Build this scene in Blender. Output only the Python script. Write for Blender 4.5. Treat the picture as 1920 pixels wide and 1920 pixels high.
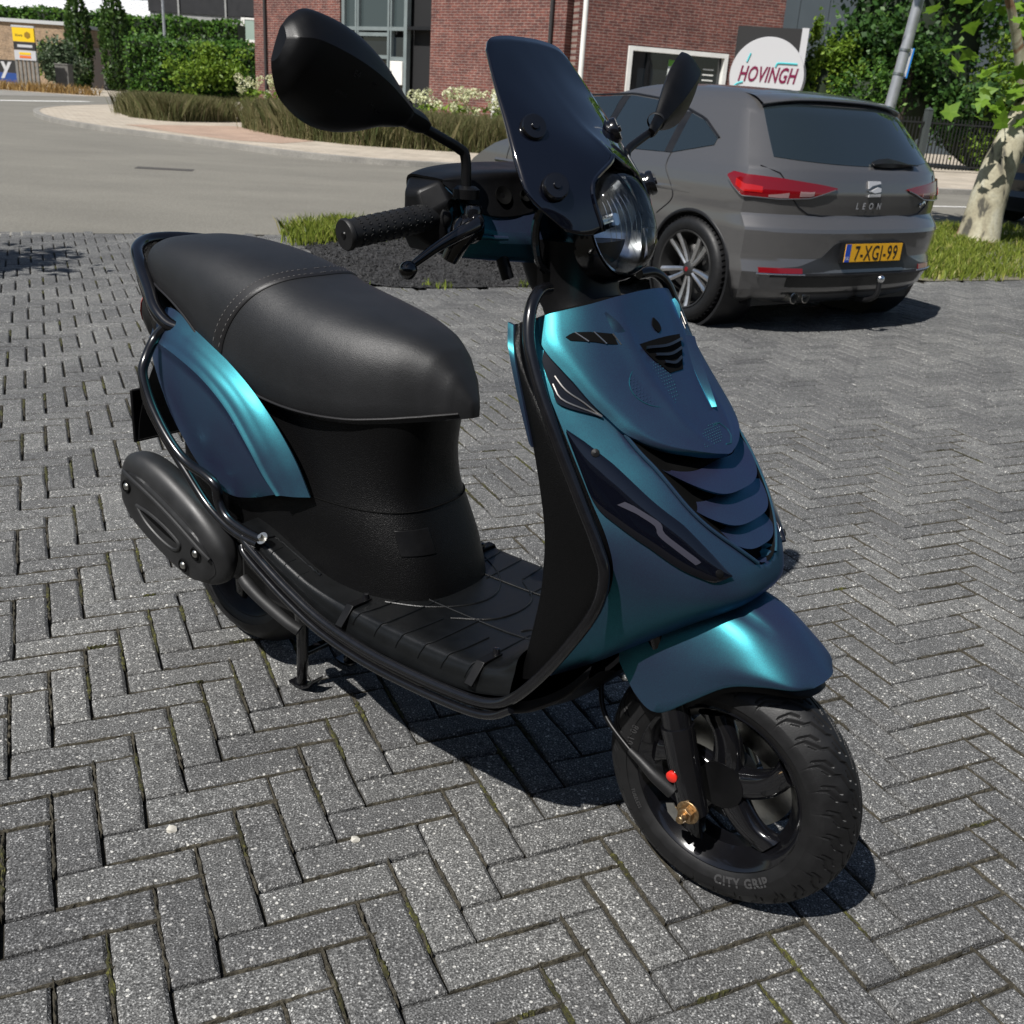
import bpy, bmesh, math, random
import numpy as np
from mathutils import Vector, Matrix

random.seed(7); RNG = np.random.default_rng(7)
for o in list(bpy.data.objects):
    bpy.data.objects.remove(o)
SC = bpy.context.scene
COL = SC.collection
rad = math.radians

# ------------------------------------------------------------------ camera
CAM_H = 1.1516; PITCH = 0.381936; ROLL = 0.066885
cd = bpy.data.cameras.new('camera'); cam = bpy.data.objects.new('camera', cd); COL.objects.link(cam)
cd.sensor_width = 36.0; cd.lens = 36.0 * 1929.5 / 1920.0
cd.clip_start = 0.05; cd.clip_end = 1500
fw = Vector((0, math.cos(PITCH), -math.sin(PITCH))); rt = Vector((1, 0, 0)); up = rt.cross(fw)
r2 = math.cos(ROLL) * rt + math.sin(ROLL) * up
u2 = -math.sin(ROLL) * rt + math.cos(ROLL) * up
cam.matrix_world = Matrix(((r2.x, u2.x, -fw.x, 0), (r2.y, u2.y, -fw.y, 0), (r2.z, u2.z, -fw.z, CAM_H), (0, 0, 0, 1)))
cd.dof.use_dof = True; cd.dof.focus_distance = 1.65; cd.dof.aperture_fstop = 14.0
SC.camera = cam

# ------------------------------------------------------------------ sky and sun
SUN_TO = Vector((-0.452, -0.600, 1.0)).normalized()
W = bpy.data.worlds.new('World'); SC.world = W; W.use_nodes = True
nt = W.node_tree; nt.nodes.clear()
sky = nt.nodes.new('ShaderNodeTexSky'); sky.sky_type = 'NISHITA'; sky.sun_disc = False
sky.sun_elevation = math.asin(SUN_TO.z); sky.sun_rotation = math.atan2(SUN_TO.x, SUN_TO.y) % (2 * math.pi)
sky.air_density = 1.0; sky.dust_density = 0.8; sky.ozone_density = 1.0
bg = nt.nodes.new('ShaderNodeBackground'); bg.inputs['Strength'].default_value = 0.05
wo = nt.nodes.new('ShaderNodeOutputWorld')
nt.links.new(sky.outputs[0], bg.inputs[0]); nt.links.new(bg.outputs[0], wo.inputs[0])
sl = bpy.data.lights.new('sun', 'SUN'); sun = bpy.data.objects.new('sun', sl); COL.objects.link(sun)
sl.energy = 5.0; sl.angle = rad(0.5); sl.color = (1.0, 0.972, 0.93)
sun.rotation_euler = SUN_TO.to_track_quat('Z', 'Y').to_euler()
sun.location = (-8, -10, 18)
vs = SC.view_settings
vs.view_transform = 'Standard'; vs.look = 'None'; vs.exposure = 0.40; vs.gamma = 1.0; vs.use_curve_mapping = False
SC.render.engine = 'CYCLES'
SC.cycles.max_bounces = 6

# ------------------------------------------------------------------ materials
MATS = {}
def nodes_of(name):
    m = bpy.data.materials.new(name); m.use_nodes = True
    t = m.node_tree; b = t.nodes['Principled BSDF']
    return m, t, b
def nd(t, kind, **kw):
    n = t.nodes.new(kind)
    for k, v in kw.items():
        if k.startswith('i_'):
            key = k[2:]
            key = int(key) if key.isdigit() else key.replace('_', ' ')
            n.inputs[key].default_value = v
        else: setattr(n, k, v)
    return n
def ramp(t, src, stops):
    n = t.nodes.new('ShaderNodeValToRGB'); e = n.color_ramp.elements
    while len(e) < len(stops): e.new(0.5)
    for el, (p, c) in zip(e, stops):
        el.position = p; el.color = (*c, 1) if len(c) == 3 else c
    t.links.new(src, n.inputs[0]); return n
def mixc(t, fac, a, b, mode='MIX'):
    n = t.nodes.new('ShaderNodeMix'); n.data_type = 'RGBA'; n.blend_type = mode
    for key, v in (('Factor', fac), ('A', a), ('B', b)):
        s = [i for i in n.inputs if i.name == key and (i.type == 'RGBA' or key == 'Factor')][0]
        if hasattr(v, 'is_output'): t.links.new(v, s)
        else: s.default_value = (*v, 1) if isinstance(v, tuple) and len(v) == 3 else v
    return [o for o in n.outputs if o.type == 'RGBA'][0]
def coords(t, kind='Object'):
    return t.nodes.new('ShaderNodeTexCoord').outputs[kind]
def wpos(t):
    return t.nodes.new('ShaderNodeNewGeometry').outputs['Position']
def noise(t, vec, scale, detail=3, rough=0.5, dist=0.0):
    n = nd(t, 'ShaderNodeTexNoise', i_Scale=scale, i_Detail=detail, i_Roughness=rough, i_Distortion=dist)
    t.links.new(vec, n.inputs['Vector']); return n.outputs['Fac']
def bump(t, b, h, strength=0.3, dist=0.01):
    n = nd(t, 'ShaderNodeBump', i_Strength=strength, i_Distance=dist)
    t.links.new(h, n.inputs['Height']); t.links.new(n.outputs[0], b.inputs['Normal']); return n
def mat(name, col, rough=0.5, metal=0.0, spec=0.5, coat=0.0, coat_rough=0.05, vary=0.0, vscale=8.0, bmp=0.0, bscale=200.0, bdist=0.002, emit=None):
    """plain material with slight procedural variation of colour, gloss and relief"""
    if name in MATS: return MATS[name]
    m, t, b = nodes_of(name)
    b.inputs['Base Color'].default_value = (*col, 1); b.inputs['Roughness'].default_value = rough
    b.inputs['Metallic'].default_value = metal; b.inputs['Specular IOR Level'].default_value = spec
    b.inputs['Coat Weight'].default_value = coat; b.inputs['Coat Roughness'].default_value = coat_rough
    if vary or bmp: v = coords(t)
    if vary:
        n = noise(t, v, vscale, 4, 0.6)
        r = ramp(t, n, [(0.3, tuple(c * (1 - vary) for c in col)), (0.7, tuple(min(1, c * (1 + vary)) for c in col))])
        t.links.new(r.outputs[0], b.inputs['Base Color'])
        rr = ramp(t, n, [(0.3, (max(0.02, rough * (1 - vary * .6)),) * 3), (0.7, (min(1, rough * (1 + vary * .6)),) * 3)])
        t.links.new(rr.outputs[0], b.inputs['Roughness'])
    if bmp: bump(t, b, noise(t, v, bscale, 2), bmp, bdist)
    MATS[name] = m; return m

# ------------------------------------------------------------------ mesh helpers
def link(o, parent=None):
    COL.objects.link(o)
    if parent is not None: o.parent = parent
    return o
def tag(o, label=None, cat=None, group=None, kind=None):
    if label: o['label'] = label
    if cat: o['category'] = cat
    if group: o['group'] = group
    if kind: o['kind'] = kind
    return o
def empty(name, loc=(0, 0, 0), rz=0.0, label=None, cat=None, group=None, scale=1.0):
    o = bpy.data.objects.new(name, None); o.empty_display_size = 0.1; COL.objects.link(o)
    o.location = loc; o.rotation_euler = (0, 0, rz); o.scale = (scale,) * 3
    return tag(o, label, cat, group)
class MB:
    """collects vertices and faces; build() makes one mesh object of them"""
    def __init__(s): s.v = []; s.f = []; s.mi = []; s.n = 0
    def add(s, V, F, mi=0):
        V = np.asarray(V, float).reshape(-1, 3); s.v.append(V)
        s.f += [tuple(i + s.n for i in f) for f in F]; s.mi += [mi] * len(F); s.n += len(V); return s
    def box(s, lo, hi, M=None, mi=0):
        (a, b, c), (d, e, f) = lo, hi
        V = np.array([(a, b, c), (d, b, c), (d, e, c), (a, e, c), (a, b, f), (d, b, f), (d, e, f), (a, e, f)], float)
        if M is not None: V = np.array([tuple(M @ Vector(p)) for p in V])
        return s.add(V, [(0, 3, 2, 1), (4, 5, 6, 7), (0, 1, 5, 4), (1, 2, 6, 5), (2, 3, 7, 6), (3, 0, 4, 7)], mi)
    def loft(s, rings, closed=True, caps=True, mi=0):
        rings = [np.asarray(r, float) for r in rings]; k = len(rings[0]); F = []
        V = np.concatenate(rings)
        for i in range(len(rings) - 1):
            for j in range(k if closed else k - 1):
                a, b = i * k + j, i * k + (j + 1) % k
                F.append((a, b, b + k, a + k))
        if caps and closed:
            F.append(tuple(range(k - 1, -1, -1))); o = (len(rings) - 1) * k; F.append(tuple(o + i for i in range(k)))
        return s.add(V, F, mi)
    def grid(s, G, mi=0, flip=False):
        G = np.asarray(G, float); r, c = G.shape[:2]; F = []
        for i in range(r - 1):
            for j in range(c - 1):
                q = (i * c + j, i * c + j + 1, (i + 1) * c + j + 1, (i + 1) * c + j)
                F.append(q[::-1] if flip else q)
        return s.add(G.reshape(-1, 3), F, mi)
    def slab(s, G, H, mi=0):
        """solid between grid G (top) and grid H (bottom)"""
        G = np.asarray(G, float); H = np.asarray(H, float); r, c = G.shape[:2]; n = r * c; F = []
        for i in range(r - 1):
            for j in range(c - 1):
                q = (i * c + j, i * c + j + 1, (i + 1) * c + j + 1, (i + 1) * c + j)
                F.append(q); F.append(tuple(n + x for x in q[::-1]))
        loop = [j for j in range(c)] + [i * c + c - 1 for i in range(1, r)] + [(r - 1) * c + j for j in range(c - 2, -1, -1)] + [i * c for i in range(r - 2, 0, -1)]
        for a, b in zip(loop, loop[1:] + loop[:1]): F.append((b, a, n + a, n + b))
        return s.add(np.concatenate([G.reshape(-1, 3), H.reshape(-1, 3)]), F, mi)
    def tube(s, path, r, k=10, caps=True, mi=0, smooth=0):
        P = [Vector(p) for p in (spline(path, smooth) if smooth else path)]
        R = r if hasattr(r, '__len__') else [r] * len(P)
        if len(R) != len(P): R = np.interp(np.linspace(0, 1, len(P)), np.linspace(0, 1, len(R)), R)
        R = [float(q) for q in R]; rings = []; ref = None
        for i, p in enumerate(P):
            d = (P[min(i + 1, len(P) - 1)] - P[max(i - 1, 0)]).normalized()
            if ref is None: ref = d.orthogonal().normalized()
            ref = (ref - d * ref.dot(d)); ref = ref.normalized() if ref.length > 1e-6 else d.orthogonal().normalized()
            b = d.cross(ref)
            rings.append([tuple(p + R[i] * (math.cos(a) * ref + math.sin(a) * b)) for a in np.linspace(0, 2 * math.pi, k, endpoint=False)])
        return s.loft(rings, True, caps, mi)
    def lathe(s, prof, M, k=48, closed=False, mi=0, a0=0.0, a1=2 * math.pi):
        """profile (radius, axial) turned about local Z of matrix M"""
        full = abs(a1 - a0 - 2 * math.pi) < 1e-6
        A = np.linspace(a0, a1, k, endpoint=not full); rings = []
        for a in A:
            rings.append([tuple(M @ Vector((r * math.cos(a), r * math.sin(a), z))) for r, z in prof])
        if full: rings.append(rings[0])
        rings = [np.array(r) for r in rings]; kk = len(prof); F = []; V = np.concatenate(rings[:-1] if full else rings); n = len(rings) - 1
        for i in range(n):
            for j in range(kk if closed else kk - 1):
                a, b = i * kk + j, i * kk + (j + 1) % kk
                o = ((i + 1) % n) * kk if full else (i + 1) * kk
                F.append((a, o + j, o + (j + 1) % kk, b))
        return s.add(V, F, mi)
    def prism(s, poly, z0, z1, M=None, mi=0):
        n = len(poly)
        V = [(x, y, z0) for x, y in poly] + [(x, y, z1) for x, y in poly]
        if M is not None: V = [tuple(M @ Vector(p)) for p in V]
        F = [tuple(range(n - 1, -1, -1)), tuple(range(n, 2 * n))] + [(i, (i + 1) % n, n + (i + 1) % n, n + i) for i in range(n)]
        return s.add(V, F, mi)
    def mesh(s, name, mats, smooth=True, angle=40, recalc=True):
        me = bpy.data.meshes.new(name)
        V = np.concatenate(s.v) if s.v else np.zeros((0, 3))
        me.from_pydata(V.tolist(), [], s.f)
        for m in (mats if isinstance(mats, (list, tuple)) else [mats]): me.materials.append(m)
        if max(s.mi, default=0): me.polygons.foreach_set('material_index', s.mi)
        if recalc:
            bm = bmesh.new(); bm.from_mesh(me); bmesh.ops.recalc_face_normals(bm, faces=bm.faces); bm.to_mesh(me); bm.free()
        if smooth:
            me.polygons.foreach_set('use_smooth', [True] * len(me.polygons))
            me.set_sharp_from_angle(angle=rad(angle))
        me.update(); return me
    def build(s, name, mats, parent=None, smooth=True, angle=40, recalc=True, bevel=0.0, **tags):
        o = bpy.data.objects.new(name, s.mesh(name, mats, smooth, angle, recalc))
        if bevel:
            b = o.modifiers.new('bevel', 'BEVEL'); b.width = bevel; b.segments = 2; b.limit_method = 'ANGLE'; b.angle_limit = rad(35)
        link(o, parent); tag(o, **tags); return o
def crom(P, t):
    n = len(P); i = int(min(max(math.floor(t), 0), n - 2)); s = t - i
    p1, p2 = P[i], P[i + 1]; p0 = P[i - 1] if i > 0 else 2 * p1 - p2; p3 = P[i + 2] if i + 2 < n else 2 * p2 - p1
    return .5 * ((2 * p1) + (-p0 + p2) * s + (2 * p0 - 5 * p1 + 4 * p2 - p3) * s * s + (-p0 + 3 * p1 - 3 * p2 + p3) * s ** 3)
def spline(P, n):
    P = np.asarray(P, float)
    return np.array([crom(P, t) for t in np.linspace(0, len(P) - 1, (len(P) - 1) * n + 1)])
def patch(net, nu, nv):
    """smooth grid through a control net [row][col]"""
    net = np.asarray(net, float)
    rows = np.array([[crom(net[i], t) for t in np.linspace(0, net.shape[1] - 1, nv)] for i in range(net.shape[0])])
    return np.array([[crom(rows[:, j], t) for j in range(nv)] for t in np.linspace(0, net.shape[0] - 1, nu)])
def grid_normals(G):
    du = np.gradient(G, axis=0); dv = np.gradient(G, axis=1); n = np.cross(du, dv)
    return n / np.maximum(np.linalg.norm(n, axis=-1, keepdims=True), 1e-9)
def shell(net, nu, nv, th, flip=False):
    G = patch(net, nu, nv); N = grid_normals(G) * (-1 if flip else 1)
    return G, G - N * th
def mirror_y(o, name=None):
    """left-hand copy of a right-hand part"""
    me = o.data.copy(); co = np.empty(len(me.vertices) * 3); me.vertices.foreach_get('co', co); co = co.reshape(-1, 3); co[:, 1] *= -1
    me.vertices.foreach_set('co', co.ravel()); me.flip_normals(); me.update()
    c = o.copy(); c.data = me; COL.objects.link(c); return c
def copy_tree(o, parent=None):
    c = o.copy(); COL.objects.link(c); c.parent = parent
    for ch in [x for x in bpy.data.objects if x.parent is o]: copy_tree(ch, c)
    return c
def frame(loc, zdir, xhint=(0, 0, 1)):
    z = Vector(zdir).normalized(); x = Vector(xhint); x = (x - z * x.dot(z)); x = x.normalized() if x.length > 1e-6 else z.orthogonal().normalized(); y = z.cross(x)
    return Matrix(((x.x, y.x, z.x, loc[0]), (x.y, y.y, z.y, loc[1]), (x.z, y.z, z.z, loc[2]), (0, 0, 0, 1)))
FONT_CACHE = {}
def text_mesh(txt, size=1.0, depth=0.0, shear=0.0, spacing=1.0, bold=0.0):
    """verts (x right, y up, z out) and faces of a word, centred on x"""
    key = (txt, size, depth, shear, spacing, bold)
    if key in FONT_CACHE: return FONT_CACHE[key]
    c = bpy.data.curves.new('txt', 'FONT'); c.body = txt; c.size = size; c.extrude = depth; c.shear = shear; c.space_character = spacing; c.offset = bold
    c.align_x = 'CENTER'; c.resolution_u = 3
    o = bpy.data.objects.new('txt', c); COL.objects.link(o)
    dg = bpy.context.evaluated_depsgraph_get(); dg.update()
    me = bpy.data.meshes.new_from_object(o.evaluated_get(dg))
    V = np.array([v.co[:] for v in me.vertices]); F = [tuple(p.vertices) for p in me.polygons]
    bpy.data.objects.remove(o); bpy.data.meshes.remove(me)
    FONT_CACHE[key] = (V, F); return V, F
# ------------------------------------------------------------------ ground materials
def paver_mat(name, per_object):
    m, t, b = nodes_of(name); p = wpos(t)
    big = noise(t, p, 1.3, 3, 0.6); fine = noise(t, p, 340, 2, 0.6); mid = noise(t, p, 45, 3, 0.65)
    base = ramp(t, fine, [(0.30, (0.024, 0.024, 0.0245)), (0.47, (0.090, 0.090, 0.089)), (0.60, (0.178, 0.178, 0.176)), (0.72, (0.46, 0.46, 0.455))]).outputs[0]
    vor = nd(t, 'ShaderNodeTexVoronoi', i_Scale=185.0); t.links.new(p, vor.inputs['Vector'])
    grain = ramp(t, vor.outputs['Distance'], [(0.18, (1, 1, 1)), (0.32, (0, 0, 0))]).outputs[0]
    pick = ramp(t, nd_sep(t, vor.outputs['Color'], 0), [(0.60, (0, 0, 0)), (0.68, (1, 1, 1))]).outputs[0]
    spec = mixc(t, 1.0, grain, pick, 'MULTIPLY')
    c = mixc(t, spec, base, (0.50, 0.50, 0.49))
    v2 = nd(t, 'ShaderNodeTexVoronoi', i_Scale=92.0); t.links.new(p, v2.inputs['Vector'])
    g2 = ramp(t, v2.outputs['Distance'], [(0.16, (1, 1, 1)), (0.26, (0, 0, 0))]).outputs[0]
    p2 = ramp(t, nd_sep(t, v2.outputs['Color'], 1), [(0.70, (0, 0, 0)), (0.74, (1, 1, 1))]).outputs[0]
    c = mixc(t, mixc(t, 1.0, g2, p2, 'MULTIPLY'), c, (0.58, 0.57, 0.54))
    if per_object: rnd = t.nodes.new('ShaderNodeObjectInfo').outputs['Random']
    else:
        a = t.nodes.new('ShaderNodeAttribute'); a.attribute_name = 'tone'; rnd = a.outputs['Fac']
    tone = ramp(t, rnd, [(0.0, (0.80, 0.80, 0.81)), (0.5, (0.95, 0.95, 0.95)), (1.0, (1.13, 1.13, 1.12))]).outputs[0]
    c = mixc(t, 1.0, c, tone, 'MULTIPLY')
    blot = ramp(t, big, [(0.28, (0.68, 0.68, 0.69)), (0.5, (0.97, 0.97, 0.96)), (0.72, (1.18, 1.17, 1.14))]).outputs[0]
    c = mixc(t, 1.0, c, blot, 'MULTIPLY')
    m2 = ramp(t, mid, [(0.35, (0.78, 0.78, 0.78)), (0.65, (1.1, 1.1, 1.1))]).outputs[0]
    c = mixc(t, 1.0, c, m2, 'MULTIPLY')
    t.links.new(c, b.inputs['Base Color']); b.inputs['Roughness'].default_value = 0.82; b.inputs['Specular IOR Level'].default_value = 0.35
    add = t.nodes.new('ShaderNodeMath'); add.operation = 'ADD'; t.links.new(fine, add.inputs[0]); t.links.new(mid, add.inputs[1])
    bump(t, b, add.outputs[0], 0.75, 0.004)
    return m
def nd_sep(t, col, i):
    s = t.nodes.new('ShaderNodeSeparateColor'); t.links.new(col, s.inputs[0]); return s.outputs[i]
def ground_mat(name, c0, c1, c2, s1=3.0, s2=60.0, rough=0.9, b_s=0.5, b_d=0.004, speck=None):
    m, t, b = nodes_of(name); p = wpos(t)
    ms = nd(t, 'ShaderNodeMapping'); ms.inputs['Rotation'].default_value = (0, 0, -0.44); ms.inputs['Scale'].default_value = (.55, 1.0, 1); t.links.new(p, ms.inputs[0])
    n1 = noise(t, ms.outputs[0] if name == 'road_asphalt' else p, s1, 5, 0.62); n2 = noise(t, p, s2, 3, 0.7)
    a = ramp(t, n2, [(0.3, c0), (0.52, c1), (0.72, c2)]).outputs[0]
    k = ramp(t, n1, [(0.3, (0.86, 0.86, 0.86)), (0.7, (1.10, 1.10, 1.09))] if name == 'road_asphalt' else [(0.3, (0.78, 0.78, 0.78)), (0.7, (1.18, 1.17, 1.15))]).outputs[0]
    c = mixc(t, 1.0, a, k, 'MULTIPLY')
    if speck:
        v = nd(t, 'ShaderNodeTexVoronoi', i_Scale=speck[0]); t.links.new(p, v.inputs['Vector'])
        g = ramp(t, v.outputs['Distance'], [(0.08, (1, 1, 1)), (0.16, (0, 0, 0))]).outputs[0]
        c = mixc(t, g, c, speck[1])
    t.links.new(c, b.inputs['Base Color']); b.inputs['Roughness'].default_value = rough; b.inputs['Specular IOR Level'].default_value = 0.25
    bump(t, b, n2, b_s, b_d); return m
M_SOIL = ground_mat('sand_and_soil', (0.010, 0.009, 0.007), (0.022, 0.020, 0.015), (0.045, 0.040, 0.029), 6, 160)
M_ASPH = ground_mat('road_asphalt', (0.125, 0.118, 0.100), (0.175, 0.166, 0.143), (0.24, 0.228, 0.20), 0.8, 60, 0.85)
M_TILE = ground_mat('pale_paving', (0.30, 0.26, 0.21), (0.38, 0.335, 0.275), (0.45, 0.40, 0.335), 1.5, 30)
M_TILER = ground_mat('reddish_paving', (0.27, 0.20, 0.155), (0.36, 0.265, 0.205), (0.43, 0.33, 0.26), 1.5, 30)
M_KERB = ground_mat('kerb_concrete', (0.17, 0.165, 0.15), (0.23, 0.22, 0.2), (0.3, 0.29, 0.27), 2, 60)
M_GRAV = ground_mat('black_gravel', (0.010, 0.010, 0.0105), (0.030, 0.030, 0.031), (0.075, 0.075, 0.077), 2.5, 55, 0.8, 1.0, 0.02, (40.0, (0.10, 0.10, 0.10)))
M_VERGE = ground_mat('verge_earth', (0.09, 0.085, 0.06), (0.15, 0.14, 0.10), (0.22, 0.20, 0.15), 1.2, 25, 0.95, 1.0, 0.02)
M_FAR = ground_mat('far_ground', (0.14, 0.13, 0.11), (0.18, 0.17, 0.145), (0.22, 0.21, 0.18), 0.2, 20)
M_WHITE = mat('white_road_paint', (0.72, 0.71, 0.68), 0.7, vary=0.12, vscale=20)
M_DRAIN = mat('dark_patch_asphalt', (0.06, 0.055, 0.05), 0.9, vary=0.3, vscale=30)

YAW = 0.441316; CY, SY = math.cos(YAW), math.sin(YAW)
LX, LY = -0.211976, -1.200629                       # camera foot in the paving's own axes
def lat(x, y): return ((x - LX) * CY - (y - LY) * SY, (x - LX) * SY + (y - LY) * CY)
def sheet(name, poly, z, m, label=None, cat=None, kind='structure', parent=None):
    mb = MB(); mb.add([(x, y, z) for x, y in poly], [tuple(range(len(poly)))])
    o = mb.build(name, m, parent, smooth=False)
    if o.data.polygons[0].normal.z < 0: o.data.flip_normals()
    return tag(o, label, cat, None, kind)
def along(x, y, d, n=0.0):   # step d along the street line (25.3 deg), n across it
    return (x + d * CY - n * SY, y + d * SY + n * CY)

sheet('ground', [(-400, -300), (400, -300), (400, 900), (-400, 900)], -0.08, M_FAR, 'bare earth ground below paving and road, reaching the horizon', 'ground')
# paving bed: the sand the bricks lie in
N0 = (-0.70, 6.55)                                   # a point on the near edge of the planting strip
PAVE_POLY = [along(*N0, -14, 1.35), along(*N0, -1.60, 2.35), along(*N0, 1.3, 3.0), along(*N0, 4.1, 3.0), along(*N0, 4.1, 0.0), along(*N0, 30, 0), along(*N0, 30, -14), along(*N0, -14, -14)]
pav = sheet('paving', [along(*N0, -20, 2.5), along(*N0, 30, 2.5), along(*N0, 30, -14), along(*N0, -20, -14)], -0.013, M_SOIL, 'grey concrete brick paving laid in herringbone, sandy joints', 'paving')

def kerb_y(d):   # far edge of the paving along the street (distance across it)
    return 2.45
M_BRICK_O = paver_mat('concrete_paver', True); M_BRICK_A = paver_mat('concrete_paver_far', False)
BL, BW = 0.21, 0.072415; JT = 0.0050
def brick_geo(l, w, ch=0.0045, depth=0.05, jt=0.0088):
    x0, x1, y0, y1 = jt / 2, l - jt / 2, jt / 2, w - jt / 2
    V = [(x0, y0, -depth), (x1, y0, -depth), (x1, y1, -depth), (x0, y1, -depth), (x0, y0, -ch), (x1, y0, -ch), (x1, y1, -ch), (x0, y1, -ch),
         (x0 + ch, y0 + ch, 0), (x1 - ch, y0 + ch, 0), (x1 - ch, y1 - ch, 0), (x0 + ch, y1 - ch, 0)]
    F = [(0, 1, 5, 4), (1, 2, 6, 5), (2, 3, 7, 6), (3, 0, 4, 7), (4, 5, 9, 8), (5, 6, 10, 9), (6, 7, 11, 10), (7, 4, 8, 11), (8, 9, 10, 11)]
    return np.array(V), F
def in_poly(p, poly):
    x, y = p; c = False; j = len(poly) - 1
    for i in range(len(poly)):
        xi, yi = poly[i]; xj, yj = poly[j]
        if (yi > y) != (yj > y) and x < (xj - xi) * (y - yi) / (yj - yi) + xi: c = not c
        j = i
    return c
BED = [(-2.02, 8.95), (-1.80, 8.22), (-1.30, 6.95), (-1.10, 6.62), (-0.85, 6.50), (-0.60, 6.56), along(*N0, 1.55, 0.0), along(*N0, 1.75, 0.3), along(*N0, 1.75, 2.3), along(*N0, 1.5, 2.55), along(*N0, -0.2, 2.62)]
VERGE = [along(*N0, 4.05, 0.35), along(*N0, 4.3, 0.0), along(*N0, 28, 0.0), along(*N0, 28, 3.55), along(*N0, 4.4, 3.55), along(*N0, 4.05, 3.2)]
def cam_px(x, y, z=0.0):
    d = Vector((x, y, z - CAM_H)); k = d.dot(fw)
    if k < 0.2: return None
    return (0.5 + 1.00495 * d.dot(r2) / k, 0.5 - 1.00495 * d.dot(u2) / k, k)
bricks = []
for m_ in range(-90, 190):
    for q in range(-45, 30):
        ox, oy = m_ * BW + q * (BL + BW), m_ * BW + q * (BW - BL)
        for horiz in (True, False):
            bx0, by0 = (ox, oy) if horiz else (ox - BW, oy)
            cx, cy = (bx0 + BL / 2, by0 + BW / 2) if horiz else (bx0 + BW / 2, by0 + BL / 2)
            wx, wy = lat(cx, cy)
            if wy < 0.35: continue
            P = cam_px(wx, wy)
            if P is None or not (-0.12 < P[0] < 1.12 and -0.02 < P[1] < 1.15): continue
            sx, sy = wx - N0[0], wy - N0[1]
            dn = -sx * SY + sy * CY; da = sx * CY + sy * SY
            if dn > 2.42 or (dn > -0.02 and da > 4.15) or (da < -2.6 and dn > 2.25 + 0.0 * da): continue
            if in_poly((wx, wy), BED): continue
            bricks.append((P[2], bx0, by0, horiz, wx, wy, P))
bricks.sort(key=lambda b: b[0])
# the scooter's footprint hides some near bricks, so only those in clear view are taken as single bricks
proto = {}
def worn_brick(l, w, rg):
    """brick with slightly chipped, uneven edges"""
    x0, x1, y0, y1 = JT / 2, l - JT / 2, JT / 2, w - JT / 2; nx, ny = (3, 2) if l > w else (2, 3)
    P = [(x0 + (x1 - x0) * i / nx, y0) for i in range(nx)] + [(x1, y0 + (y1 - y0) * i / ny) for i in range(ny)] + [(x1 - (x1 - x0) * i / nx, y1) for i in range(nx)] + [(x0, y1 - (y1 - y0) * i / ny) for i in range(ny)]
    P = np.array(P); c = np.array((l / 2, w / 2)); n = len(P); rings = []
    jit = np.array([(rg.gauss(0, .0009), rg.gauss(0, .0009)) for _ in range(n)])
    for inset, z, k in ((0, -.02, .6), (.0012, -.0045, 1.1), (.0070, 0.0, 1.6)):
        Q = P - np.sign(P - c) * inset * (np.abs(P - c) > np.array((l, w)) * .30) + jit * k
        rings.append(np.c_[Q - c, np.full(n, z) + (np.array([rg.gauss(0, .0005) for _ in range(n)]) if z == 0 else 0)])
    F = [(r * n + i, r * n + (i + 1) % n, (r + 1) * n + (i + 1) % n, (r + 1) * n + i) for r in (0, 1) for i in range(n)] + [tuple(2 * n + i for i in range(n))]
    return np.concatenate(rings), F
RW = random.Random(9)
for h in (True, False):
    proto[h] = []
    for _ in range(8):
        V, F = worn_brick(BL, BW, RW) if h else worn_brick(BW, BL, RW); mb = MB(); mb.add(V, F)
        proto[h].append(mb.mesh('brick', M_BRICK_O, smooth=True, angle=30, recalc=True))
single = 0; far = MB(); tones = []
RB = random.Random(3)
for i, (k, bx0, by0, h, wx, wy, P) in enumerate(bricks):
    dz = RB.uniform(-0.0018, 0.0012); tx, ty = RB.gauss(0, 0.006), RB.gauss(0, 0.006); rz = RB.gauss(0, 0.006)
    vis = -0.02 < P[0] < 1.02 and P[1] < 1.03 and not (0.62 < P[0] < 0.78 and 0.66 < P[1] < 0.86)
    if vis and single < 300:
        o = bpy.data.objects.new('brick', RB.choice(proto[h])); o.location = (wx, wy, dz + 0.0); o.rotation_euler = (tx, ty, YAW + rz)
        COL.objects.link(o); o.parent = pav; single += 1
    else:
        V, F = brick_geo(BL, BW) if h else brick_geo(BW, BL)
        V = V - np.array([(BL if h else BW) / 2, (BW if h else BL) / 2, 0])
        ca, sa = math.cos(YAW + rz), math.sin(YAW + rz)
        X = V[:, 0] * ca - V[:, 1] * sa + wx; Y = V[:, 0] * sa + V[:, 1] * ca + wy
        Z = V[:, 2] + dz + V[:, 1] * tx - V[:, 0] * ty
        far.add(np.stack([X, Y, Z], 1), F); tones += [RB.random()] * len(F)
fo = far.build('bricks', M_BRICK_A, pav, smooth=False, recalc=False, kind='stuff')
at_ = fo.data.attributes.new('tone', 'FLOAT', 'FACE'); at_.data.foreach_set('value', tones)

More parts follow.
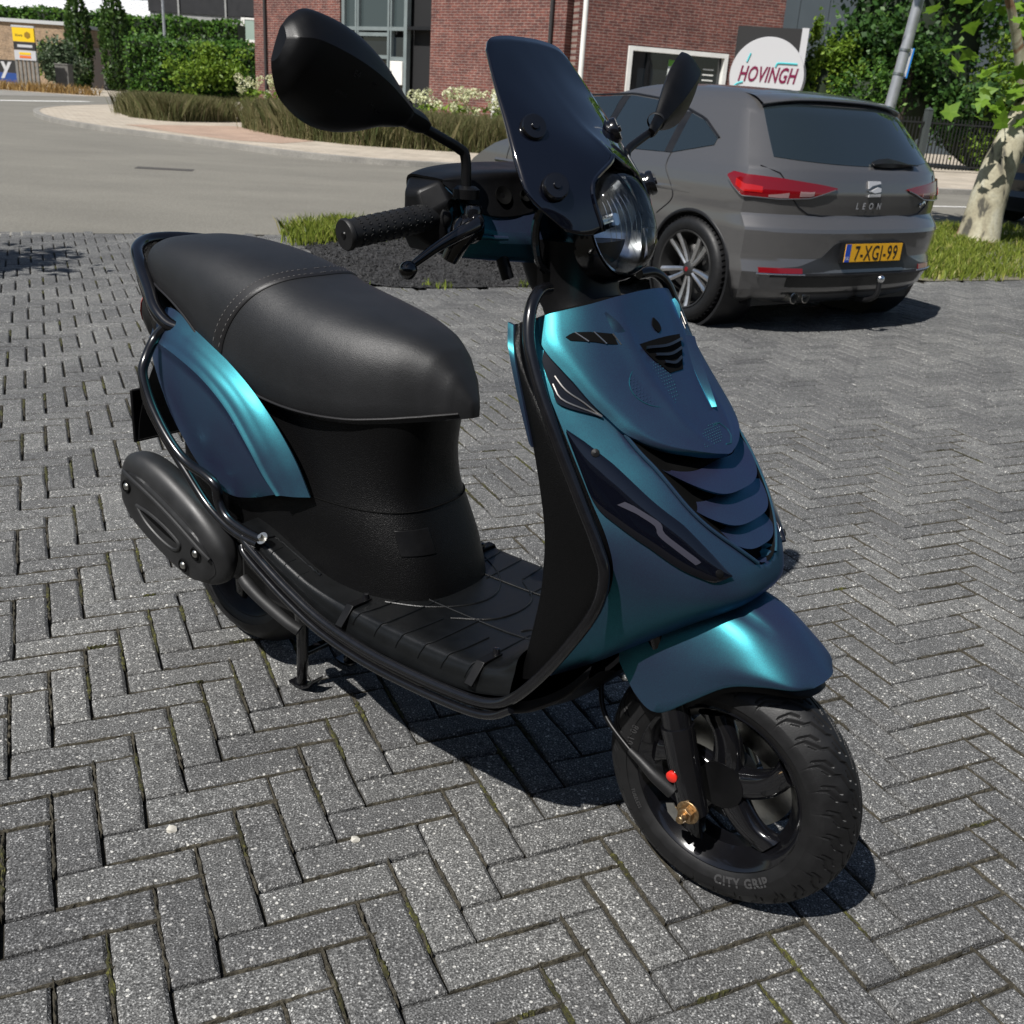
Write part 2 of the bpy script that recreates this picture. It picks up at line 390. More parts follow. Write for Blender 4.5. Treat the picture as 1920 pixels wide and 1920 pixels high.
# moss and sand in the joints
def moss_mat():
    m, t, b = nodes_of('moss'); p = wpos(t); n = noise(t, p, 120, 3, 0.7); n2 = noise(t, p, 3.0, 2)
    c = ramp(t, n, [(0.3, (0.014, 0.014, 0.005)), (0.55, (0.045, 0.045, 0.012)), (0.75, (0.17, 0.17, 0.03))]).outputs[0]
    d = ramp(t, n2, [(0.35, (0.45, 0.40, 0.42)), (0.62, (1.1, 1.1, 1.0))]).outputs[0]
    t.links.new(mixc(t, 1.0, c, d, 'MULTIPLY'), b.inputs['Base Color']); b.inputs['Roughness'].default_value = 1.0
    bump(t, b, n, 1.0, 0.004); return m
M_MOSS = moss_mat()
mo = MB(); RM = random.Random(11)
def moss_strip(p0, p1, wd, z):
    n = 14; G = []
    dx, dy = p1[0] - p0[0], p1[1] - p0[1]; L = math.hypot(dx, dy); nx, ny = -dy / L, dx / L
    for i in range(n):
        s = i / (n - 1); w = wd * (0.35 + RM.random() * 0.9) * min(1, 5 * s + .2, 5 * (1 - s) + .2); off = RM.gauss(0, wd * .22)
        row = []
        for c, hgt in ((-1, -0.004), (-.45, 0.7), (.1, 1.0), (.5, .6), (1, -0.004)):
            row.append((p0[0] + dx * s + nx * (c * w + off), p0[1] + dy * s + ny * (c * w + off), z + (hgt * 0.0035 * (0.5 + RM.random()) if hgt > 0 else hgt)))
        G.append(row)
    mo.grid(G)
for (k, bx0, by0, h, wx, wy, P) in bricks:
    if k > 4.2: continue
    for s0 in (0, .5):
        if RM.random() < .12: continue
        if h: a, b_ = lat(bx0 + BL * s0, by0), lat(bx0 + BL * (s0 + .55), by0)
        else: a, b_ = lat(bx0, by0 + BL * s0), lat(bx0, by0 + BL * (s0 + .55))
        moss_strip(a, b_, .0044, -.0048 - .002 * RM.random())
M_SAND = ground_mat('joint_sand', (0.020, 0.018, 0.013), (0.048, 0.043, 0.032), (0.10, 0.09, 0.066), 9, 240)
tag(mo.build('joint_sand', M_SAND, None, smooth=False, recalc=False), 'dark sandy grit filling the joints of the near bricks', 'sand', None, 'stuff')
mo = MB()
for (k, bx0, by0, h, wx, wy, P) in bricks:
    if h or not (-.05 < P[0] < 1.0) or k > 7: continue
    mossy = 0.75 if (wx < 0.15 and wx > -1.6) else (0.22 if wx < 0.6 else 0.03)
    if wx < -1.6: mossy = 0.4
    if RM.random() > mossy: continue
    s0 = RM.uniform(0, .5); s1 = RM.uniform(s0 + .3, 1.15)
    a = lat(bx0, by0 + BL * s0); b_ = lat(bx0, by0 + BL * min(1.0, s1))
    moss_strip(a, b_, 0.0055 if k < 2.6 else 0.0065, -0.0045)
for (k, bx0, by0, h, wx, wy, P) in bricks:   # short mossy dashes in the cross joints
    if not h or k > 4 or RM.random() > 0.10: continue
    s0 = RM.uniform(0, .7); a = lat(bx0 + BL * s0, by0); b_ = lat(bx0 + BL * min(1, s0 + RM.uniform(.1, .35)), by0); moss_strip(a, b_, 0.0035, -0.002)
tag(mo.build('joint_moss', M_MOSS, None, smooth=False, recalc=False), 'olive green moss growing in the joints between the paving bricks', 'moss', None, 'stuff')

# loose pebbles and a fallen leaf or two on the paving
M_PEB = mat('pebble_stone', (0.45, 0.43, 0.38), 0.7, vary=0.3, vscale=60)
def pebble(x, y, r, seed, label):
    rg = random.Random(seed); mb = MB(); bm = bmesh.new(); bmesh.ops.create_icosphere(bm, subdivisions=2, radius=r)
    V = []; 
    for v in bm.verts:
        k = 1 + rg.uniform(-.22, .22); V.append((v.co.x * k * 1.2 + x, v.co.y * k + y, max(-r * .45, v.co.z * k * .7) + r * .45))
    F = [tuple(vv.index for vv in f.verts) for f in bm.faces]; bm.free(); mb.add(V, F)
    tag(mb.build('pebble', M_PEB, None, smooth=True), label, 'pebble', 'loose stones on the paving')
# ------------------------------------------------------------------ scooter materials
def flip_paint():
    m, t, b = nodes_of('teal_violet_flip_paint')
    v = coords(t); n = noise(t, v, 900, 2, 0.5)
    c = ramp(t, n, [(0.35, (0.007, 0.175, 0.205)), (0.65, (0.012, 0.255, 0.29))]).outputs[0]
    t.links.new(c, b.inputs['Base Color'])
    b.inputs['Metallic'].default_value = 1.0; b.inputs['Roughness'].default_value = 0.38
    b.inputs['Specular Tint'].default_value = (0.35, 0.30, 0.95, 1)
    rr = ramp(t, noise(t, v, 7, 4, .65), [(.3, (.37,) * 3), (.7, (.46,) * 3)]).outputs[0]; t.links.new(rr, b.inputs['Roughness'])
    bump(t, b, n, 0.10, 0.0006)
    d = nd(t, 'ShaderNodeBsdfPrincipled'); d.inputs['Base Color'].default_value = (0.028, 0.016, 0.052, 1)
    d.inputs['Roughness'].default_value = 0.42; d.inputs['Specular IOR Level'].default_value = 0.45
    mx = nd(t, 'ShaderNodeMixShader', i_0=0.55)
    t.links.new(d.outputs[0], mx.inputs[1]); t.links.new(b.outputs[0], mx.inputs[2])
    t.links.new(mx.outputs[0], t.nodes['Material Output'].inputs['Surface'])
    MATS['paint'] = m; return m
M_PAINT = flip_paint()
M_GLOSS = mat('gloss_black_plastic', (0.004, 0.004, 0.005), 0.16, coat=0.6, vary=0.15, vscale=30)
M_TUBE = mat('black_powder_coat', (0.005, 0.005, 0.006), 0.22, coat=0.4, vary=0.2, vscale=40)
M_SATIN = mat('satin_black_plastic', (0.003, 0.003, 0.0034), 0.42, spec=0.25, vary=0.2, vscale=25, bmp=0.12, bscale=900, bdist=0.0006)
M_TEXT = mat('grained_black_plastic', (0.0022, 0.0022, 0.0024), 0.40, spec=0.22, bmp=0.55, bscale=620, bdist=0.0016)
M_MAT = mat('floor_black_plastic', (0.0032, 0.0036, 0.004), 0.36, spec=0.4, vary=0.2, vscale=30, bmp=0.3, bscale=700, bdist=0.001)
M_RUB = mat('rubber', (0.0065, 0.0065, 0.007), 0.52, spec=0.4, vary=0.2, vscale=40, bmp=0.2, bscale=500, bdist=0.001)
M_MUFF = mat('grey_black_heat_paint', (0.013, 0.0132, 0.0138), 0.50, vary=0.22, vscale=18, bmp=0.15, bscale=500, bdist=0.0008)
M_STEEL = mat('zinc_steel', (0.55, 0.54, 0.50), 0.32, metal=1.0, vary=0.15, vscale=60)
M_GOLD = mat('yellow_zinc_nut', (0.42, 0.29, 0.16), 0.42, metal=1.0, vary=0.35, vscale=180)
M_CHROME = mat('chrome', (0.80, 0.81, 0.82), 0.16, metal=1.0)
M_RED = mat('red_reflector', (0.55, 0.02, 0.012), 0.25, coat=0.5)
M_STITCH = mat('grey_thread', (0.16, 0.155, 0.15), 0.8)
M_SLAT = mat('bare_metal_edge', (0.55, 0.52, 0.48), 0.3, metal=1.0)
M_LEDBAR = mat('pale_lens', (0.035, 0.035, 0.048), 0.3)
M_SMOKE = mat('smoked_screen', (0.002, 0.0024, 0.005), 0.05, spec=0.6, coat=0.8, coat_rough=0.04)
M_DARK = mat('dark_recess', (0.0015, 0.0015, 0.0015), 0.8, spec=0.1)
def seat_mat():
    m, t, b = nodes_of('seat_vinyl'); v = coords(t)
    wv = nd(t, 'ShaderNodeTexVoronoi', i_Scale=900.0); t.links.new(v, wv.inputs['Vector'])
    n = noise(t, v, 9, 4, 0.6)
    c = ramp(t, n, [(0.3, (0.007, 0.0074, 0.0084)), (0.7, (0.012, 0.0124, 0.0138))]).outputs[0]
    t.links.new(c, b.inputs['Base Color']); b.inputs['Roughness'].default_value = 0.48; b.inputs['Specular IOR Level'].default_value = 0.5
    mx = t.nodes.new('ShaderNodeMath'); mx.operation = 'MULTIPLY_ADD'; mx.inputs[1].default_value = 2.2; t.links.new(noise(t, v, 26, 3, .55, .4), mx.inputs[0]); t.links.new(wv.outputs['Distance'], mx.inputs[2])
    bump(t, b, mx.outputs[0], 0.3, 0.0010); return m
M_SEAT = seat_mat()
M_STRAP = mat('seat_strap_vinyl', (0.008, 0.0075, 0.0082), 0.5, bmp=0.15, bscale=400, bdist=0.001)
def glass_mat(name, rough=0.02, col=(1, 1, 1), mixt=0.55):
    """clear cover: gloss over transparency"""
    m, t, b = nodes_of(name); t.nodes.remove(b)
    g = nd(t, 'ShaderNodeBsdfTransparent'); g.inputs['Color'].default_value = (.93, .95, .96, 1)
    s = nd(t, 'ShaderNodeBsdfGlossy', i_Roughness=0.03); fr = nd(t, 'ShaderNodeFresnel', i_IOR=1.5)
    mx = nd(t, 'ShaderNodeMixShader'); t.links.new(fr.outputs[0], mx.inputs[0])
    t.links.new(g.outputs[0], mx.inputs[1]); t.links.new(s.outputs[0], mx.inputs[2])
    t.links.new(mx.outputs[0], t.nodes['Material Output'].inputs['Surface']); return m
M_LENS = glass_mat('clear_lens')

# ------------------------------------------------------------------ scooter: x forward, y left, z up, origin below the rear axle
PSI = rad(-37.0); HX, HY = math.cos(PSI), math.sin(PSI)
FRONT = (0.36, 1.327); WB = 1.21
SCO = empty('scooter', (FRONT[0] - WB * HX, FRONT[1] - WB * HY, 0), PSI, 'teal and violet motor scooter on its centre stand with smoked windscreen', 'scooter')

# ---- wheels
GROOVES = [((0, 3), (34, 11), (40, 18), (66, 27), (70, 35), (92, 46), (96, 54)), ((40, 33), (52, 38), (60, 50)), ((10, 13), (26, 17)), ((52, 14), (60, 17)), ((30, 40), (40, 45))]
def tread(n, S, R):
    """groove depth 0..1 on an (n, len(S)) tyre grid; S is the cross position in mm"""
    per = 2 * math.pi * R * 1000 / 30; arc = (np.arange(n) / n * 2 * math.pi * R * 1000)[:, None] + 0 * S[None, :]
    sg = np.sign(S)[None, :]; off = np.where(sg > 0, per / 2, 0); a = np.abs(S)[None, :] + 0 * arc; D = np.full(arc.shape, 99.0)
    for gi, g in enumerate(GROOVES):
        hw = (1.7, 1.5, .7, .7, .7)[gi]
        for (x0, y0), (x1, y1) in zip(g, g[1:]):
            for k in (-1, 0, 1, 2, 3):
                px = (arc + off) % per + k * per; dx, dy = x1 - x0, y1 - y0; L2 = dx * dx + dy * dy
                t = np.clip(((px - x0) * dx + (a - y0) * dy) / L2, 0, 1); D = np.minimum(D, np.hypot(px - x0 - t * dx, a - y0 - t * dy) - hw)
    return np.clip(0.5 - D / 1.2, 0, 1)
def make_wheel(name, x, y, R, wd, front):
    w = empty(name); w.parent = SCO; w.location = (x, y, R)
    ri = 0.139
    prof = []                                   # tyre outer profile: bead, sidewall, shoulder, tread
    SS = np.linspace(-1, 1, 121 if front else 41)
    for s in SS:                                # tread
        yy = s * wd * 0.47; rr = R - 0.034 * abs(s) ** 2.3; prof.append((rr, yy, s))
    side = [(R - 0.043, 0.485), (R - 0.052, 0.497), (ri + 0.016, 0.487), (ri + 0.010, 0.470), (ri + 0.002, 0.445), (ri - 0.004, 0.40)]
    right = [(r, -k * wd, None) for r, k in side][::-1]; left = [(r, k * wd, None) for r, k in side]
    prof = right + prof + left
    n = 1700 if front else 200
    rr = np.array([p[0] for p in prof])[None, :] + np.zeros((n, 1)); k0 = len(right)
    if front: rr[:, k0:k0 + len(SS)] -= 0.0036 * tread(n, SS * wd * 470 * 1.12, R)
    th = (np.arange(n) * 2 * math.pi / n)[:, None]
    V = np.stack([rr * np.cos(th), np.array([p[1] for p in prof])[None, :] + 0 * rr, rr * np.sin(th)], -1).reshape(-1, 3)
    k = len(prof); F = [(i * k + j, i * k + j + 1, ((i + 1) % n) * k + j + 1, ((i + 1) % n) * k + j) for i in range(n) for j in range(k - 1)]
    mb = MB(); mb.add(V, F); ty = mb.build('tyre', M_RUB, w, angle=28, recalc=False)
    ty.data.flip_normals()
    M = Matrix.Rotation(rad(90), 4, 'X')
    mb = MB()
    hw = wd * 0.40
    mb.lathe([(ri + .003, -hw), (ri - 0.004, -hw - .003), (ri - 0.010, -hw + .002), (ri - 0.016, -hw + 0.012), (ri - 0.030, -hw * .35), (ri - 0.030, hw * .35), (ri - 0.016, hw - 0.012), (ri - 0.010, hw - .002), (ri - 0.004, hw + .003), (ri + .003, hw)], M, 96)
    rim = mb.build('rim', M_GLOSS if front else M_SATIN, w)
    for q in range(5):                           # five swept spokes
        a0 = 2 * math.pi * q / 5 + 0.32; G = []
        for s in np.linspace(0, 1, 9):
            r = 0.030 + (ri - 0.055) * s; a = a0 + 0.30 * s * s; hwid = 0.017 + 0.005 * math.cos(s * 3) + 0.010 * s * s; th_ = 0.017 - 0.004 * s; yo = -0.012 - 0.004 * s
            cx, cz = r * math.cos(a), r * math.sin(a); tx, tz = -math.sin(a), math.cos(a)
            ring = []
            for (u_, v_) in ((-1, -.55), (-.6, -1), (.6, -1), (1, -.55), (1, .6), (-1, .6)):
                ring.append((cx + tx * hwid * u_, yo + th_ * v_, cz + tz * hwid * u_))
            G.append(ring)
        mb = MB(); mb.loft(G); mb.build('spoke', M_GLOSS, w, angle=50)
    mb = MB(); mb.lathe([(0.0, -0.034), (0.030, -0.034), (0.037, -0.026), (0.038, 0.03), (0.0, 0.03)], M, 40); mb.build('hub', M_SATIN, w)
    if front:
        mb = MB(); mb.lathe([(0.045, -0.030), (0.098, -0.030), (0.098, -0.034), (0.045, -0.034)], M, 60, closed=True); mb.build('brake_disc', M_STEEL, w)
        # raised lettering on the right sidewall
        def arc_text(txt, size, rr, a_mid, nm, spacing=1.15, bold=0.0):
            Vt, Ft = text_mesh(txt, size, 0.0005, 0.0, spacing, bold)
            out = []
            for (px, py, pz) in Vt:
                a = a_mid + px / rr; r = rr - py      # letters' feet point outwards, read from the right side
                sw = (r - ri) / (R - .046 - ri)
                yy = -wd * np.interp(r, [ri + .002, ri + .010, ri + .016, R - .052, R - .043], [.445, .470, .487, .497, .485]) - 0.0004 - (pz + 0.0005) * 0.9
                out.append((r * math.cos(a), yy, r * math.sin(a)))
            m2 = MB(); m2.add(out, Ft); m2.build(nm, M_LETTER, w, smooth=False)
        arc_text('CITY GRIP', 0.0190, ri + 0.0185, rad(-63), 'raised_lettering', 1.15, 0.0007)
        arc_text('80-10', 0.0150, ri + 0.0170, rad(168), 'size_lettering', 1.2, 0.0)
        arc_text('TUBELESS', 0.0075, ri + 0.0130, rad(-148), 'small_lettering', 1.1, 0.0)
    return w
M_LETTER = mat('raised_rubber', (0.035, 0.035, 0.036), 0.5)
WR = 0.205
make_wheel('front_wheel', 1.21, 0, WR, 0.104, True)
make_wheel('rear_wheel', 0.06, 0.02, WR, 0.11, False)

# ---- fork, axle nut, cable, reflector
def lathe_y(mb, prof, x, y, z, k=24, toward=-1):
    mb.lathe(prof, frame((x, y, z), (0, toward, 0)), k)
mb = MB(); mb.tube([(1.085, -0.070, 0.47), (1.125, -0.072, 0.37), (1.150, -0.074, 0.30)], [0.021, 0.021, 0.0225], 18)
mb.tube([(1.148, -0.074, 0.305), (1.165, -0.075, 0.255), (1.196, -0.075, 0.172)], [0.0255, 0.0245, 0.022], 18)
mb.build('fork_leg', M_GLOSS, SCO)
mb = MB(); mb.tube([(1.085, 0.070, 0.47), (1.125, 0.072, 0.37), (1.150, 0.074, 0.30)], [0.021, 0.021, 0.0225], 18)
mb.tube([(1.148, 0.074, 0.305), (1.165, 0.075, 0.255), (1.205, 0.075, 0.185)], [0.0255, 0.0245, 0.022], 18)
mb.build('fork_leg', M_GLOSS, SCO)
mb = MB(); mb.tube([(1.10, -0.06, 0.50), (1.10, 0.06, 0.50)], 0.035, 16); mb.tube([(1.09, 0, 0.48), (0.93, 0, 0.86)], 0.03, 16); mb.build('steering_stem', M_SATIN, SCO)
nut = MB(); FX = frame((1.196, -0.096, 0.186), (0, -1, 0))
nut.lathe([(0.0, 0), (0.0185, 0), (0.0185, 0.003), (0.0, 0.003)], FX, 24)
nut.prism([(0.0125 * math.cos(a), 0.0125 * math.sin(a)) for a in np.linspace(0, 2 * math.pi, 6, endpoint=False)], 0.003, 0.014, FX)
nut.lathe([(0.0, 0.014), (0.0065, 0.014), (0.0065, 0.026), (0.005, 0.028), (0.0, 0.028)], FX, 16)
nut.build('axle_nut', M_GOLD, SCO, bevel=0.0006)
mb = MB(); mb.add([(1.165, -.0985, .172), (1.180, -.0995, .163), (1.184, -.0985, .178), (1.172, -.0985, .192), (1.160, -.0985, .186)], [(0, 1, 2, 3, 4)]); 
o = mb.build('axle_tab', M_STEEL, SCO, smooth=False); so = o.modifiers.new('s', 'SOLIDIFY'); so.thickness = 0.002
mb = MB(); lathe_y(mb, [(0, 0), (0.009, 0), (0.009, .004), (.006, .0065), (0, .007)], 1.163, -0.097, 0.234, 24); mb.build('reflector', M_RED, SCO)
mb = MB(); mb.tube([(1.00, -0.055, 0.36), (1.005, -0.065, 0.315), (1.03, -0.085, 0.275), (1.085, -0.098, 0.246), (1.11, -0.10, 0.236)], 0.0042, 10, smooth=6)
cab = mb.build('speedometer_cable', M_SATIN, SCO)
mb = MB(); mb.tube([(1.088, -0.0985, 0.2445), (1.11, -0.100, 0.236), (1.135, -0.099, 0.222), (1.165, -0.092, 0.205)], [0.006, 0.0075, 0.0105, 0.0125], 14, smooth=3); mb.build('rubber_boot', M_RUB, cab)

# ---- front fender
FEN = [  # station: crown, upper shoulder, shoulder, side, lower edge (right half)
    [(1.030, 0, .470), (1.028, -.035, .468), (1.030, -.066, .452), (1.040, -.086, .415), (1.047, -.090, .378)],
    [(1.075, 0, .492), (1.075, -.035, .489), (1.076, -.068, .470), (1.078, -.091, .415), (1.084, -.094, .338)],
    [(1.130, 0, .508), (1.130, -.036, .504), (1.130, -.070, .484), (1.128, -.094, .420), (1.122, -.096, .326)],
    [(1.180, 0, .514), (1.180, -.037, .509), (1.180, -.071, .488), (1.178, -.094, .430), (1.172, -.096, .368)],
    [(1.225, 0, .506), (1.225, -.036, .500), (1.225, -.068, .480), (1.224, -.089, .440), (1.222, -.090, .410)],
    [(1.268, 0, .485), (1.268, -.033, .479), (1.268, -.061, .462), (1.270, -.079, .440), (1.270, -.080, .426)],
    [(1.303, 0, .456), (1.303, -.026, .452), (1.303, -.049, .444), (1.305, -.062, .434), (1.306, -.063, .428)],
    [(1.330, 0, .430), (1.329, -.014, .429), (1.326, -.026, .428), (1.323, -.034, .426), (1.321, -.036, .425)]]
net = [[(x, y, z) for x, y, z in r[::-1]] + [(x, -y, z) for x, y, z in r[1:]] for r in FEN]
G = patch(net, 40, 41); H = G.copy(); ow = G - np.array((1.18, 0, .30)); ow[..., 1] *= .6; H -= ow / np.linalg.norm(ow, axis=-1, keepdims=True) * .003
def crease(G, i0, i1, j, depth, w=1.0):
    for i in range(i0, i1):
        f = math.sin(math.pi * (i - i0) / (i1 - i0)) ** .6
        for dj in range(-2, 3): G[i, j + dj] += np.array((0, 0, depth * f * max(0, 1 - abs(dj) / 1.3)))
G2 = G.copy(); crease(G2, 8, 27, 14, -0.0028); crease(G2, 8, 27, 26, -0.0028); crease(G2, 8, 27, 16, 0.0025); crease(G2, 8, 27, 24, 0.0025)
mb = MB(); mb.slab(G2, H); mb.build('front_fender', M_PAINT, SCO, angle=60)
mb = MB(); inner = [[(x - .005, y * .80, z - .02) for x, y, z in r] for r in net]; mb.grid(patch(inner, 24, 25)); mb.build('fender_liner', M_SATIN, SCO)

# ---- front apron
APR = [(.955, .905, .890, .155, .872), (.984, .853, .925, .180, .815), (1.025, .797, .962, .188, .768), (1.085, .738, .998, .19, .715), (1.135, .690, 1.03, .19, .665),
       (1.182, .622, 1.062, .187, .612), (1.217, .560, 1.073, .18, .562), (1.214, .520, 1.058, .174, .505), (1.14, .468, 1.006, .166, .41), (1.07, .42, .972, .160, .352)]
FYc = [0, .35, .65, .85, 1.]; GXc = [0, .05, .28, .62, 1.]; HZc = [0, .10, .40, .70, 1.]
NETA = []
for xc, zc, xe, ye, ze in APR:
    half = [(xc + (xe - xc) * g, -ye * f, zc + (ze - zc) * h) for f, g, h in zip(FYc, GXc, HZc)]
    NETA.append(half[:0:-1] + [(x, -y, z) for x, y, z in half])
NETA = np.array(NETA); COLA = np.array([-f for f in FYc[:0:-1]] + FYc)
def AS(a, v):
    c = np.interp(a, COLA, np.arange(9.)); return crom(np.array([crom(NETA[i], c) for i in range(10)]), v)
def AN(a, v, e=2e-3):
    a = min(max(a, -1 + e), 1 - e); v = min(max(v, e), 9 - e)
    n = np.cross(AS(a, v + e) - AS(a, v - e), AS(a + e, v) - AS(a - e, v)); n /= np.linalg.norm(n)
    return n if n[0] + 0.3 * n[2] > 0 else -n
def AP(a, v, d): return AS(a, v) + AN(a, v) * d
def drape(mb, A, B, nu, nv, top, bot, mi=0):
    """solid patch between curves A and B given in (a, v); top/bot are heights above the apron, numbers or f(s, t)"""
    A = spline(A, 8) if len(A) > 2 else np.array(A, float); B = spline(B, 8) if len(B) > 2 else np.array(B, float)
    def rs(C, n):
        d = np.r_[0, np.cumsum(np.linalg.norm(np.diff(C * np.array([1, .3]), axis=0), axis=1))]; t = np.linspace(0, d[-1], n)
        return np.stack([np.interp(t, d, C[:, i]) for i in (0, 1)], 1)
    A, B = rs(A, nu), rs(B, nu); G = np.zeros((nu, nv, 3)); Hh = np.zeros((nu, nv, 3))
    for i in range(nu):
        for j in range(nv):
            t = j / (nv - 1); a, v = A[i] * (1 - t) + B[i] * t; s = i / (nu - 1)
            p, n = AS(a, v), AN(a, v)
            G[i, j] = p + n * (top(s, t) if callable(top) else top); Hh[i, j] = p + n * (bot(s, t) if callable(bot) else bot)
    return mb.slab(G, Hh, mi)
av = np.linspace(-1, 1, 61); vv = np.linspace(0, 9, 80)
G = np.array([[AS(a, v) for a in av] for v in vv]); N = np.array([[AN(a, v) for a in av] for v in vv])
VWELL = [(2.45, .60), (2.7, .705), (3.4, .645), (4.4, .545), (5.05, .38), (5.68, .135), (5.82, .0), (9, -1)]
def in_well(a, v):
    w = np.interp(v, [p[0] for p in VWELL], [p[1] for p in VWELL]) if v > 2.45 else -1
    return min(1.0, max(0.0, (w - abs(a)) / .05))
WELL = .016
for i, v in enumerate(vv):
    for j, a in enumerate(av): G[i, j] -= N[i, j] * WELL * in_well(a, v)
mb = MB(); mb.slab(G, G - N * 0.004); APRON = mb.build('front_apron', M_PAINT, SCO, angle=60)
# hood panel standing proud of the apron
HA = [(-.965, 0.0), (-.97, .5), (-.888, 1.15), (-.812, 1.95), (-.75, 2.4), (-.70, 2.75), (-.60, 3.05), (-.44, 3.35), (-.22, 3.63), (-.03, 3.78)]
HB = [(-a, v) for a, v in HA]
def hood_top(s, t):
    e = min(t, 1 - t); ridge = 0.006 * math.exp(-((abs(t - .5) - .21) / .045) ** 2) * min(1, s * 5) * max(0, 1 - s * 1.1)
    return 0.013 + ridge - 0.006 * max(0, 1 - e / .04)
mb = MB(); drape(mb, HA, HB, 56, 61, hood_top, 0.001); HOOD = mb.build('hood', M_PAINT, SCO, angle=50)
# dark well below the hood and the louvres in it
VA = [(-.715, 2.6), (-.65, 3.4), (-.55, 4.4), (-.387, 5.05), (-.14, 5.68), (-.02, 5.8)]
mb = MB(); drape(mb, VA, [(-a, v) for a, v in VA], 60, 41, lambda s, t: -WELL * min(1, 8 * min(t, 1 - t)) + .002, -WELL - .004); mb.build('louvre_well', M_DARK, SCO)
def louvre(at_, vt, vc, rise):
    lo = [(a, vc - (vc - vt) * (abs(a) / at_) ** 3.2) for a in np.linspace(-at_, at_, 17)]
    hi = [(a, v - (0.16 + .52 * (1 - (abs(a) / at_) ** 2))) for a, v in lo]
    mb = MB(); drape(mb, hi, lo, 41, 12, lambda s, t: -.012 + (rise + .012) * t ** 1.1 * (1 - .55 * abs(2 * s - 1) ** 3), lambda s, t: -.016 + (rise + .011) * t ** 1.1 * (1 - .55 * abs(2 * s - 1) ** 3))
    mb.build('louvre', M_PAINT, SCO, angle=50)
louvre(.63, 3.42, 4.42, .007); louvre(.535, 4.40, 4.97, .006); louvre(.38, 5.05, 5.45, .004)
# raised rail along each side of the louvre well
for sg in (1, -1):
    mb = MB(); P = [AP(sg * a, v, 0.002) for a, v in spline([(-.70, 2.72), (-.655, 3.4), (-.56, 4.4), (-.40, 5.07), (-.15, 5.72)], 6)]
    mb.tube(P, 0.0028, 8); mb.build('louvre_trim', M_PAINT, SCO)
# side vents with bright lines, light units
UPV = [(-.955, .62), (-.845, 1.45), (-.775, 2.3)]; LOV = [(-.975, .85), (-.972, 1.5), (-.975, 1.85), (-.885, 2.12), (-.775, 2.33)]
LU = [(-.985, 2.42), (-.912, 2.8), (-.838, 3.35), (-.738, 4.2), (-.60, 4.92), (-.45, 5.78)]; LL = [(-.992, 2.5), (-.995, 3.3), (-.99, 4.2), (-.938, 4.65), (-.838, 5.2), (-.725, 5.65), (-.58, 5.93), (-.45, 5.83)]
mx_ = lambda C, sg: [(a * sg, v) for a, v in C]
for sg in (1, -1):
    mb = MB(); drape(mb, mx_(UPV, sg), mx_(LOV, sg), 18, 8, 0.004, -0.001); ve = mb.build('side_vent', M_GLOSS, SCO)
    for k in (0.45, 0.8):
        C = [(u[0] * (1 - k) + l[0] * k, u[1] * (1 - k) + l[1] * k) for u, l in zip(spline(UPV, 6), spline(LOV, 3))]
        mb = MB(); mb.tube([AP(sg * a, v, 0.005) for a, v in C[3:]], 0.0014, 6); mb.build('bright_line', M_SLAT, ve)
    mb = MB(); drape(mb, mx_(LU, sg), mx_(LL, sg), 40, 12, lambda s, t: 0.006 - .003 * abs(2 * t - 1) ** 4, -0.001); le = mb.build('indicator_unit', M_SMOKE, SCO)
    bar = [(-.872, 4.15), (-.80, 4.42), (-.752, 4.62), (-.755, 4.80), (-.705, 5.08), (-.635, 5.45)]
    A_ = [(a * sg, v) for a, v in bar]; B_ = [(a * sg - .033 * sg, v + .05) for a, v in bar]
    mb = MB(); drape(mb, A_, B_, 24, 3, 0.0072, 0.004); mb.build('light_bar', M_LEDBAR, le)
    for a, v in ((-.90, 3.0), (-.535, 5.72)):
        mb = MB(); mb.lathe([(0, 0), (.006, 0), (.0055, .002), (0, .003)], frame(AP(sg * a, v, .0055), AN(sg * a, v)), 16); mb.build('screw', M_SATIN, le)
    # slots in the hood with bare metal slats
    SA = [(-.83, .56), (-.74, .53), (-.46, .83), (-.335, 1.10)]; SB = [(-.80, .66), (-.71, .76), (-.475, 1.06), (-.335, 1.16)]
    mb = MB(); drape(mb, mx_(SA, sg), mx_(SB, sg), 20, 4, 0.0142, 0.010); sv = mb.build('hood_slot', M_DARK, HOOD)
    for q in range(4):
        s = .28 + q * .17; pa = crom(np.array(SA), s * 3); pb = crom(np.array(SB), min(3, (s + .09) * 3))
        mb = MB(); mb.tube([AP(sg * pa[0], pa[1], .0146), AP(sg * pb[0], pb[1], .0146)], 0.0012, 6); mb.build('slat', M_SLAT, HOOD)
    # sloping facet beside the centre grille
    if sg > 0: continue
    FA = [(.315, 1.22), (.25, 2.0), (.155, 2.78)]; FB = [(.42, 1.35), (.33, 2.05), (.165, 2.82)]
    mb = MB(); drape(mb, FA, FB, 20, 6, lambda s, t: .0138 + .011 * t * (1 - s * .5), 0.010); mb.build('hood_facet', M_PAINT, HOOD, angle=30)
for sg in (1, -1):   # small triangular facet at the inner end of each slot
    mb = MB(); drape(mb, mx_([(-.52, .28), (-.43, .68), (-.345, 1.08)], sg), mx_([(-.525, .28), (-.47, .80), (-.365, 1.12)], sg), 16, 5, lambda s, t: .0140 + .007 * (1 - t) * math.sin(math.pi * min(1, s + .15)), 0.010); mb.build('slot_facet', M_PAINT, HOOD, angle=25)
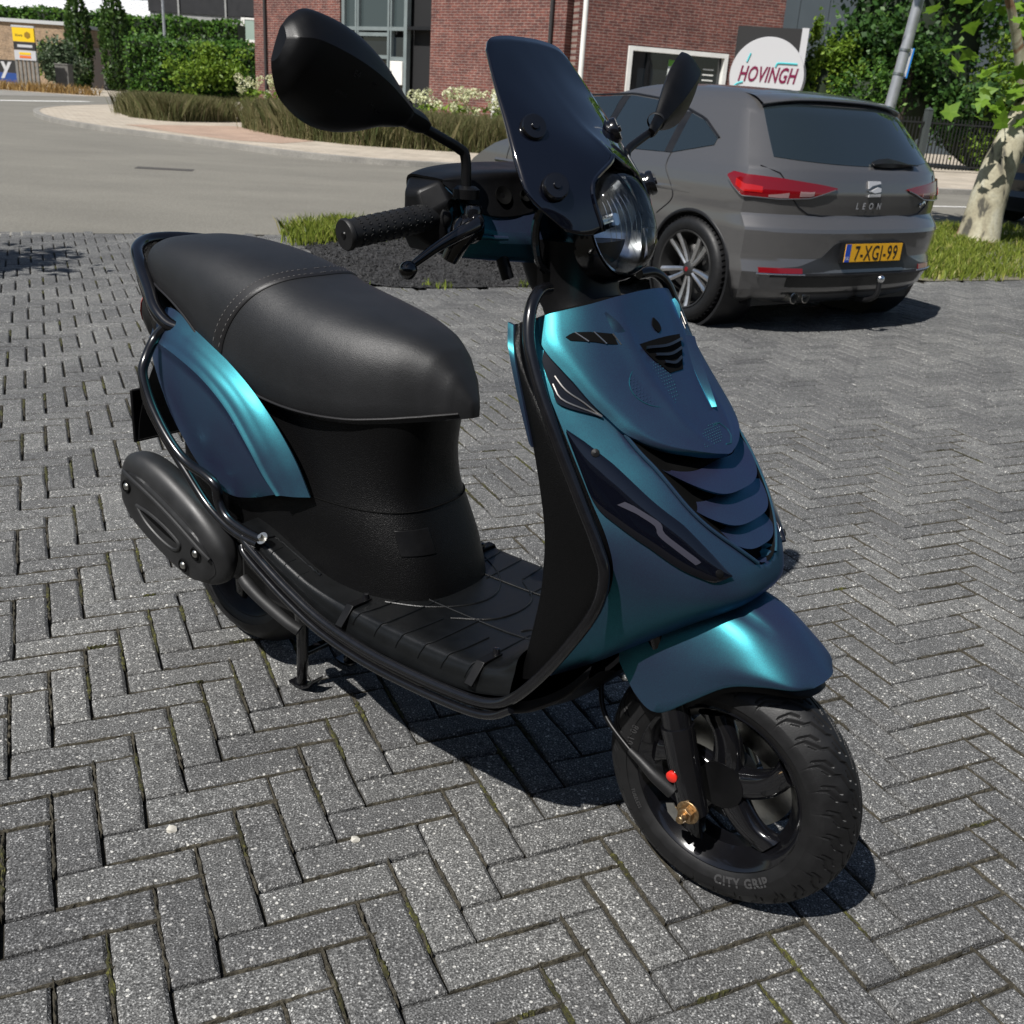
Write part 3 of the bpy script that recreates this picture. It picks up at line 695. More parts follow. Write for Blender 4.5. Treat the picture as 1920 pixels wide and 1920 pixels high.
# centre grille and key hole
mb = MB(); drape(mb, [(-.29, 1.2), (-.22, 1.55), (-.09, 1.97)], [(.29, 1.2), (.22, 1.55), (.09, 1.97)], 14, 14, 0.0146, 0.010); gr = mb.build('centre_grille', M_DARK, HOOD)
for q in range(3):
    v0 = 1.36 + .20 * q; w_ = .25 - .065 * q
    mb = MB(); drape(mb, [(-w_, v0 - .06), (0, v0 + .02), (w_, v0 - .06)], [(-w_, v0 - .0), (0, v0 + .08), (w_, v0 - .0)], 14, 3, 0.0195, 0.0148); mb.build('grille_bar', M_GLOSS, HOOD)
mb = MB(); drape(mb, [(-.0, .70), (-.045, .85), (-.035, 1.0), (0, 1.08)], [(.0, .70), (.045, .85), (.05, 1.0), (0.01, 1.08)], 12, 6, 0.0145, 0.011); mb.build('key_hole', M_DARK, HOOD)
# engraved emblem lines and dotted swirl on the hood
M_LINE = mat('engraved_line', (0.03, 0.16, 0.20), 0.4, metal=0.8)
hexl = [(.03, 3.10), (.115, 3.10), (.165, 3.30), (.15, 3.45), (.085, 3.60), (.02, 3.58)]
mb = MB(); mb.tube([AP(a, v, .0134) for a, v in hexl], 0.0008, 6); mb.build('emblem', M_LINE, HOOD)
mb = MB()
def dots(cx, cv, ra, rv, a0, a1):
    for i in range(16):
        for j in range(16):
            x, y = (i - 7.5) / 7.5 + (j % 2) * .06, (j - 7.5) / 7.5
            an = math.atan2(y, x)
            if x * x + y * y > 1 or not (a0 <= an <= a1): continue
            a, v = cx + ra * x, cv + rv * y
            if abs(a) > .86: continue
            n = AN(a, v); p = AS(a, v) + n * .0132
            mb.lathe([(0.0013, 0), (.0010, .0006), (0, .0008)], frame(p, n), 6)
dots(-.30, 2.05, .22, .46, -math.pi, math.pi); dots(-.12, 3.10, .22, .42, -.2, 2.2)
mb.build('dotted_swirl', M_PAINT, HOOD, kind='stuff')
mb = MB(); mb.tube([AP(-.30 + .225 * math.cos(q), 2.05 + .47 * math.sin(q), .0134) for q in np.linspace(1.2, 4.6, 30)], 0.0006, 5); mb.build('swirl_line', M_LINE, HOOD)

# ---- leg shield behind the apron: side faces and rear face
EDGE = [AS(-1, v) for v in np.linspace(0, 9, 10)]
REAR = [(.862, .863), (.885, .835), (.912, .775), (.938, .715), (.955, .66), (.967, .60), (.966, .545), (.960, .49), (.942, .41), (.925, .335)]
net = []
for e, (xr, zr) in zip(EDGE, REAR):
    y = e[1]
    net.append([(e[0] - .004, y + .004, e[2]), (e[0] - .012, y - .010, e[2] - .002), ((e[0] + xr) / 2, y - .014, (e[2] + zr) / 2), (xr + .006, y - .012, zr), (xr - .002, y + .0, zr), (xr + .012, y + .06, zr + .0), (xr + .02, 0, zr + .0)])
full = [r + [(x, -y, z) for x, y, z in r[-2::-1]] for r in net]
mb = MB(); mb.grid(patch(full, 60, 73)); mb.build('leg_shield', M_TEXT, SCO, angle=50)
mb = MB()
topc = [AP(a, 0.02, -0.003) for a in np.linspace(-1, 1, 21)]; back = [(.872 - .0 * abs(a), a * .15, .866 + .012 * (1 - a * a)) for a in np.linspace(-1, 1, 21)]
mb.grid([topc, [((p[0] + q[0]) / 2, (p[1] + q[1]) / 2, (p[2] + q[2]) / 2 + .004) for p, q in zip(topc, back)], back]); mb.build('shield_cap', M_SATIN, SCO)
for sg in (-1, 1):   # painted strip on the shield's rear edge
    st = [[(xr - .004, sg * (abs(e[1]) + .0145), zr + .004), ((k * e[0] + xr) / (1 + k), sg * (abs(e[1]) + .0155), (k * e[2] + zr) / (1 + k))] for e, (xr, zr), k in zip(EDGE[:4], REAR[:4], (.30, .24, .14, .04))]
    mb = MB(); G = patch(st, 24, 4); mb.slab(G, G + np.array((0, -sg * .004, 0))); mb.build('shield_strip', M_PAINT, SCO)

# ---- crash bar along shield edge and floor
BAR = [(.885, -.118, .912), (.893, -.150, .912), (.902, -.178, .893), (.915, -.195, .855), (.938, -.203, .81), (.965, -.207, .765), (.995, -.208, .715), (1.03, -.207, .657), (1.058, -.206, .61), (1.074, -.205, .57), (1.066, -.204, .515), (1.03, -.206, .445), (.985, -.208, .375), (.945, -.210, .325), (.91, -.211, .300), (.86, -.213, .288), (.76, -.216, .283), (.64, -.217, .284), (.53, -.216, .298), (.44, -.214, .325), (.37, -.211, .352), (.318, -.207, .374), (.305, -.203, .386)]
mb = MB(); mb.tube(BAR, 0.0085, 12, smooth=6); cb = mb.build('crash_bar', M_TUBE, SCO); mirror_y(cb)
mb = MB(); B2 = [(x - .004, y - .001, z - .023) for x, y, z in BAR[13:]]; mb.tube(B2, 0.0065, 10, smooth=6); cb2 = mb.build('lower_crash_bar', M_TUBE, SCO); mirror_y(cb2)

# ---- floor board, belly
FZ = [(.285, .398), (.33, .388), (.40, .364), (.47, .342), (.54, .332), (.62, .329), (.70, .329), (.78, .331), (.85, .336), (.90, .350), (.93, .380)]
def floor_net(sg=0):
    net = []
    for x, z in FZ:
        ed = np.interp(x, [.285, .40, .51, .64, .76, .87, .93], [.372, .338, .300, .287, .287, .298, .322])
        net.append([(x, -.203, ed), (x, -.200, ed + .012), (x, -.194, min(z - .002, ed + .030)), (x, -.180, z), (x, -.12, z + .002), (x, 0, z + .003), (x, .12, z + .002), (x, .180, z), (x, .194, min(z - .002, ed + .030)), (x, .200, ed + .012), (x, .203, ed)])
    return net
G = patch(floor_net(), 60, 81); mb = MB(); mb.slab(G, G - np.array((0, 0, .004))); FLOOR = mb.build('floor_board', M_MAT, SCO, angle=60)
def floor_z(x, y):
    i = (np.abs(G[:, 40, 0] - x)).argmin(); row = G[i]; return float(np.interp(y, row[:, 1], row[:, 2]))
def rib(P, r=0.0016):
    P = spline(P, 8); return [(x, y, floor_z(x, y) + .0006) for x, y in P]
ribs = []
for k, x0 in enumerate((.60, .65, .70, .75, .80, .85)):     # ribs running in from the sides
    ln = .10 if k % 2 else .055
    ribs.append([(x0 - .012, -.199), (x0 - .004, -.188), (x0 + .006, -.165), (x0 + .012, -.165 + ln)]); ribs.append([(x, -y) for x, y in ribs[-1]])
ribs += [[(.60, -.135), (.66, -.10), (.705, -.05), (.72, 0), (.705, .05), (.66, .10), (.60, .135)], [(.72, -.10), (.775, -.055), (.79, 0), (.775, .055), (.72, .10)],
         [(.62, -.075), (.74, -.075), (.88, -.078)], [(.62, .075), (.74, .075), (.88, .078)], [(.84, -.06), (.86, -.03), (.865, 0), (.86, .03), (.84, .06)]]
for P in ribs:
    mb = MB(); mb.tube(rib(P), 0.0017, 6); mb.build('floor_rib', M_MAT, FLOOR)
for sg in (-1, 1):                                          # raised tread on the rear foot rests
    mb = MB(); mb.tube(rib([(.345, sg * .196), (.345, sg * .172), (.36, sg * .163), (.44, sg * .160), (.465, sg * .160)]), 0.0022, 6); mb.build('foot_rest_edge', M_MAT, FLOOR)
    for x in (.375, .41, .445):
        mb = MB(); mb.tube(rib([(x, sg * .197), (x, sg * .170)]), 0.0014, 6); mb.build('foot_rest_rib', M_MAT, FLOOR)
    for x in (.575, .865):                                  # clips holding the bar
        z = floor_z(x, sg * .15); cl = MB()
        cl.slab(np.array([[(x - .008, sg * .150, z + .006), (x + .008, sg * .150, z + .006)], [(x - .012, sg * .19, z + .004), (x + .004, sg * .19, z + .004)], [(x - .016, sg * .214, z - .030), (x + .0, sg * .214, z - .030)]]), np.array([[(x - .008, sg * .150, z + .002), (x + .008, sg * .150, z + .002)], [(x - .012, sg * .188, z + .000), (x + .004, sg * .188, z + .000)], [(x - .016, sg * .211, z - .033), (x + .0, sg * .211, z - .033)]]))
        c_ = cl.build('bar_clip', M_SATIN, SCO, bevel=0.001)
        mb = MB(); mb.lathe([(0, .010), (.0045, .009), (.006, .004), (.0065, .0)], frame((x, sg * .156, z + .005), (0, 0, 1)), 14); mb.build('screw', M_GLOSS, c_)
BEL = [(.300, .372, -.190, .318), (.36, .350, -.188, .288), (.44, .322, -.185, .256), (.55, .292, -.179, .232), (.66, .280, -.170, .224), (.76, .280, -.158, .230), (.87, .290, -.142, .246), (.95, .312, -.120, .272), (1.0, .345, -.098, .312), (1.03, .385, -.080, .352)]
net = []
for i, (x, zt, yb, zb) in enumerate(BEL):
    yt = -.200 if x < .9 else (-.190 if x < .96 else (-.165 if x < 1.01 else -.14))
    net.append([(x, yt, zt), (x, yt - .003, zt - .02), (x + .0, (yt + yb) / 2 - .006, (zt + zb) / 2 - .004), (x, yb, zb), (x, yb * .7, zb - .010), (x, 0, zb - .014)])
full = [r + [(x, -y, z) for x, y, z in r[-2::-1]] for r in net]
mb = MB(); mb.grid(patch(full, 60, 61)); mb.build('belly_fairing', M_SATIN, SCO, angle=60)

# ---- seat post body
RZ = [(.675, .612, .124), (.62, .599, .123), (.56, .590, .128), (.50, .594, .138), (.455, .614, .146), (.41, .638, .150), (.375, .652, .152), (.352, .659, .154), (.330, .664, .156)]
rings = []
for z, xf, w in RZ:
    ring = []
    for a in np.linspace(-math.pi / 2, math.pi / 2, 41):
        c, s = math.cos(a), math.sin(a); n = 2.8
        ring.append((.37 + (xf - .37) * abs(c) ** (2 / n), w * math.copysign(abs(s) ** (2 / n), s), z))
    wr = w + .004
    ring += [(.20, wr, z), (.02, min(wr, .12), z), (.02, -min(wr, .12), z), (.20, -wr, z)]
    rings.append(ring)
R2 = []
for i in range(len(rings) - 1):
    for t in (0, .33, .66): R2.append([crom(np.array([r[j] for r in rings]), i + t) for j in range(len(ring))])
R2.append(np.array(rings[-1]))
mb = MB(); mb.loft(R2); BODY = mb.build('seat_post', M_TEXT, SCO, angle=50)
def post_pt(z, a, d=0.0):
    zz = [r[0] for r in RZ]; xf = np.interp(-z, [-q for q in zz], [r[1] for r in RZ]); w = np.interp(-z, [-q for q in zz], [r[2] for r in RZ]); c, s = math.cos(a), math.sin(a); n = 2.8
    return np.array((.37 + (xf - .37) * abs(c) ** (2 / n) + d * c, w * math.copysign(abs(s) ** (2 / n), s) + d * s, z))
mb = MB(); mb.tube([post_pt(.478, a, .0004) for a in np.linspace(-1.56, 1.56, 50)], 0.0013, 6); mb.build('seam', M_DARK, BODY)
mb = MB(); mb.slab(np.array([[post_pt(z, a, .0022) for a in np.linspace(-.62, -.20, 8)] for z in (.45, .435, .42, .408)]), np.array([[post_pt(z, a, -.002) for a in np.linspace(-.62, -.20, 8)] for z in (.45, .435, .42, .408)])); mb.build('hatch', M_SATIN, BODY, bevel=0.001)

# ---- side panels
SPN = [[(-.075, -.085, .725), (-.075, -.105, .700), (-.078, -.118, .665), (-.080, -.120, .62), (-.07, -.115, .585)],
       [(.015, -.118, .735), (.010, -.139, .712), (.000, -.152, .676), (-.008, -.156, .61), (.005, -.148, .545)],
       [(.110, -.140, .715), (.103, -.158, .698), (.092, -.172, .668), (.078, -.180, .585), (.085, -.168, .498)],
       [(.204, -.150, .683), (.193, -.167, .670), (.180, -.183, .646), (.160, -.191, .562), (.150, -.181, .466)],
       [(.280, -.155, .645), (.268, -.172, .632), (.252, -.187, .607), (.228, -.193, .528), (.205, -.186, .445)],
       [(.350, -.159, .595), (.331, -.175, .578), (.311, -.189, .553), (.282, -.192, .498), (.252, -.186, .440)],
       [(.402, -.160, .541), (.376, -.175, .527), (.347, -.187, .510), (.320, -.188, .478), (.290, -.184, .446)],
       [(.436, -.158, .484), (.408, -.171, .480), (.377, -.182, .477), (.348, -.182, .466), (.318, -.180, .452)]]
G = patch(SPN, 64, 49); N = grid_normals(G)
if N[32, 24, 1] > 0: N = -N
for i in range(64):
    for j in range(49):
        d = (j - 24) / 1.5; G[i, j] += N[i, j] * (0.0035 * math.exp(-d * d) - (0.0045 if j > 24 else 0) * min(1, (j - 24) / 3.0))
mb = MB(); mb.slab(G, G - N * .004); sp = mb.build('side_panel', M_PAINT, SCO, angle=35); mirror_y(sp)

# ---- seat
SE = [(-.150, .035, .800, .822), (-.135, .075, .790, .840), (-.10, .100, .782, .855), (-.04, .118, .772, .865), (.05, .132, .742, .868), (.15, .146, .690, .862), (.25, .152, .648, .846), (.33, .152, .634, .824), (.42, .146, .632, .808), (.50, .128, .637, .794), (.565, .097, .647, .778), (.61, .065, .655, .756), (.642, .040, .661, .724), (.660, .022, .664, .698), (.672, .008, .666, .678)]
def seat_sec(x):
    xs = np.array(SE); t = np.interp(x, xs[:, 0], np.arange(len(SE))); return crom(xs, t)
def seat_pt(x, s, d=0.0):
    """s in -1..1 from right lower edge over the top to the left lower edge"""
    _, w, zl, zt = seat_sec(x); a = s * math.pi / 2; c, sn = math.cos(a), math.sin(a); n = 3.0
    return np.array((x, (w + d) * math.copysign(abs(sn) ** (2 / n), sn), zl + (zt - zl + d) * abs(c) ** (2 / 3.4)))
xs_ = np.r_[np.linspace(-.15, .6, 58), np.linspace(.606, .672, 14)]; ss = np.linspace(-1, 1, 61)
G = np.array([[seat_pt(x, s) for s in ss] for x in xs_])
und = np.array([[(p[0], p[1] * .93, seat_sec(x)[2] - .012) for p in (seat_pt(x, s) for s in ss)] for x in xs_])
mb = MB(); mb.slab(G, und); SEAT = mb.build('seat', M_SEAT, SCO, angle=50)
mb = MB(); mb.tube([seat_pt(x, -1, .001) + np.array((0, 0, -.002)) for x in np.linspace(-.13, .655, 50)], .0022, 8); mb.build('piping', M_STRAP, SEAT)
def strap_x(s): return .283 - .108 * abs(s) ** 1.6
Gs = np.array([[seat_pt(strap_x(s) + o, s, .0028 - .0016 * (abs(o) > .0135)) for s in np.linspace(-.985, .985, 61)] for o in (-.0145, -.0125, -.004, .004, .0125, .0145)])
Gb = np.array([[seat_pt(strap_x(s) + o, s, -.002) for s in np.linspace(-.985, .985, 61)] for o in (-.0145, -.0125, -.004, .004, .0125, .0145)])
mb = MB(); mb.slab(Gs, Gb); STRAP = mb.build('strap', M_STRAP, SEAT)
mb = MB()
for o in (-.0095, .0080):
    q = np.linspace(-.97, .97, 101)
    for i in range(0, 100, 2): mb.tube([seat_pt(strap_x(q[i]) + o, q[i], .0031), seat_pt(strap_x(q[i + 1] * .75 + q[i] * .25) + o, q[i + 1] * .75 + q[i] * .25, .0031)], .0006, 4)
mb.build('stitching', M_STITCH, STRAP, kind='stuff')

# ---- tail: lamp, mudguard, plate bracket, grab rail, rear bars
mb = MB(); mb.loft([[(x, w * math.sin(a), z + h * math.cos(a)) for a in np.linspace(0, 2 * math.pi, 24, endpoint=False)] for x, w, z, h in ((-.17, .05, .70, .05), (-.155, .085, .70, .075), (-.10, .11, .69, .085), (0.0, .12, .66, .09), (.15, .12, .60, .10))]); mb.build('tail_body', M_SATIN, SCO)
mb = MB(); mb.loft([[(x, w * math.sin(a), z + h * math.cos(a)) for a in np.linspace(0, 2 * math.pi, 24, endpoint=False)] for x, w, z, h in ((-.205, .03, .70, .025), (-.198, .06, .70, .045), (-.165, .082, .70, .06))]); mb.build('tail_lamp', M_RED, SCO)
mb = MB(); G = patch([[(x, y, z) for y in (-.075, -.04, 0, .04, .075)] for x, z in ((-.12, .62), (-.17, .54), (-.205, .46), (-.215, .41))], 12, 9); mb.slab(G, G + np.array((-.003, 0, -.002))); mb.build('rear_mudguard', M_SATIN, SCO)
mb = MB(); mb.box((-.232, -.08, .40), (-.225, .08, .52)); mb.build('plate_holder', M_SATIN, SCO, bevel=.004)
RAIL = [(.06, -.125, .705), (.02, -.140, .712), (-.02, -.140, .735), (-.06, -.125, .765), (-.115, -.105, .800), (-.17, -.075, .822), (-.205, -.03, .832), (-.21, .02, .834), (-.19, .07, .832), (-.15, .105, .828), (-.09, .128, .815), (-.03, .140, .770), (.02, .140, .715), (.06, .125, .705)]
mb = MB(); mb.tube(RAIL, .0135, 12, smooth=6); gr_ = mb.build('grab_rail', M_GLOSS, SCO)
mb = MB(); P = [(x - .012, y * 1.06, z - .028) for x, y, z in RAIL[3:10]]
G = np.array([spline(RAIL[2:11], 5), np.array([(x - .006, y * 1.02, z - .045) for x, y, z in spline(RAIL[2:11], 5)])]); mb.slab(G, G + np.array((.006, 0, 0))); mb.build('rail_skirt', M_GLOSS, gr_)
mb = MB(); mb.box((-.175, .015, .800), (-.10, .035, .825)); mb.box((-.175, -.04, .800), (-.10, -.02, .825)); mb.build('rail_bracket', M_SATIN, gr_)
RB1 = [(.02, -.138, .715), (.00, -.158, .685), (.012, -.190, .650), (.020, -.203, .622), (.050, -.208, .572), (.100, -.210, .520), (.150, -.209, .487), (.205, -.207, .474), (.232, -.205, .460), (.238, -.204, .430), (.262, -.204, .405), (.305, -.202, .393), (.352, -.198, .388)]
mb = MB(); mb.tube(RB1, .0095, 12, smooth=6); rb = mb.build('rear_crash_bar', M_TUBE, SCO); mirror_y(rb)
RB2 = [(.014, -.200, .630), (.036, -.207, .575), (.088, -.207, .515), (.145, -.206, .465), (.200, -.206, .420), (.252, -.207, .395), (.30, -.206, .382), (.345, -.202, .378)]
mb = MB(); mb.tube(RB2, .0085, 12, smooth=6); rb = mb.build('rear_crash_bar', M_TUBE, SCO); mirror_y(rb)
for sg in (-1, 1):
    mb = MB(); mb.lathe([(0, .010), (.004, .010), (.0055, .006), (.0058, .002), (.0115, .002), (.0115, 0), (0, 0)], frame((.356, sg * .2, .393), (0, sg * .75, .66)), 24); mb.build('bar_bolt', M_STEEL, SCO)

# ---- muffler
AX = Vector((.9080, .0418, -.4169)).normalized(); NX = Vector((.4169, 0, .909)).normalized(); MC = Vector((.101, -.201, .356))
def muff(t, a, d=0.0):
    """t along axis -1..1, a angle in the cross section; outer face flattened"""
    e = max(0.0, 1 - abs(t) ** 2.6) ** (1 / 2.2); hl = .169
    nn = .085 * e * (1 - .06 * t); yy = .036 * (max(0.0, 1 - abs(t) ** 4) ** .5)
    c, s = math.cos(a), math.sin(a); p = 2 / 3.0
    q = MC + AX * (hl * t) + NX * ((nn + d) * math.copysign(abs(c) ** p, c)); q.y += (yy + d) * math.copysign(abs(s) ** p, s); return np.array(q)
mb = MB(); mb.loft([[muff(t, a) for a in np.linspace(0, 2 * math.pi, 40, endpoint=False)] for t in np.sin(np.linspace(-math.pi / 2, math.pi / 2, 41)) * .9995]); MUF = mb.build('muffler', M_MUFF, SCO, angle=60)
def mf(t, n, d):   # point on the outer face: t along, n across (-1..1), d proud
    e = max(0.0, 1 - abs(t) ** 2.6) ** (1 / 2.2); yy = .036 * (max(0.0, 1 - abs(t) ** 4) ** .5)
    fall = (1 - abs(n) ** 3) ** (1 / 3.)
    q = MC + AX * (.169 * t) + NX * (.085 * e * n); q.y -= yy * fall + d; return np.array(q)
cov = [[mf(t * .86 + .03, n * .74 - .14 - .08 * (t > .5) * 0, .004 - .003 * (abs(t) > .93 or abs(n) > .93)) for n in np.sin(np.linspace(-math.pi / 2, math.pi / 2, 21)) * (1 - abs(t) ** 4) ** .35] for t in np.linspace(-1, 1, 41) * .999]
cov = np.array(cov); mb = MB(); mb.slab(cov, cov + np.array((0, .008, 0))); COV = mb.build('muffler_cover', M_MUFF, MUF, angle=40)
mb = MB(); mb.tube([mf(t, .42 - .10 * t * t, .0052) for t in np.linspace(-.80, .80, 30)], .0042, 8); mb.build('cover_ridge', M_MUFF, MUF)
SL = [(-.42, -.16), (-.20, -.02), (.10, .05), (.34, .02), (.38, -.10), (.30, -.28), (.05, -.36), (-.22, -.32)]
slo = [mf(t, n, .0052) for t, n in spline(SL + SL[:1], 5)[:-1]]
mb = MB(); mb.tube(slo + slo[:1], .0036, 8); mb.build('slot_rim', M_MUFF, MUF)
mb = MB(); A_ = np.array([mf(t, np.interp(t, [-.42, -.2, .1, .36], [-.16, -.03, .04, .0]), .0055) for t in np.linspace(-.42, .36, 20)]); B_ = np.array([mf(t, np.interp(t, [-.42, -.2, .1, .36], [-.18, -.17, -.13, -.04]), .0055) for t in np.linspace(-.42, .36, 20)])
mb.slab(np.array([A_, B_]), np.array([A_, B_]) + np.array((0, .004, 0))); mb.build('slot', M_DARK, MUF)  # black slab raised on the cover, standing in for the slot's dark inside
for t, n in ((-.66, .02), (.62, .16), (.50, -.48)):
    p = mf(t, n, .004); mb = MB(); mb.lathe([(.0135, .002), (.0115, .0045), (.0095, .0035), (.0095, .001)], frame(p, (0, -1, 0)), 20); mb.build('bolt_well', M_DARK, MUF)
    mb = MB(); mb.lathe([(0, .0062), (.0035, .0062), (.0055, .0052), (.0075, .003), (.0075, 0)], frame(p, (0, -1, 0)), 16); mb.build('bolt', M_STEEL, MUF)
mb = MB(); mb.tube([(.32, -.165, .30), (.40, -.10, .22), (.45, .0, .21), (.38, .04, .25)], .014, 12, smooth=5); mb.build('exhaust_pipe', M_TUBE, SCO)

# ---- engine, stand, lever
mb = MB(); mb.box((.02, .07, .16), (.42, .15, .31)); mb.box((.18, -.12, .20), (.46, .12, .36)); mb.tube([(.06, -.05, .205), (.06, .12, .205)], .05, 20); mb.build('engine', M_SATIN, SCO, bevel=.015)
mb = MB(); mb.tube([(.288, -.196, .292), (.302, -.194, .279), (.335, -.188, .257), (.385, -.175, .228), (.41, -.165, .214)], [.0105, .0125, .0115, .0112, .0112], 14, smooth=5); mb.build('stand_lever', M_MUFF, SCO)
STD = MB()
for sg in (-1, 1): STD.tube([(.345, sg * .105, .215), (.325, sg * .085, .13), (.300, sg * .067, .022), (.292, sg * .064, .010)], [.014, .012, .011, .011], 12, smooth=4)
STD.tube([(.345, -.11, .215), (.345, .11, .215)], .013, 12); STD.tube([(.315, -.078, .09), (.315, .078, .09)], .009, 10)
STAND = STD.build('centre_stand', M_TUBE, SCO)
for sg in (-1, 1):
    G = np.array([[(x, sg * y, z) for y in (.050, .078)] for x, z in ((.272, .006), (.290, .003), (.312, .006), (.332, .018), (.345, .036))]); mb = MB(); mb.slab(G + np.array((0, 0, .005)), G); mb.build('stand_foot', M_TUBE, STAND)

# ---- handlebar cowl: faceted shell, sections across the bar
CWS = [(-.230, (.718, 1.028), (.744, 1.030), (.757, 1.002), (.750, .968), (.718, .968)), (-.208, (.702, 1.041), (.757, 1.041), (.776, 1.018), (.768, .951), (.706, .951)),
       (-.180, (.695, 1.048), (.772, 1.047), (.798, .979), (.785, .943), (.700, .943)), (-.140, (.690, 1.052), (.786, 1.051), (.816, .972), (.803, .939), (.700, .939)),
       (-.080, (.690, 1.056), (.796, 1.054), (.843, .970), (.830, .935), (.700, .935)), (0, (.690, 1.056), (.802, 1.055), (.862, .970), (.850, .930), (.700, .930))]
CWS = CWS + [(-s[0],) + s[1:] for s in CWS[-2::-1]]
mb = MB(); mb.loft([[(x, s[0], z) for x, z in s[1:]] for s in CWS]); COWL = mb.build('handlebar_cowl', M_PAINT, SCO, angle=30)
b_ = COWL.modifiers.new('b', 'BEVEL'); b_.width = .008; b_.segments = 3; b_.limit_method = 'ANGLE'; b_.angle_limit = rad(22)
for sg in (-1, 1):
    mb = MB(); mb.loft([[((x - .735) * k + .735, sg * y, (z - .998) * k + .998) for x, z in CWS[q][1:]] for y, q, k in ((.234, 0, .86), (.230, 0, 1.07), (.207, 1, 1.06), (.192, 1, 1.05))]); o = mb.build('cowl_end', M_SATIN, SCO, angle=30)
    b_ = o.modifiers.new('b', 'BEVEL'); b_.width = .006; b_.segments = 3; b_.limit_method = 'ANGLE'; b_.angle_limit = rad(22)
def cov_sec(s, k, d=.0035):
    y, rt_, tf, cr = s[0], np.array(s[1]), np.array(s[2]), np.array(s[3]); m = tf + (cr - tf) * k
    return [(rt_[0] - d, y, rt_[1] - .025), (rt_[0] - d, y, rt_[1] + d), ((rt_[0] + tf[0]) / 2, y, tf[1] + d * 1.6), (tf[0] + d * .3, y, tf[1] + d * 1.2), (tf[0] + (m[0] - tf[0]) * .3 + d * 1.1, y, tf[1] + (m[1] - tf[1]) * .3 + d * .6), (m[0] + d, y, m[1] + d * .3)]
KS = [(-.206, .10), (-.19, .42), (-.165, .62), (-.135, .66), (-.10, .62), (-.05, .5), (0, .45)]; KS = KS + [(-y, k) for y, k in KS[-2::-1]]
secs = []
for y, k in KS:
    t = np.interp(y, [s[0] for s in CWS], np.arange(len(CWS))); i0 = int(min(t, len(CWS) - 2)); f = t - i0; a, b = CWS[i0], CWS[i0 + 1]
    s = (y,) + tuple(tuple(np.array(a[q]) * (1 - f) + np.array(b[q]) * f) for q in range(1, 6)); secs.append(cov_sec(s, k))
G = patch(secs, 61, 26); mb = MB(); mb.slab(G, G - grid_normals(G) * -.003 if grid_normals(G)[30, 13, 2] < 0 else G - grid_normals(G) * .003); mb.build('instrument_cover', M_SATIN, SCO, angle=50)
for y, r_ in ((-.128, .012), (-.094, .008)):
    p = np.array((.803 + (y + .128) * .35, y, 1.026)); nn = Vector((.85, -.25, .40)); mb = MB(); mb.lathe([(r_, .0), (r_ * 1.05, .004), (r_ * .85, .003), (0, -.001)], frame(p, nn), 20); mb.build('button_well', M_DARK, SCO)
# neck below the cowl
mb = MB(); rings = []
for z, x, a, b in ((.97, .835, .07, .085), (.93, .838, .066, .075), (.90, .845, .062, .066), (.87, .868, .055, .066), (.84, .89, .05, .08)):
    rings.append([(x + a * math.copysign(abs(math.cos(q)) ** .8, math.cos(q)), b * math.copysign(abs(math.sin(q)) ** .8, math.sin(q)), z) for q in np.linspace(0, 2 * math.pi, 28, endpoint=False)])
mb.loft(rings); mb.build('neck_cover', M_SATIN, SCO)
M_EMB = mat('embossed_plastic', (0.010, 0.010, 0.011), 0.4)
for sg in (-1, 1):   # painted edge round the end of the cowl
    mb = MB(); mb.tube([(.766, sg * .190, 1.036), (.782, sg * .189, 1.012), (.799, sg * .184, .979), (.812, sg * .160, .9735), (.822, sg * .135, .972)], [.003, .0045, .0045, .004, .003], 10, smooth=5); mb.build('cowl_edge', M_PAINT, SCO)
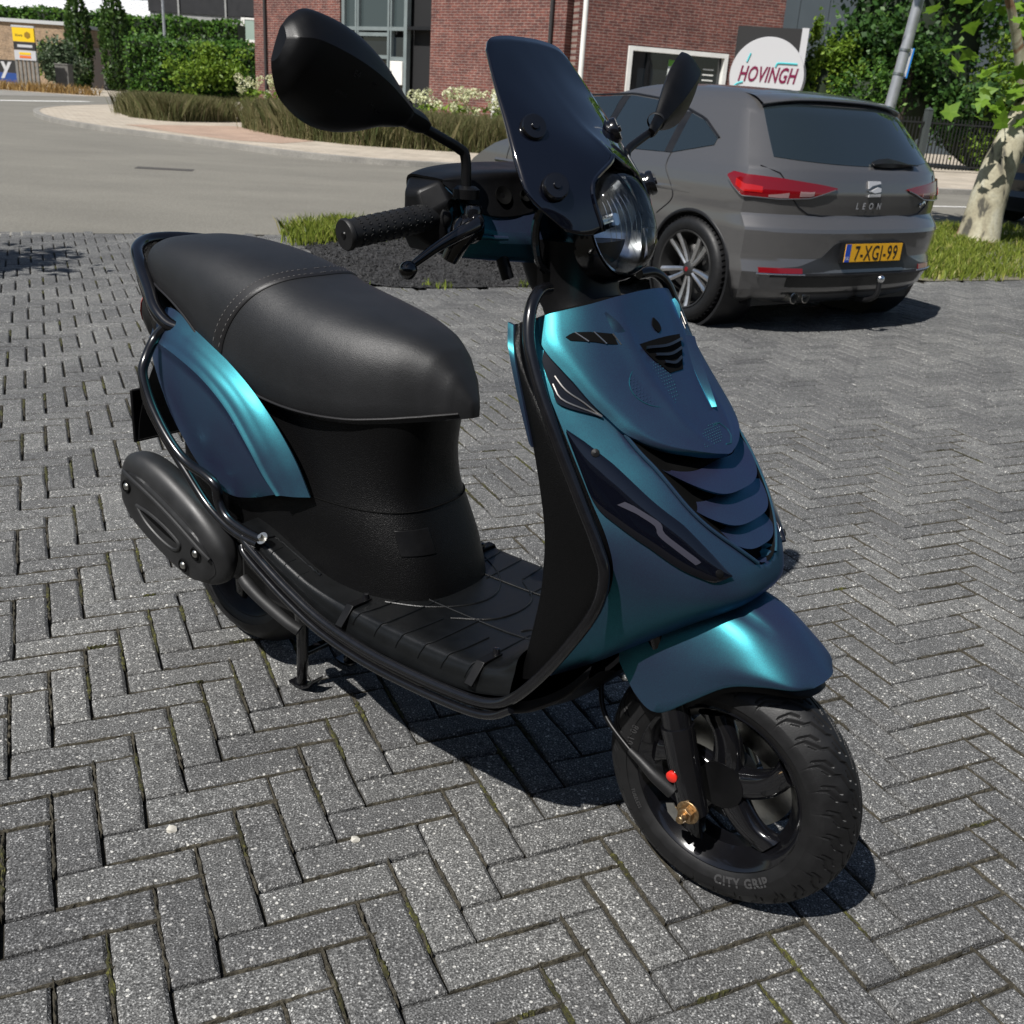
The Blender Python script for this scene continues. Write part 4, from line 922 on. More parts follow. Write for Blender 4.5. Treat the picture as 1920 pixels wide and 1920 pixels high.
# grips, levers
def bar_side(sg):
    a = Vector((.752, sg * .205, .998)); b = Vector((.727, sg * .348, .977)); d = (b - a); ln = d.length; FM = frame(a, d)
    mb = MB(); mb.lathe([(.0, -.02), (.019, -.02), (.024, -.012), (.0255, -.004), (.0235, .004), (.0185, .008), (.0182, ln - .006), (.0205, ln - .004), (.0205, ln), (.019, ln + .002), (.0, ln + .002)], FM, 40); g = mb.build('grip', M_RUB, SCO)
    mb = MB()
    for r in range(10):
        for q in range(14):
            an = 2 * math.pi * (q + (r % 2) * .5) / 14; zz = .022 + r * .0118; p = FM @ Vector((.0182 * math.cos(an), .0182 * math.sin(an), zz)); n = (FM.to_3x3() @ Vector((math.cos(an), math.sin(an), 0)))
            mb.lathe([(.0028, -.0004), (.0026, .0007), (.0018, .0008), (.0014, .0001), (0, -.0002)], frame(p, n), 8)
    mb.build('grip_studs', M_RUB, g, kind='stuff')
    mb = MB(); mb.lathe([(0, ln + .0035), (.004, ln + .0035), (.005, ln + .002)], FM, 14); mb.build('end_plug', M_SATIN, g)
    # switch housing
    mb = MB(); mb.lathe([(0, -.062), (.026, -.060), (.031, -.050), (.032, -.020), (.027, -.008), (0, -.008)], FM, 28); mb.build('switch_housing', M_SATIN, SCO)
    L = [(.808, sg * .188, 1.000), (.822, sg * .205, .994), (.818, sg * .235, .982), (.806, sg * .262, .966), (.797, sg * .283, .951), (.793, sg * .292, .944)]
    mb = MB(); mb.tube(L, [.010, .0105, .0085, .0068, .0058, .005], 12, smooth=5); lv = mb.build('brake_lever', M_GLOSS, SCO)
    bm = bmesh.new(); bmesh.ops.create_uvsphere(bm, u_segments=20, v_segments=14, radius=.0122); V = [(v.co.x + .792, v.co.y + sg * .299, v.co.z + .938) for v in bm.verts]; F = [tuple(v.index for v in f.verts) for f in bm.faces]; bm.free()
    mb = MB(); mb.add(V, F); mb.build('lever_ball', M_GLOSS, lv)
    mb = MB(); mb.tube([(.795, sg * .185, .985), (.80, sg * .20, .985), (.80, sg * .212, .970), (.79, sg * .218, .945)], [.022, .020, .015, .012], 14, smooth=4)
    mb.lathe([(0, .020), (.010, .019), (.0125, .014), (.0125, 0)], frame((.806, sg * .193, .998), (.1, 0, 1)), 20); mb.build('lever_mount', M_GLOSS, SCO)
    # mirror
    S_ = [(.795, sg * .195, 1.030), (.792, sg * .196, 1.075), (.788, sg * .205, 1.086), (.785, sg * .235, 1.098), (.782, sg * .285, 1.116)]
    mb = MB(); mb.tube(S_, [.0068, .0068, .0068, .0066, .0066], 12, smooth=6); stalk = mb.build('mirror', M_SATIN, SCO)
    mb = MB(); mb.lathe([(.0, 0), (.018, 0), (.018, .012), (.012, .016), (0, .016)], frame((.795, sg * .195, 1.024), (0, 0, 1)), 24); mb.build('mirror_foot', M_SATIN, stalk)
    # mirror head: closed shell, axis rising outwards
    A0 = Vector((.786, sg * .268, 1.112)); A1 = Vector((.792, -.505, 1.190)) if sg < 0 else Vector((.722, .470, 1.212)); ax = (A1 - A0); hl = ax.length; ax.normalize(); upv = Vector((.10, 0, 1)); upv = (upv - ax * upv.dot(ax)).normalized(); out = ax.cross(upv); out = out if out.x > 0 else -out
    rings = []
    MH = ((0, .0085, .0085, .009), (.05, .0125, .0125, .012), (.15, .0135, .0145, .0135), (.20, .017, .019, .018), (.32, .031, .030, .025), (.45, .043, .047, .032), (.60, .051, .059, .036), (.75, .052, .061, .037), (.90, .046, .050, .034), (.97, .031, .032, .026), (1.0, .018, .020, .012))
    SECT = [tuple(p) for p in spline([(-1.0, -.10), (-.93, .22), (-.75, .58), (-.35, .84), (.05, .96), (.38, 1.0)], 3)][:-1] + [tuple(p) for p in spline([(.38, 1.0), (.62, .74), (.84, .46), (.96, .2), (1.0, -.10)], 3)] + [(.80, -.24), (.30, -.28), (-.30, -.28), (-.80, -.24)]
    for t, w0, w1, dp in MH:
        c = A0 + ax * (hl * t); ring = []
        for q, (u0, d0) in enumerate(SECT):
            w = w0 if u0 > 0 else w1
            ring.append(tuple(c + upv * (w * u0) + out * (dp * d0)))
        rings.append(ring)
    R3 = [[crom(np.array([r[j] for r in rings]), s) for j in range(len(SECT))] for s in np.linspace(0, len(rings) - 1, 45)]
    mb = MB(); mb.loft(R3); mh = mb.build('mirror_head', M_SATIN, stalk, angle=24)
    mb = MB(); mb.lathe([(.0145, 0), (.0155, .002), (.0155, .006), (.0145, .008)], frame(tuple(A0 + ax * (hl * .165)), tuple(ax)), 24); mb.build('mirror_collar', M_RUB, stalk)
    if sg < 0:  # embossed marks on the back of the mirror shell
        M3 = M_LETTER
        for txt, sz, t, u_ in (('E4', .010, .66, .002), ('023610', .0055, .70, -.022), ('001', .0055, .53, .004), ('H', .010, .50, -.018), ('9207', .006, .44, -.020)):
            Vt, Ft = text_mesh(txt, sz, .0004, 0, 1.1); pts = []
            for px, py, pz in Vt:
                c = A0 + ax * (hl * t) - ax * px + upv * (py + u_)      # read from the front of the scooter
                tt = (c - A0).dot(ax) / hl; dp = np.interp(tt, [.2, .32, .45, .6, .75, .88], [.018, .025, .032, .036, .037, .034]); w1 = np.interp(tt, [.2, .32, .45, .6, .75, .88], [.019, .036, .052, .062, .060, .046])
                uu = min(.95, abs(py + u_) / w1); f_ = np.interp(-uu if py + u_ < 0 else uu, [-1, -.92, -.72, -.3, .12, .34], [-.1, .25, .62, .86, .98, 1.0]); pts.append(tuple(c + out * (dp * f_ + .0003 + pz)))
            mb = MB(); mb.add(pts, Ft); mb.build('embossed_mark', M_EMB, stalk, smooth=False)
for sg in (-1, 1): bar_side(sg)

# ---- headlight
def hl_ring(t, d, sc=1.0):
    """outline of the lamp at depth d behind the lens front"""
    pass
HLc = np.array((.905, 0, .995)); HLn = Vector((.80, 0, .32)).normalized(); HLu = Vector((-.32, 0, .80)).normalized()
OUTL = [(0, .072), (.030, .066), (.052, .045), (.062, .015), (.064, -.02), (.054, -.048), (.032, -.068), (0, -.076)]
OUTL = np.array(OUTL + [(-a, b) for a, b in OUTL[-2:0:-1]]); OUTL = spline(np.vstack([OUTL, OUTL[:1]]), 4)[:-1]
def hlp(y, u_, d): return np.array((HLc[0] + HLn.x * d + HLu.x * u_, y, HLc[2] + HLn.z * d + HLu.z * u_))
mb = MB(); mb.loft([[hlp(y * k, u_ * k, d) for y, u_ in OUTL] for k, d in [(1.0, -.012), (1.02, .002)] + [(math.cos(q) ** .55, .004 + .044 * math.sin(q)) for q in np.linspace(.12, 1.50, 14)] + [(.02, .048)]], caps=False)
HLO = empty('headlight'); HLO.parent = SCO
mb.build('lens', M_LENS, HLO, angle=70)
mb = MB(); mb.loft([[hlp(y * k, u_ * k, d) for y, u_ in OUTL] for k, d in [(1.0, .006), (.93, .004), (.88, -.002)] + [(.86 * math.sqrt(q), -.050 + .046 * q) for q in np.linspace(.98, .03, 12)]], caps=False); mb.build('reflector_bowl', M_CHROME, HLO, angle=25)
mb = MB(); mb.lathe([(0, .012), (.009, .012), (.010, .0), (.010, -.035), (0, -.035)], frame(hlp(0, .005, -.006), tuple(HLn)), 16); mb.build('bulb_shield', M_CHROME, HLO)
for q in range(7):
    y = -.042 + q * .014; mb = MB(); mb.tube([hlp(y * (1 - .12 * abs(k)), k * .050, .020 - .016 * k * k) for k in np.linspace(-.55, .95, 12)], .00035, 5); mb.build('reflector_rib', M_CHROME, HLO)
mb = MB(); mb.loft([[hlp(y * k, u_ * k, d) for y, u_ in OUTL] for k, d in ((1.035, .004), (1.05, -.004), (1.04, -.03), (.9, -.055), (.4, -.07))], caps=False); mb.add([hlp(y * .4, u_ * .4, -.07) for y, u_ in OUTL], [tuple(range(len(OUTL)))]); mb.build('headlight_housing', M_GLOSS, HLO)

# ---- smoked windscreen: sheet with an arch cut for the lamp
WSN = [  # rows top to bottom, half width control (right side to centre): x, y, z
    [(.735, -.095, 1.212), (.726, -.078, 1.226), (.722, -.04, 1.232), (.722, 0, 1.233)],
    [(.765, -.112, 1.172), (.766, -.08, 1.176), (.768, -.04, 1.179), (.768, 0, 1.180)],
    [(.802, -.130, 1.122), (.818, -.09, 1.125), (.825, -.045, 1.127), (.828, 0, 1.128)],
    [(.838, -.147, 1.070), (.864, -.105, 1.072), (.884, -.055, 1.080), (.892, 0, 1.087)],
    [(.868, -.150, 1.030), (.888, -.122, 1.026), (.901, -.090, 1.034), (.907, -.064, 1.048)],
    [(.903, -.112, .990), (.912, -.096, .986), (.920, -.076, .985), (.927, -.058, .990)]]
def half_ws(sg): return patch([[(x, y * -sg, z) for x, y, z in r] for r in WSN], 34, 18)
top4 = [[(x, y, z) for x, y, z in r] + [(x, -y, z) for x, y, z in r[-2::-1]] for r in WSN[:4]]
Rg, Lg = half_ws(-1), half_ws(1)
Rg[:21, -1, 1] = 0; Lg[:21, -1, 1] = 0
mb = MB()
for g in (Rg, Lg): mb.grid(g)
WS = mb.build('windscreen', M_SMOKE, SCO, angle=60)
bm = bmesh.new(); bm.from_mesh(WS.data); bmesh.ops.remove_doubles(bm, verts=bm.verts, dist=.0008); bmesh.ops.recalc_face_normals(bm, faces=bm.faces); bm.to_mesh(WS.data); bm.free()
so = WS.modifiers.new('s', 'SOLIDIFY'); so.thickness = .004
edge = [Rg[i, -1] for i in range(20, 34)][::-1] + [Lg[i, -1] for i in range(20, 34)]
mb = MB(); mb.tube(edge, .0035, 8); mb.build('arch_edge', M_SMOKE, WS)
lip = np.array([edge, [p + np.array((-.020, -math.copysign(.003, p[1]) if abs(p[1]) > .01 else 0, -.006)) for p in edge], [p + np.array((-.045, -math.copysign(.002, p[1]) if abs(p[1]) > .01 else 0, -.010)) for p in edge]])
mb = MB(); mb.slab(patch(lip, 8, len(edge)), patch(lip, 8, len(edge)) + np.array((0, 0, .002))); mb.build('lamp_surround', M_GLOSS, WS)
for y, x, z in ((-.100, .827, 1.116), (.100, .827, 1.116), (-.120, .886, 1.046), (.120, .886, 1.046)):
    nn = Vector((.72, y * 4.2, .42)); p0 = Vector((x, y, z)) - nn.normalized() * .006
    mb = MB(); mb.lathe([(0, .016), (.005, .016), (.0055, .013), (.009, .013), (.0165, .0125), (.0185, .0095), (.0185, .0035), (.0165, .003), (.0165, 0), (.019, 0), (.019, -.004), (0, -.004)], frame(tuple(p0), tuple(nn)), 32); mb.build('screen_bolt', M_GLOSS, WS)
for sg in (-1, 1):
    mb = MB(); mb.tube([(.87, sg * .115, 1.035), (.85, sg * .11, .99), (.845, sg * .09, .94), (.85, sg * .06, .92)], .006, 8, smooth=4); mb.build('screen_bracket', M_GLOSS, SCO)
mb = MB(); mb.tube([(.80, -.125, .955), (.812, -.122, .925), (.815, -.12, .915)], .009, 12); mb.build('hook', M_SATIN, SCO)
mb = MB(); mb.tube([(.845, .125, .965), (.86, .16, .955)], .008, 12); mb.build('hook', M_SATIN, SCO)
# ------------------------------------------------------------------ parked hatchback: x forward from the rear axle, y left, z up
def car_paint():
    m, t, b = nodes_of('grey_metallic_paint'); v = coords(t); n = noise(t, v, 1200, 2)
    c = ramp(t, n, [(0.35, (0.15, 0.146, 0.144)), (0.65, (0.205, 0.20, 0.197))]).outputs[0]
    t.links.new(c, b.inputs['Base Color']); b.inputs['Metallic'].default_value = 0.7; b.inputs['Roughness'].default_value = 0.30
    b.inputs['Coat Weight'].default_value = 0.9; b.inputs['Coat Roughness'].default_value = 0.03; return m
M_CPAINT = car_paint()
M_CGLASS = mat('tinted_glass', (0.013, 0.019, 0.022), 0.03, spec=0.8, coat=1.0, coat_rough=0.01)  # base colour lifted to stand in for reflections and the cabin behind
M_CBLK = mat('car_black_trim', (0.006, 0.006, 0.007), 0.45, vary=0.2, vscale=10)
M_VAL = mat('grey_valance', (0.020, 0.021, 0.023), 0.42)
M_LRED = mat('lamp_red', (0.15, 0.002, 0.005), 0.10, coat=0.9, coat_rough=0.02)
M_LRED2 = mat('lamp_bright_red', (0.36, 0.008, 0.008), 0.12, coat=0.9, coat_rough=0.02)
M_LCLR = mat('lamp_clear', (0.24, 0.15, 0.15), 0.14, coat=0.9)
M_ALLOY = mat('machined_alloy', (0.72, 0.71, 0.70), 0.34, metal=1.0, vary=0.1, vscale=40)
M_ALLOYD = mat('dark_alloy', (0.05, 0.05, 0.05), 0.4, metal=0.6)
M_YEL = mat('plate_yellow', (0.72, 0.37, 0.012), 0.45)
M_BLU = mat('plate_blue', (0.01, 0.06, 0.40), 0.4)
M_INK = mat('plate_ink', (0.008, 0.008, 0.008), 0.5)
CAR = empty('parked_car', (1.600, 6.535, 0), rad(123.73), 'dark grey five door hatchback seen from behind, orange rear number plate', 'car', scale=.9324)
#      z,   rear x, front x, half width, rear corner depth, nose depth
SLC = [(.17, -.46, 3.30, .78, .16, .5), (.21, -.545, 3.36, .825, .18, .52), (.27, -.605, 3.40, .865, .19, .55), (.34, -.635, 3.42, .885, .20, .58), (.38, -.650, 3.43, .895, .20, .6),
       (.46, -.628, 3.44, .895, .205, .6), (.54, -.642, 3.44, .900, .21, .6), (.610, -.655, 3.43, .905, .215, .6), (.632, -.648, 3.42, .905, .215, .6), (.690, -.590, 3.40, .900, .20, .6), (.705, -.582, 3.38, .900, .20, .6),
       (.76, -.588, 3.30, .902, .20, .6), (.83, -.592, 3.14, .900, .20, .58), (.90, -.578, 2.95, .888, .20, .55), (.955, -.555, 2.72, .868, .19, .52), (1.00, -.512, 2.52, .845, .185, .50),
       (1.08, -.448, 2.22, .802, .175, .46), (1.17, -.375, 1.95, .752, .165, .42), (1.26, -.300, 1.70, .698, .155, .38), (1.315, -.232, 1.50, .648, .145, .34), (1.352, -.160, 1.34, .600, .14, .32), (1.375, -.02, 1.20, .555, .13, .3), (1.393, .20, 1.02, .47, .11, .25), (1.400, .42, .86, .30, .08, .15)]
SLA = np.array(SLC)
def sl_at(z):
    t = np.interp(z, SLA[:, 0], np.arange(len(SLA))); i = int(min(t, len(SLA) - 2)); return SLA[i] * (1 - (t - i)) + SLA[i + 1] * (t - i)
def rearP(t, z, d=0.0):
    _, xr, xf, w, cd_, nd_ = sl_at(z); return np.array((xr + cd_ * abs(t) ** 3.2 - d, w * t * (1 - .035 * abs(t) ** 3), z))
def sideY(x, z):
    _, xr, xf, w, cd_, nd_ = sl_at(z); x0 = xr + cd_; x1 = xf - nd_; s = min(1, max(0, (x - x0) / (x1 - x0))); return w * (.965 + .035 * math.sin(math.pi * min(1, s * 1.15 + .12)))
def sideP(x, z, d=0.0, sg=1): return np.array((x, sg * (sideY(x, z) + d), z))
def outline(z):
    _, xr, xf, w, cd_, nd_ = sl_at(z); P = []
    for t in np.linspace(-1, 1, 33): P.append(rearP(t, z))
    for x in np.linspace(xr + cd_, xf - nd_, 44)[1:]: P.append(sideP(x, z))
    yl = P[-1][1]
    for t in np.linspace(1, -1, 21)[1:]: P.append(np.array((xf - nd_ * abs(t) ** 2.4, yl * t, z)))
    for x in np.linspace(xf - nd_, xr + cd_, 44)[1:-1]: P.append(sideP(x, z, 0, -1))
    return P
zs = []
for i in range(len(SLC) - 1): zs += list(np.linspace(SLC[i][0], SLC[i + 1][0], 4, endpoint=False))
zs.append(SLC[-1][0])
mb = MB(); mb.loft([outline(z) for z in zs])
body = mb.build('body', M_CPAINT, CAR, angle=24)
# wheel arches cut out of the body
cut = MB()
for x in (0, 2.62):
    for sg in (-1, 1): cut.lathe([(0, .62), (.352, .62), (.352, 1.1), (0, 1.1)], frame((x, 0, .315), (0, sg, 0)), 48)
co = cut.build('cutter', M_CBLK, CAR); bo = body.modifiers.new('b', 'BOOLEAN'); bo.object = co; bo.operation = 'DIFFERENCE'; bo.solver = 'EXACT'
dg = bpy.context.evaluated_depsgraph_get(); dg.update(); me = bpy.data.meshes.new_from_object(body.evaluated_get(dg)); body.modifiers.clear(); body.data = me; bpy.data.objects.remove(co)
me.materials.clear(); me.materials.append(M_CPAINT)
me.polygons.foreach_set('material_index', [0] * len(me.polygons)); me.polygons.foreach_set('use_smooth', [True] * len(me.polygons)); me.set_sharp_from_angle(angle=rad(24))
for x in (0, 2.62):
    for sg in (-1, 1): mb = MB(); mb.lathe([(0, .60), (.36, .60), (.362, .885), (.345, .885)], frame((x, 0, .315), (0, sg, 0)), 48); mb.build('wheel_well', M_CBLK, CAR)
for sg in (-1, 1):
    mb = MB(); mb.tube([sideP(.357 * math.cos(a), .315 + .357 * math.sin(a), -.004, sg) for a in np.linspace(-.28, math.pi + .28, 40)], .012, 8); mb.build('arch_lip', M_CBLK, CAR)
def car_patch(mb, fA, fB, n, m_, d0=.004, d1=-.004, t0=0., t1=1.):
    """thin solid patch on a surface function f(s, t, d)"""
    G = np.array([[fA(s, t, d0) for t in np.linspace(t0, t1, m_)] for s in np.linspace(0, 1, n)]); H = np.array([[fA(s, t, d1) for t in np.linspace(t0, t1, m_)] for s in np.linspace(0, 1, n)]); return mb.slab(G, H)
# rear window, narrower towards the foot
mb = MB(); car_patch(mb, lambda s, t, d: rearP((.835 + .07 * s) * (2 * t - 1), .985 + (1.305 - .985) * s + (.03 * (1 - s) * abs(2 * t - 1) ** 2), d), None, 20, 31); mb.build('rear_window', M_CGLASS, CAR)
# side windows
for sg in (-1, 1):
    def wtop(x): return np.interp(x, [-.05, .15, .5, 1.0, 1.5, 1.95, 2.3], [1.075, 1.18, 1.268, 1.302, 1.275, 1.16, 1.02])
    def wbot(x): return np.interp(x, [-.05, .3, 1.0, 2.0, 2.3], [1.055, .985, .975, .972, .985])
    for nm, xa, xb in (('quarter_window', -.03, .30), ('door_window', .36, 1.02), ('door_window', 1.10, 2.15)):
        mb = MB(); car_patch(mb, lambda s, t, d: sideP(xa + (xb - xa) * s, wbot(xa + (xb - xa) * s) * (1 - t) + wtop(xa + (xb - xa) * s) * t, d + .001, sg), None, 24, 10); mb.build(nm, M_CGLASS, CAR)
    mb = MB(); mb.tube([sideP(x, wtop(x) + .012, .004, sg) for x in np.linspace(-.04, 2.25, 40)], .007, 6); mb.build('window_trim', M_CBLK, CAR)
    for x in (.33, 1.06):
        mb = MB(); car_patch(mb, lambda s, t, d: sideP(x - .035 + .07 * s, wbot(x) * (1 - t) + wtop(x) * t, d + .0015, sg), None, 4, 8); mb.build('pillar', M_CBLK, CAR)
    # door shut lines, shoulder line, handles
    for P in ([(.30, 1.0), (.30, .90), (.22, .80), (.20, .72), (.32, .62)], [(1.06, .97), (1.06, .70), (1.03, .30)], [(2.15, .98), (2.2, .7), (2.18, .3)], [(.36, .27), (2.2, .27)]):
        mb = MB(); mb.tube([sideP(x, z, .0005, sg) for x, z in spline(P, 6)], .004, 6); mb.build('shut_line', M_CBLK, CAR)
    G = []
    for s in np.linspace(0, 1, 30):
        x = .05 + 2.3 * s; G.append([sideP(x, .800, .002, sg), sideP(x, .785, .011 * min(1, s * 6), sg), sideP(x, .770, .002, sg)])
    mb = MB(); mb.grid(np.array(G)); mb.build('shoulder_line', M_CPAINT, CAR)
    for x in (.42, 1.3):
        mb = MB(); mb.tube([sideP(x + .0, .84, .01, sg), sideP(x + .03, .845, .035, sg), sideP(x + .17, .85, .035, sg), sideP(x + .2, .85, .01, sg)], .012, 8, smooth=4); mb.build('door_handle', M_CPAINT, CAR)
    mb = MB(); mb.loft([[(1.98 + .10 * k * math.cos(a) - .03 * k, sg * (.88 + .10 * q), 1.0 + .075 * k * math.sin(a)) for a in np.linspace(0, 2 * math.pi, 16, endpoint=False)] for q, k in ((0, .35), (.15, .8), (.6, 1.0), (.95, .9), (1.05, .6))]); mb.build('wing_mirror', M_CPAINT, CAR)
# roof spoiler and rear glass frame
G = []
for t in np.linspace(-1, 1, 31):
    a = abs(t); y = .60 * t; G.append([(.10, y * .96, 1.380 - .02 * a ** 2), (-.08, y, 1.372 - .03 * a ** 2.5), (-.21 + .05 * a ** 3, y * 1.02, 1.352 - .04 * a ** 3), (-.245 + .06 * a ** 3, y * 1.02, 1.342 - .045 * a ** 3), (-.237 + .06 * a ** 3, y * 1.02, 1.330 - .045 * a ** 3), (-.16, y * .98, 1.316 - .045 * a ** 3)])
mb = MB(); mb.grid(patch(G, 41, 21)); o = mb.build('roof_spoiler', M_CPAINT, CAR, angle=45)
mb = MB(); G = [[(-.232 + .06 * abs(t) ** 3, .60 * t, 1.325 - .045 * abs(t) ** 3), (-.19, .60 * t, 1.303 - .045 * abs(t) ** 3)] for t in np.linspace(-.97, .97, 21)]; mb.grid(G); mb.build('spoiler_underside', M_CBLK, CAR)
# wiper
mb = MB(); mb.loft([[rearP(t, z0 + k * hh, .02 + dd) for k, dd in ((-1, 0), (0, .02), (1, 0), (0, -.012))] for t, z0, hh in ((-.02, 1.000, .012), (-.10, 1.005, .022), (-.22, 1.008, .026), (-.34, 1.004, .016), (-.44, 1.000, .006), (-.55, .998, .004))]); mb.build('rear_wiper', M_CBLK, CAR)
# tail gate shut line
for sg in (-1, 1):
    mb = MB(); mb.tube([rearP(sg * t, z, .001) for t, z in ((.93, .965), (.80, .93), (.73, .86), (.70, .80), (.64, .75), (.56, .712), (.45, .703), (0, .703))], .0045, 6, smooth=0); mb.build('tailgate_line', M_CBLK, CAR)
# tail lamps: wrap from the flank on to the tailgate
for sg in (-1, 1):
    def lampP(s, t, d):
        # s 0 flank tip .. 1 inner tip ; t 0 lower .. 1 upper edge
        top = np.interp(s, [0, .08, .5, .85, 1], [.905, .925, .905, .878, .862]); low = np.interp(s, [0, .10, .25, .5, .75, 1], [.895, .85, .798, .790, .800, .855]); z = low + (top - low) * t
        if s < .30:
            u_ = s / .30; x = -.26 - .14 * u_; _, xr, xf, w, cd_, nd_ = sl_at(z); xj = xr + cd_ * .97 ** 3.2; x = -.25 + (xj + .25) * u_
            p = sideP(max(x, xr + cd_), z, d); q = rearP(.985, z, d); p = np.array((x, p[1] * (1 - .5 * u_ ** 3) + q[1] * .5 * u_ ** 3 + d * 0, z))
        else: p = rearP(.97 - (.97 - .36) * (s - .30) / .70, z, d)
        return np.array((p[0], sg * p[1], p[2]))
    mb = MB(); car_patch(mb, lampP, None, 40, 9, .012, -.006); lo = mb.build('tail_lamp', M_LRED, CAR, angle=50)
    mb = MB(); car_patch(mb, lambda s, t, d: lampP(.15 + .22 * s, .22 + .42 * t * (1 - .3 * s), d), None, 14, 6, .0145, .008); mb.build('lamp_glow', M_LRED2, lo)
    mb = MB(); car_patch(mb, lambda s, t, d: lampP(.42 + .15 * s, .06 + .26 * t * (.4 + .6 * s), d), None, 8, 5, .0145, .008); mb.build('reverse_lamp', M_LCLR, lo)
    mb = MB(); car_patch(mb, lambda s, t, d: lampP(.66 + .12 * s, .12 + .30 * t, d), None, 8, 5, .0145, .008); mb.build('reverse_lamp', M_LCLR, lo)
    mb = MB(); mb.tube([lampP(s, .0, .012) for s in np.linspace(.02, .98, 30)], .004, 6); mb.build('lamp_edge', M_CPAINT, lo)
# bumper: dark recess with the plate, valance, reflectors
rec = [(-.80, .405), (-.62, .418), (-.44, .47), (-.36, .545), (-.31, .562), (.31, .562), (.36, .545), (.44, .47), (.62, .418), (.80, .405)]
G = []
for s in np.linspace(-.80, .80, 41):
    zt = np.interp(s, [p[0] for p in rec], [p[1] for p in rec]); G.append([rearP(s, z, .003) for z in (.372, .372 + (zt - .372) * .33, .372 + (zt - .372) * .66, zt)])
G = np.array(G); mb = MB(); mb.slab(G, G + np.array((.01, 0, 0))); mb.build('plate_recess', M_VAL, CAR)
G = np.array([[rearP(s, z, .006 + dd) for z, dd in ((.352, 0), (.358, .012), (.368, .012), (.374, 0))] for s in np.linspace(-.82, .82, 41)]); mb = MB(); mb.slab(G, G + np.array((.02, 0, 0))); mb.build('bumper_strip', M_CBLK, CAR)
G = np.array([[rearP(s, z, .004) for z in (.18, .25, .31, .352)] for s in np.linspace(-.70, .70, 31)]); mb = MB(); mb.slab(G, G + np.array((.01, 0, 0))); mb.build('rear_valance', M_CBLK, CAR)
for sg in (-1, 1):
    G = np.array([[rearP(sg * s, z, .008) for z in (.378, .408)] for s in np.linspace(.60, .90, 12)]); mb = MB(); mb.slab(G, G + np.array((.012, 0, 0))); ro = mb.build('bumper_reflector', M_LRED, CAR)
    mb = MB(); mb.tube([rearP(sg * s, .372, .010) for s in np.linspace(.58, .92, 12)], .0045, 6); mb.build('reflector_trim', M_CHROME, ro)
PL = empty('number_plate'); PL.parent = CAR; PL.location = (-.655, 0, .500)
mb = MB(); mb.box((-.014, -.262, -.058), (.02, .262, .058)); mb.build('plate_holder', M_CBLK, PL)
mb = MB(); mb.box((-.019, -.256, -.052), (-.0135, .256, .052)); mb.build('plate', M_YEL, PL)
mb = MB(); mb.box((-.0205, .214, -.052), (-.0185, .256, .052)); mb.build('plate_band', M_BLU, PL)
def plate_text(txt, size, y0, z0, m, nm, sx=1.0, sp=1.0, bold=0.0, x=-.0207):
    V, F = text_mesh(txt, size, .0, 0, sp, bold); mb = MB(); mb.add([(x, y0 - p[0] * sx, z0 + p[1]) for p in V], F); return mb.build(nm, m, PL, smooth=False)
plate_text('7-XGJ-99', .122, -.020, -.043, M_INK, 'plate_text', .76, 1.12, .0008); plate_text('NL', .030, .235, -.040, M_WHITE, 'country_text', 1.0, x=-.0212)
# badges
M_BDG = mat('badge_silver', (.52, .52, .53), .3, metal=.3)
def rear_text(txt, size, t0, z0, sp, nm, m, sx=1.0):
    V, F = text_mesh(txt, size, 0, 0, sp, .001); mb = MB(); mb.add([rearP(t0 - p[0] * sx / .9, z0 + p[1], .008) for p in V], F); return mb.build(nm, m, CAR, smooth=False)
rear_text('LEON', .052, .03, .745, 2.3, 'model_badge', M_BDG, .95)
mb = MB()
for q, (pts) in enumerate(([(.055, .905), (-.05, .905), (-.055, .893), (.02, .880), (.055, .862)], [(.058, .852), (.045, .845), (-.03, .872), (-.058, .866), (-.055, .846), (.0, .838)], [(.05, .828), (-.055, .835), (-.055, .818), (.05, .815)])):
    mb.add([rearP(y / .9, z, .012) for y, z in pts] + [rearP(y / .9, z, .002) for y, z in pts], [tuple(range(len(pts)))] + [(i, (i + 1) % len(pts), len(pts) + (i + 1) % len(pts), len(pts) + i) for i in range(len(pts))])
mb.build('maker_badge', M_BDG, CAR, smooth=False)
mb = MB(); mb.lathe([(0, .004), (.012, .004), (.016, 0)], frame(rearP(-.56, .765, .008), (-1, -.2, 0)), 16); mb.lathe([(.016, .004), (.026, .002), (.026, 0)], frame(rearP(-.60, .765, .008), (-1, -.2, 0)), 16, a0=-1.2, a1=1.6); mb.build('round_badge', M_CHROME, CAR)
# exhaust tips, tow ball, undertray
for y in (.50, .40):
    mb = MB(); mb.lathe([(.030, -.10), (.034, 0), (.030, .002), (.027, -.02), (.027, -.1)], frame((-.555, y, .222), (-1, 0, 0)), 24); mb.build('exhaust_tip', M_STEEL, CAR)
TB = MB(); TB.tube([(-.50, -.06, .20), (-.62, -.06, .20), (-.70, -.06, .24), (-.71, -.06, .325)], .016, 12, smooth=4); tbo = TB.build('tow_bar', M_CBLK, CAR)
bm = bmesh.new(); bmesh.ops.create_uvsphere(bm, u_segments=18, v_segments=12, radius=.026); V = [(v.co.x - .71, v.co.y - .06, v.co.z + .345) for v in bm.verts]; F = [tuple(v.index for v in f.verts) for f in bm.faces]; bm.free(); mb = MB(); mb.add(V, F); mb.build('tow_ball', M_CHROME, tbo)
mb = MB(); mb.box((-.42, -.72, .16), (3.1, .72, .30)); mb.build('undertray', M_CBLK, CAR)
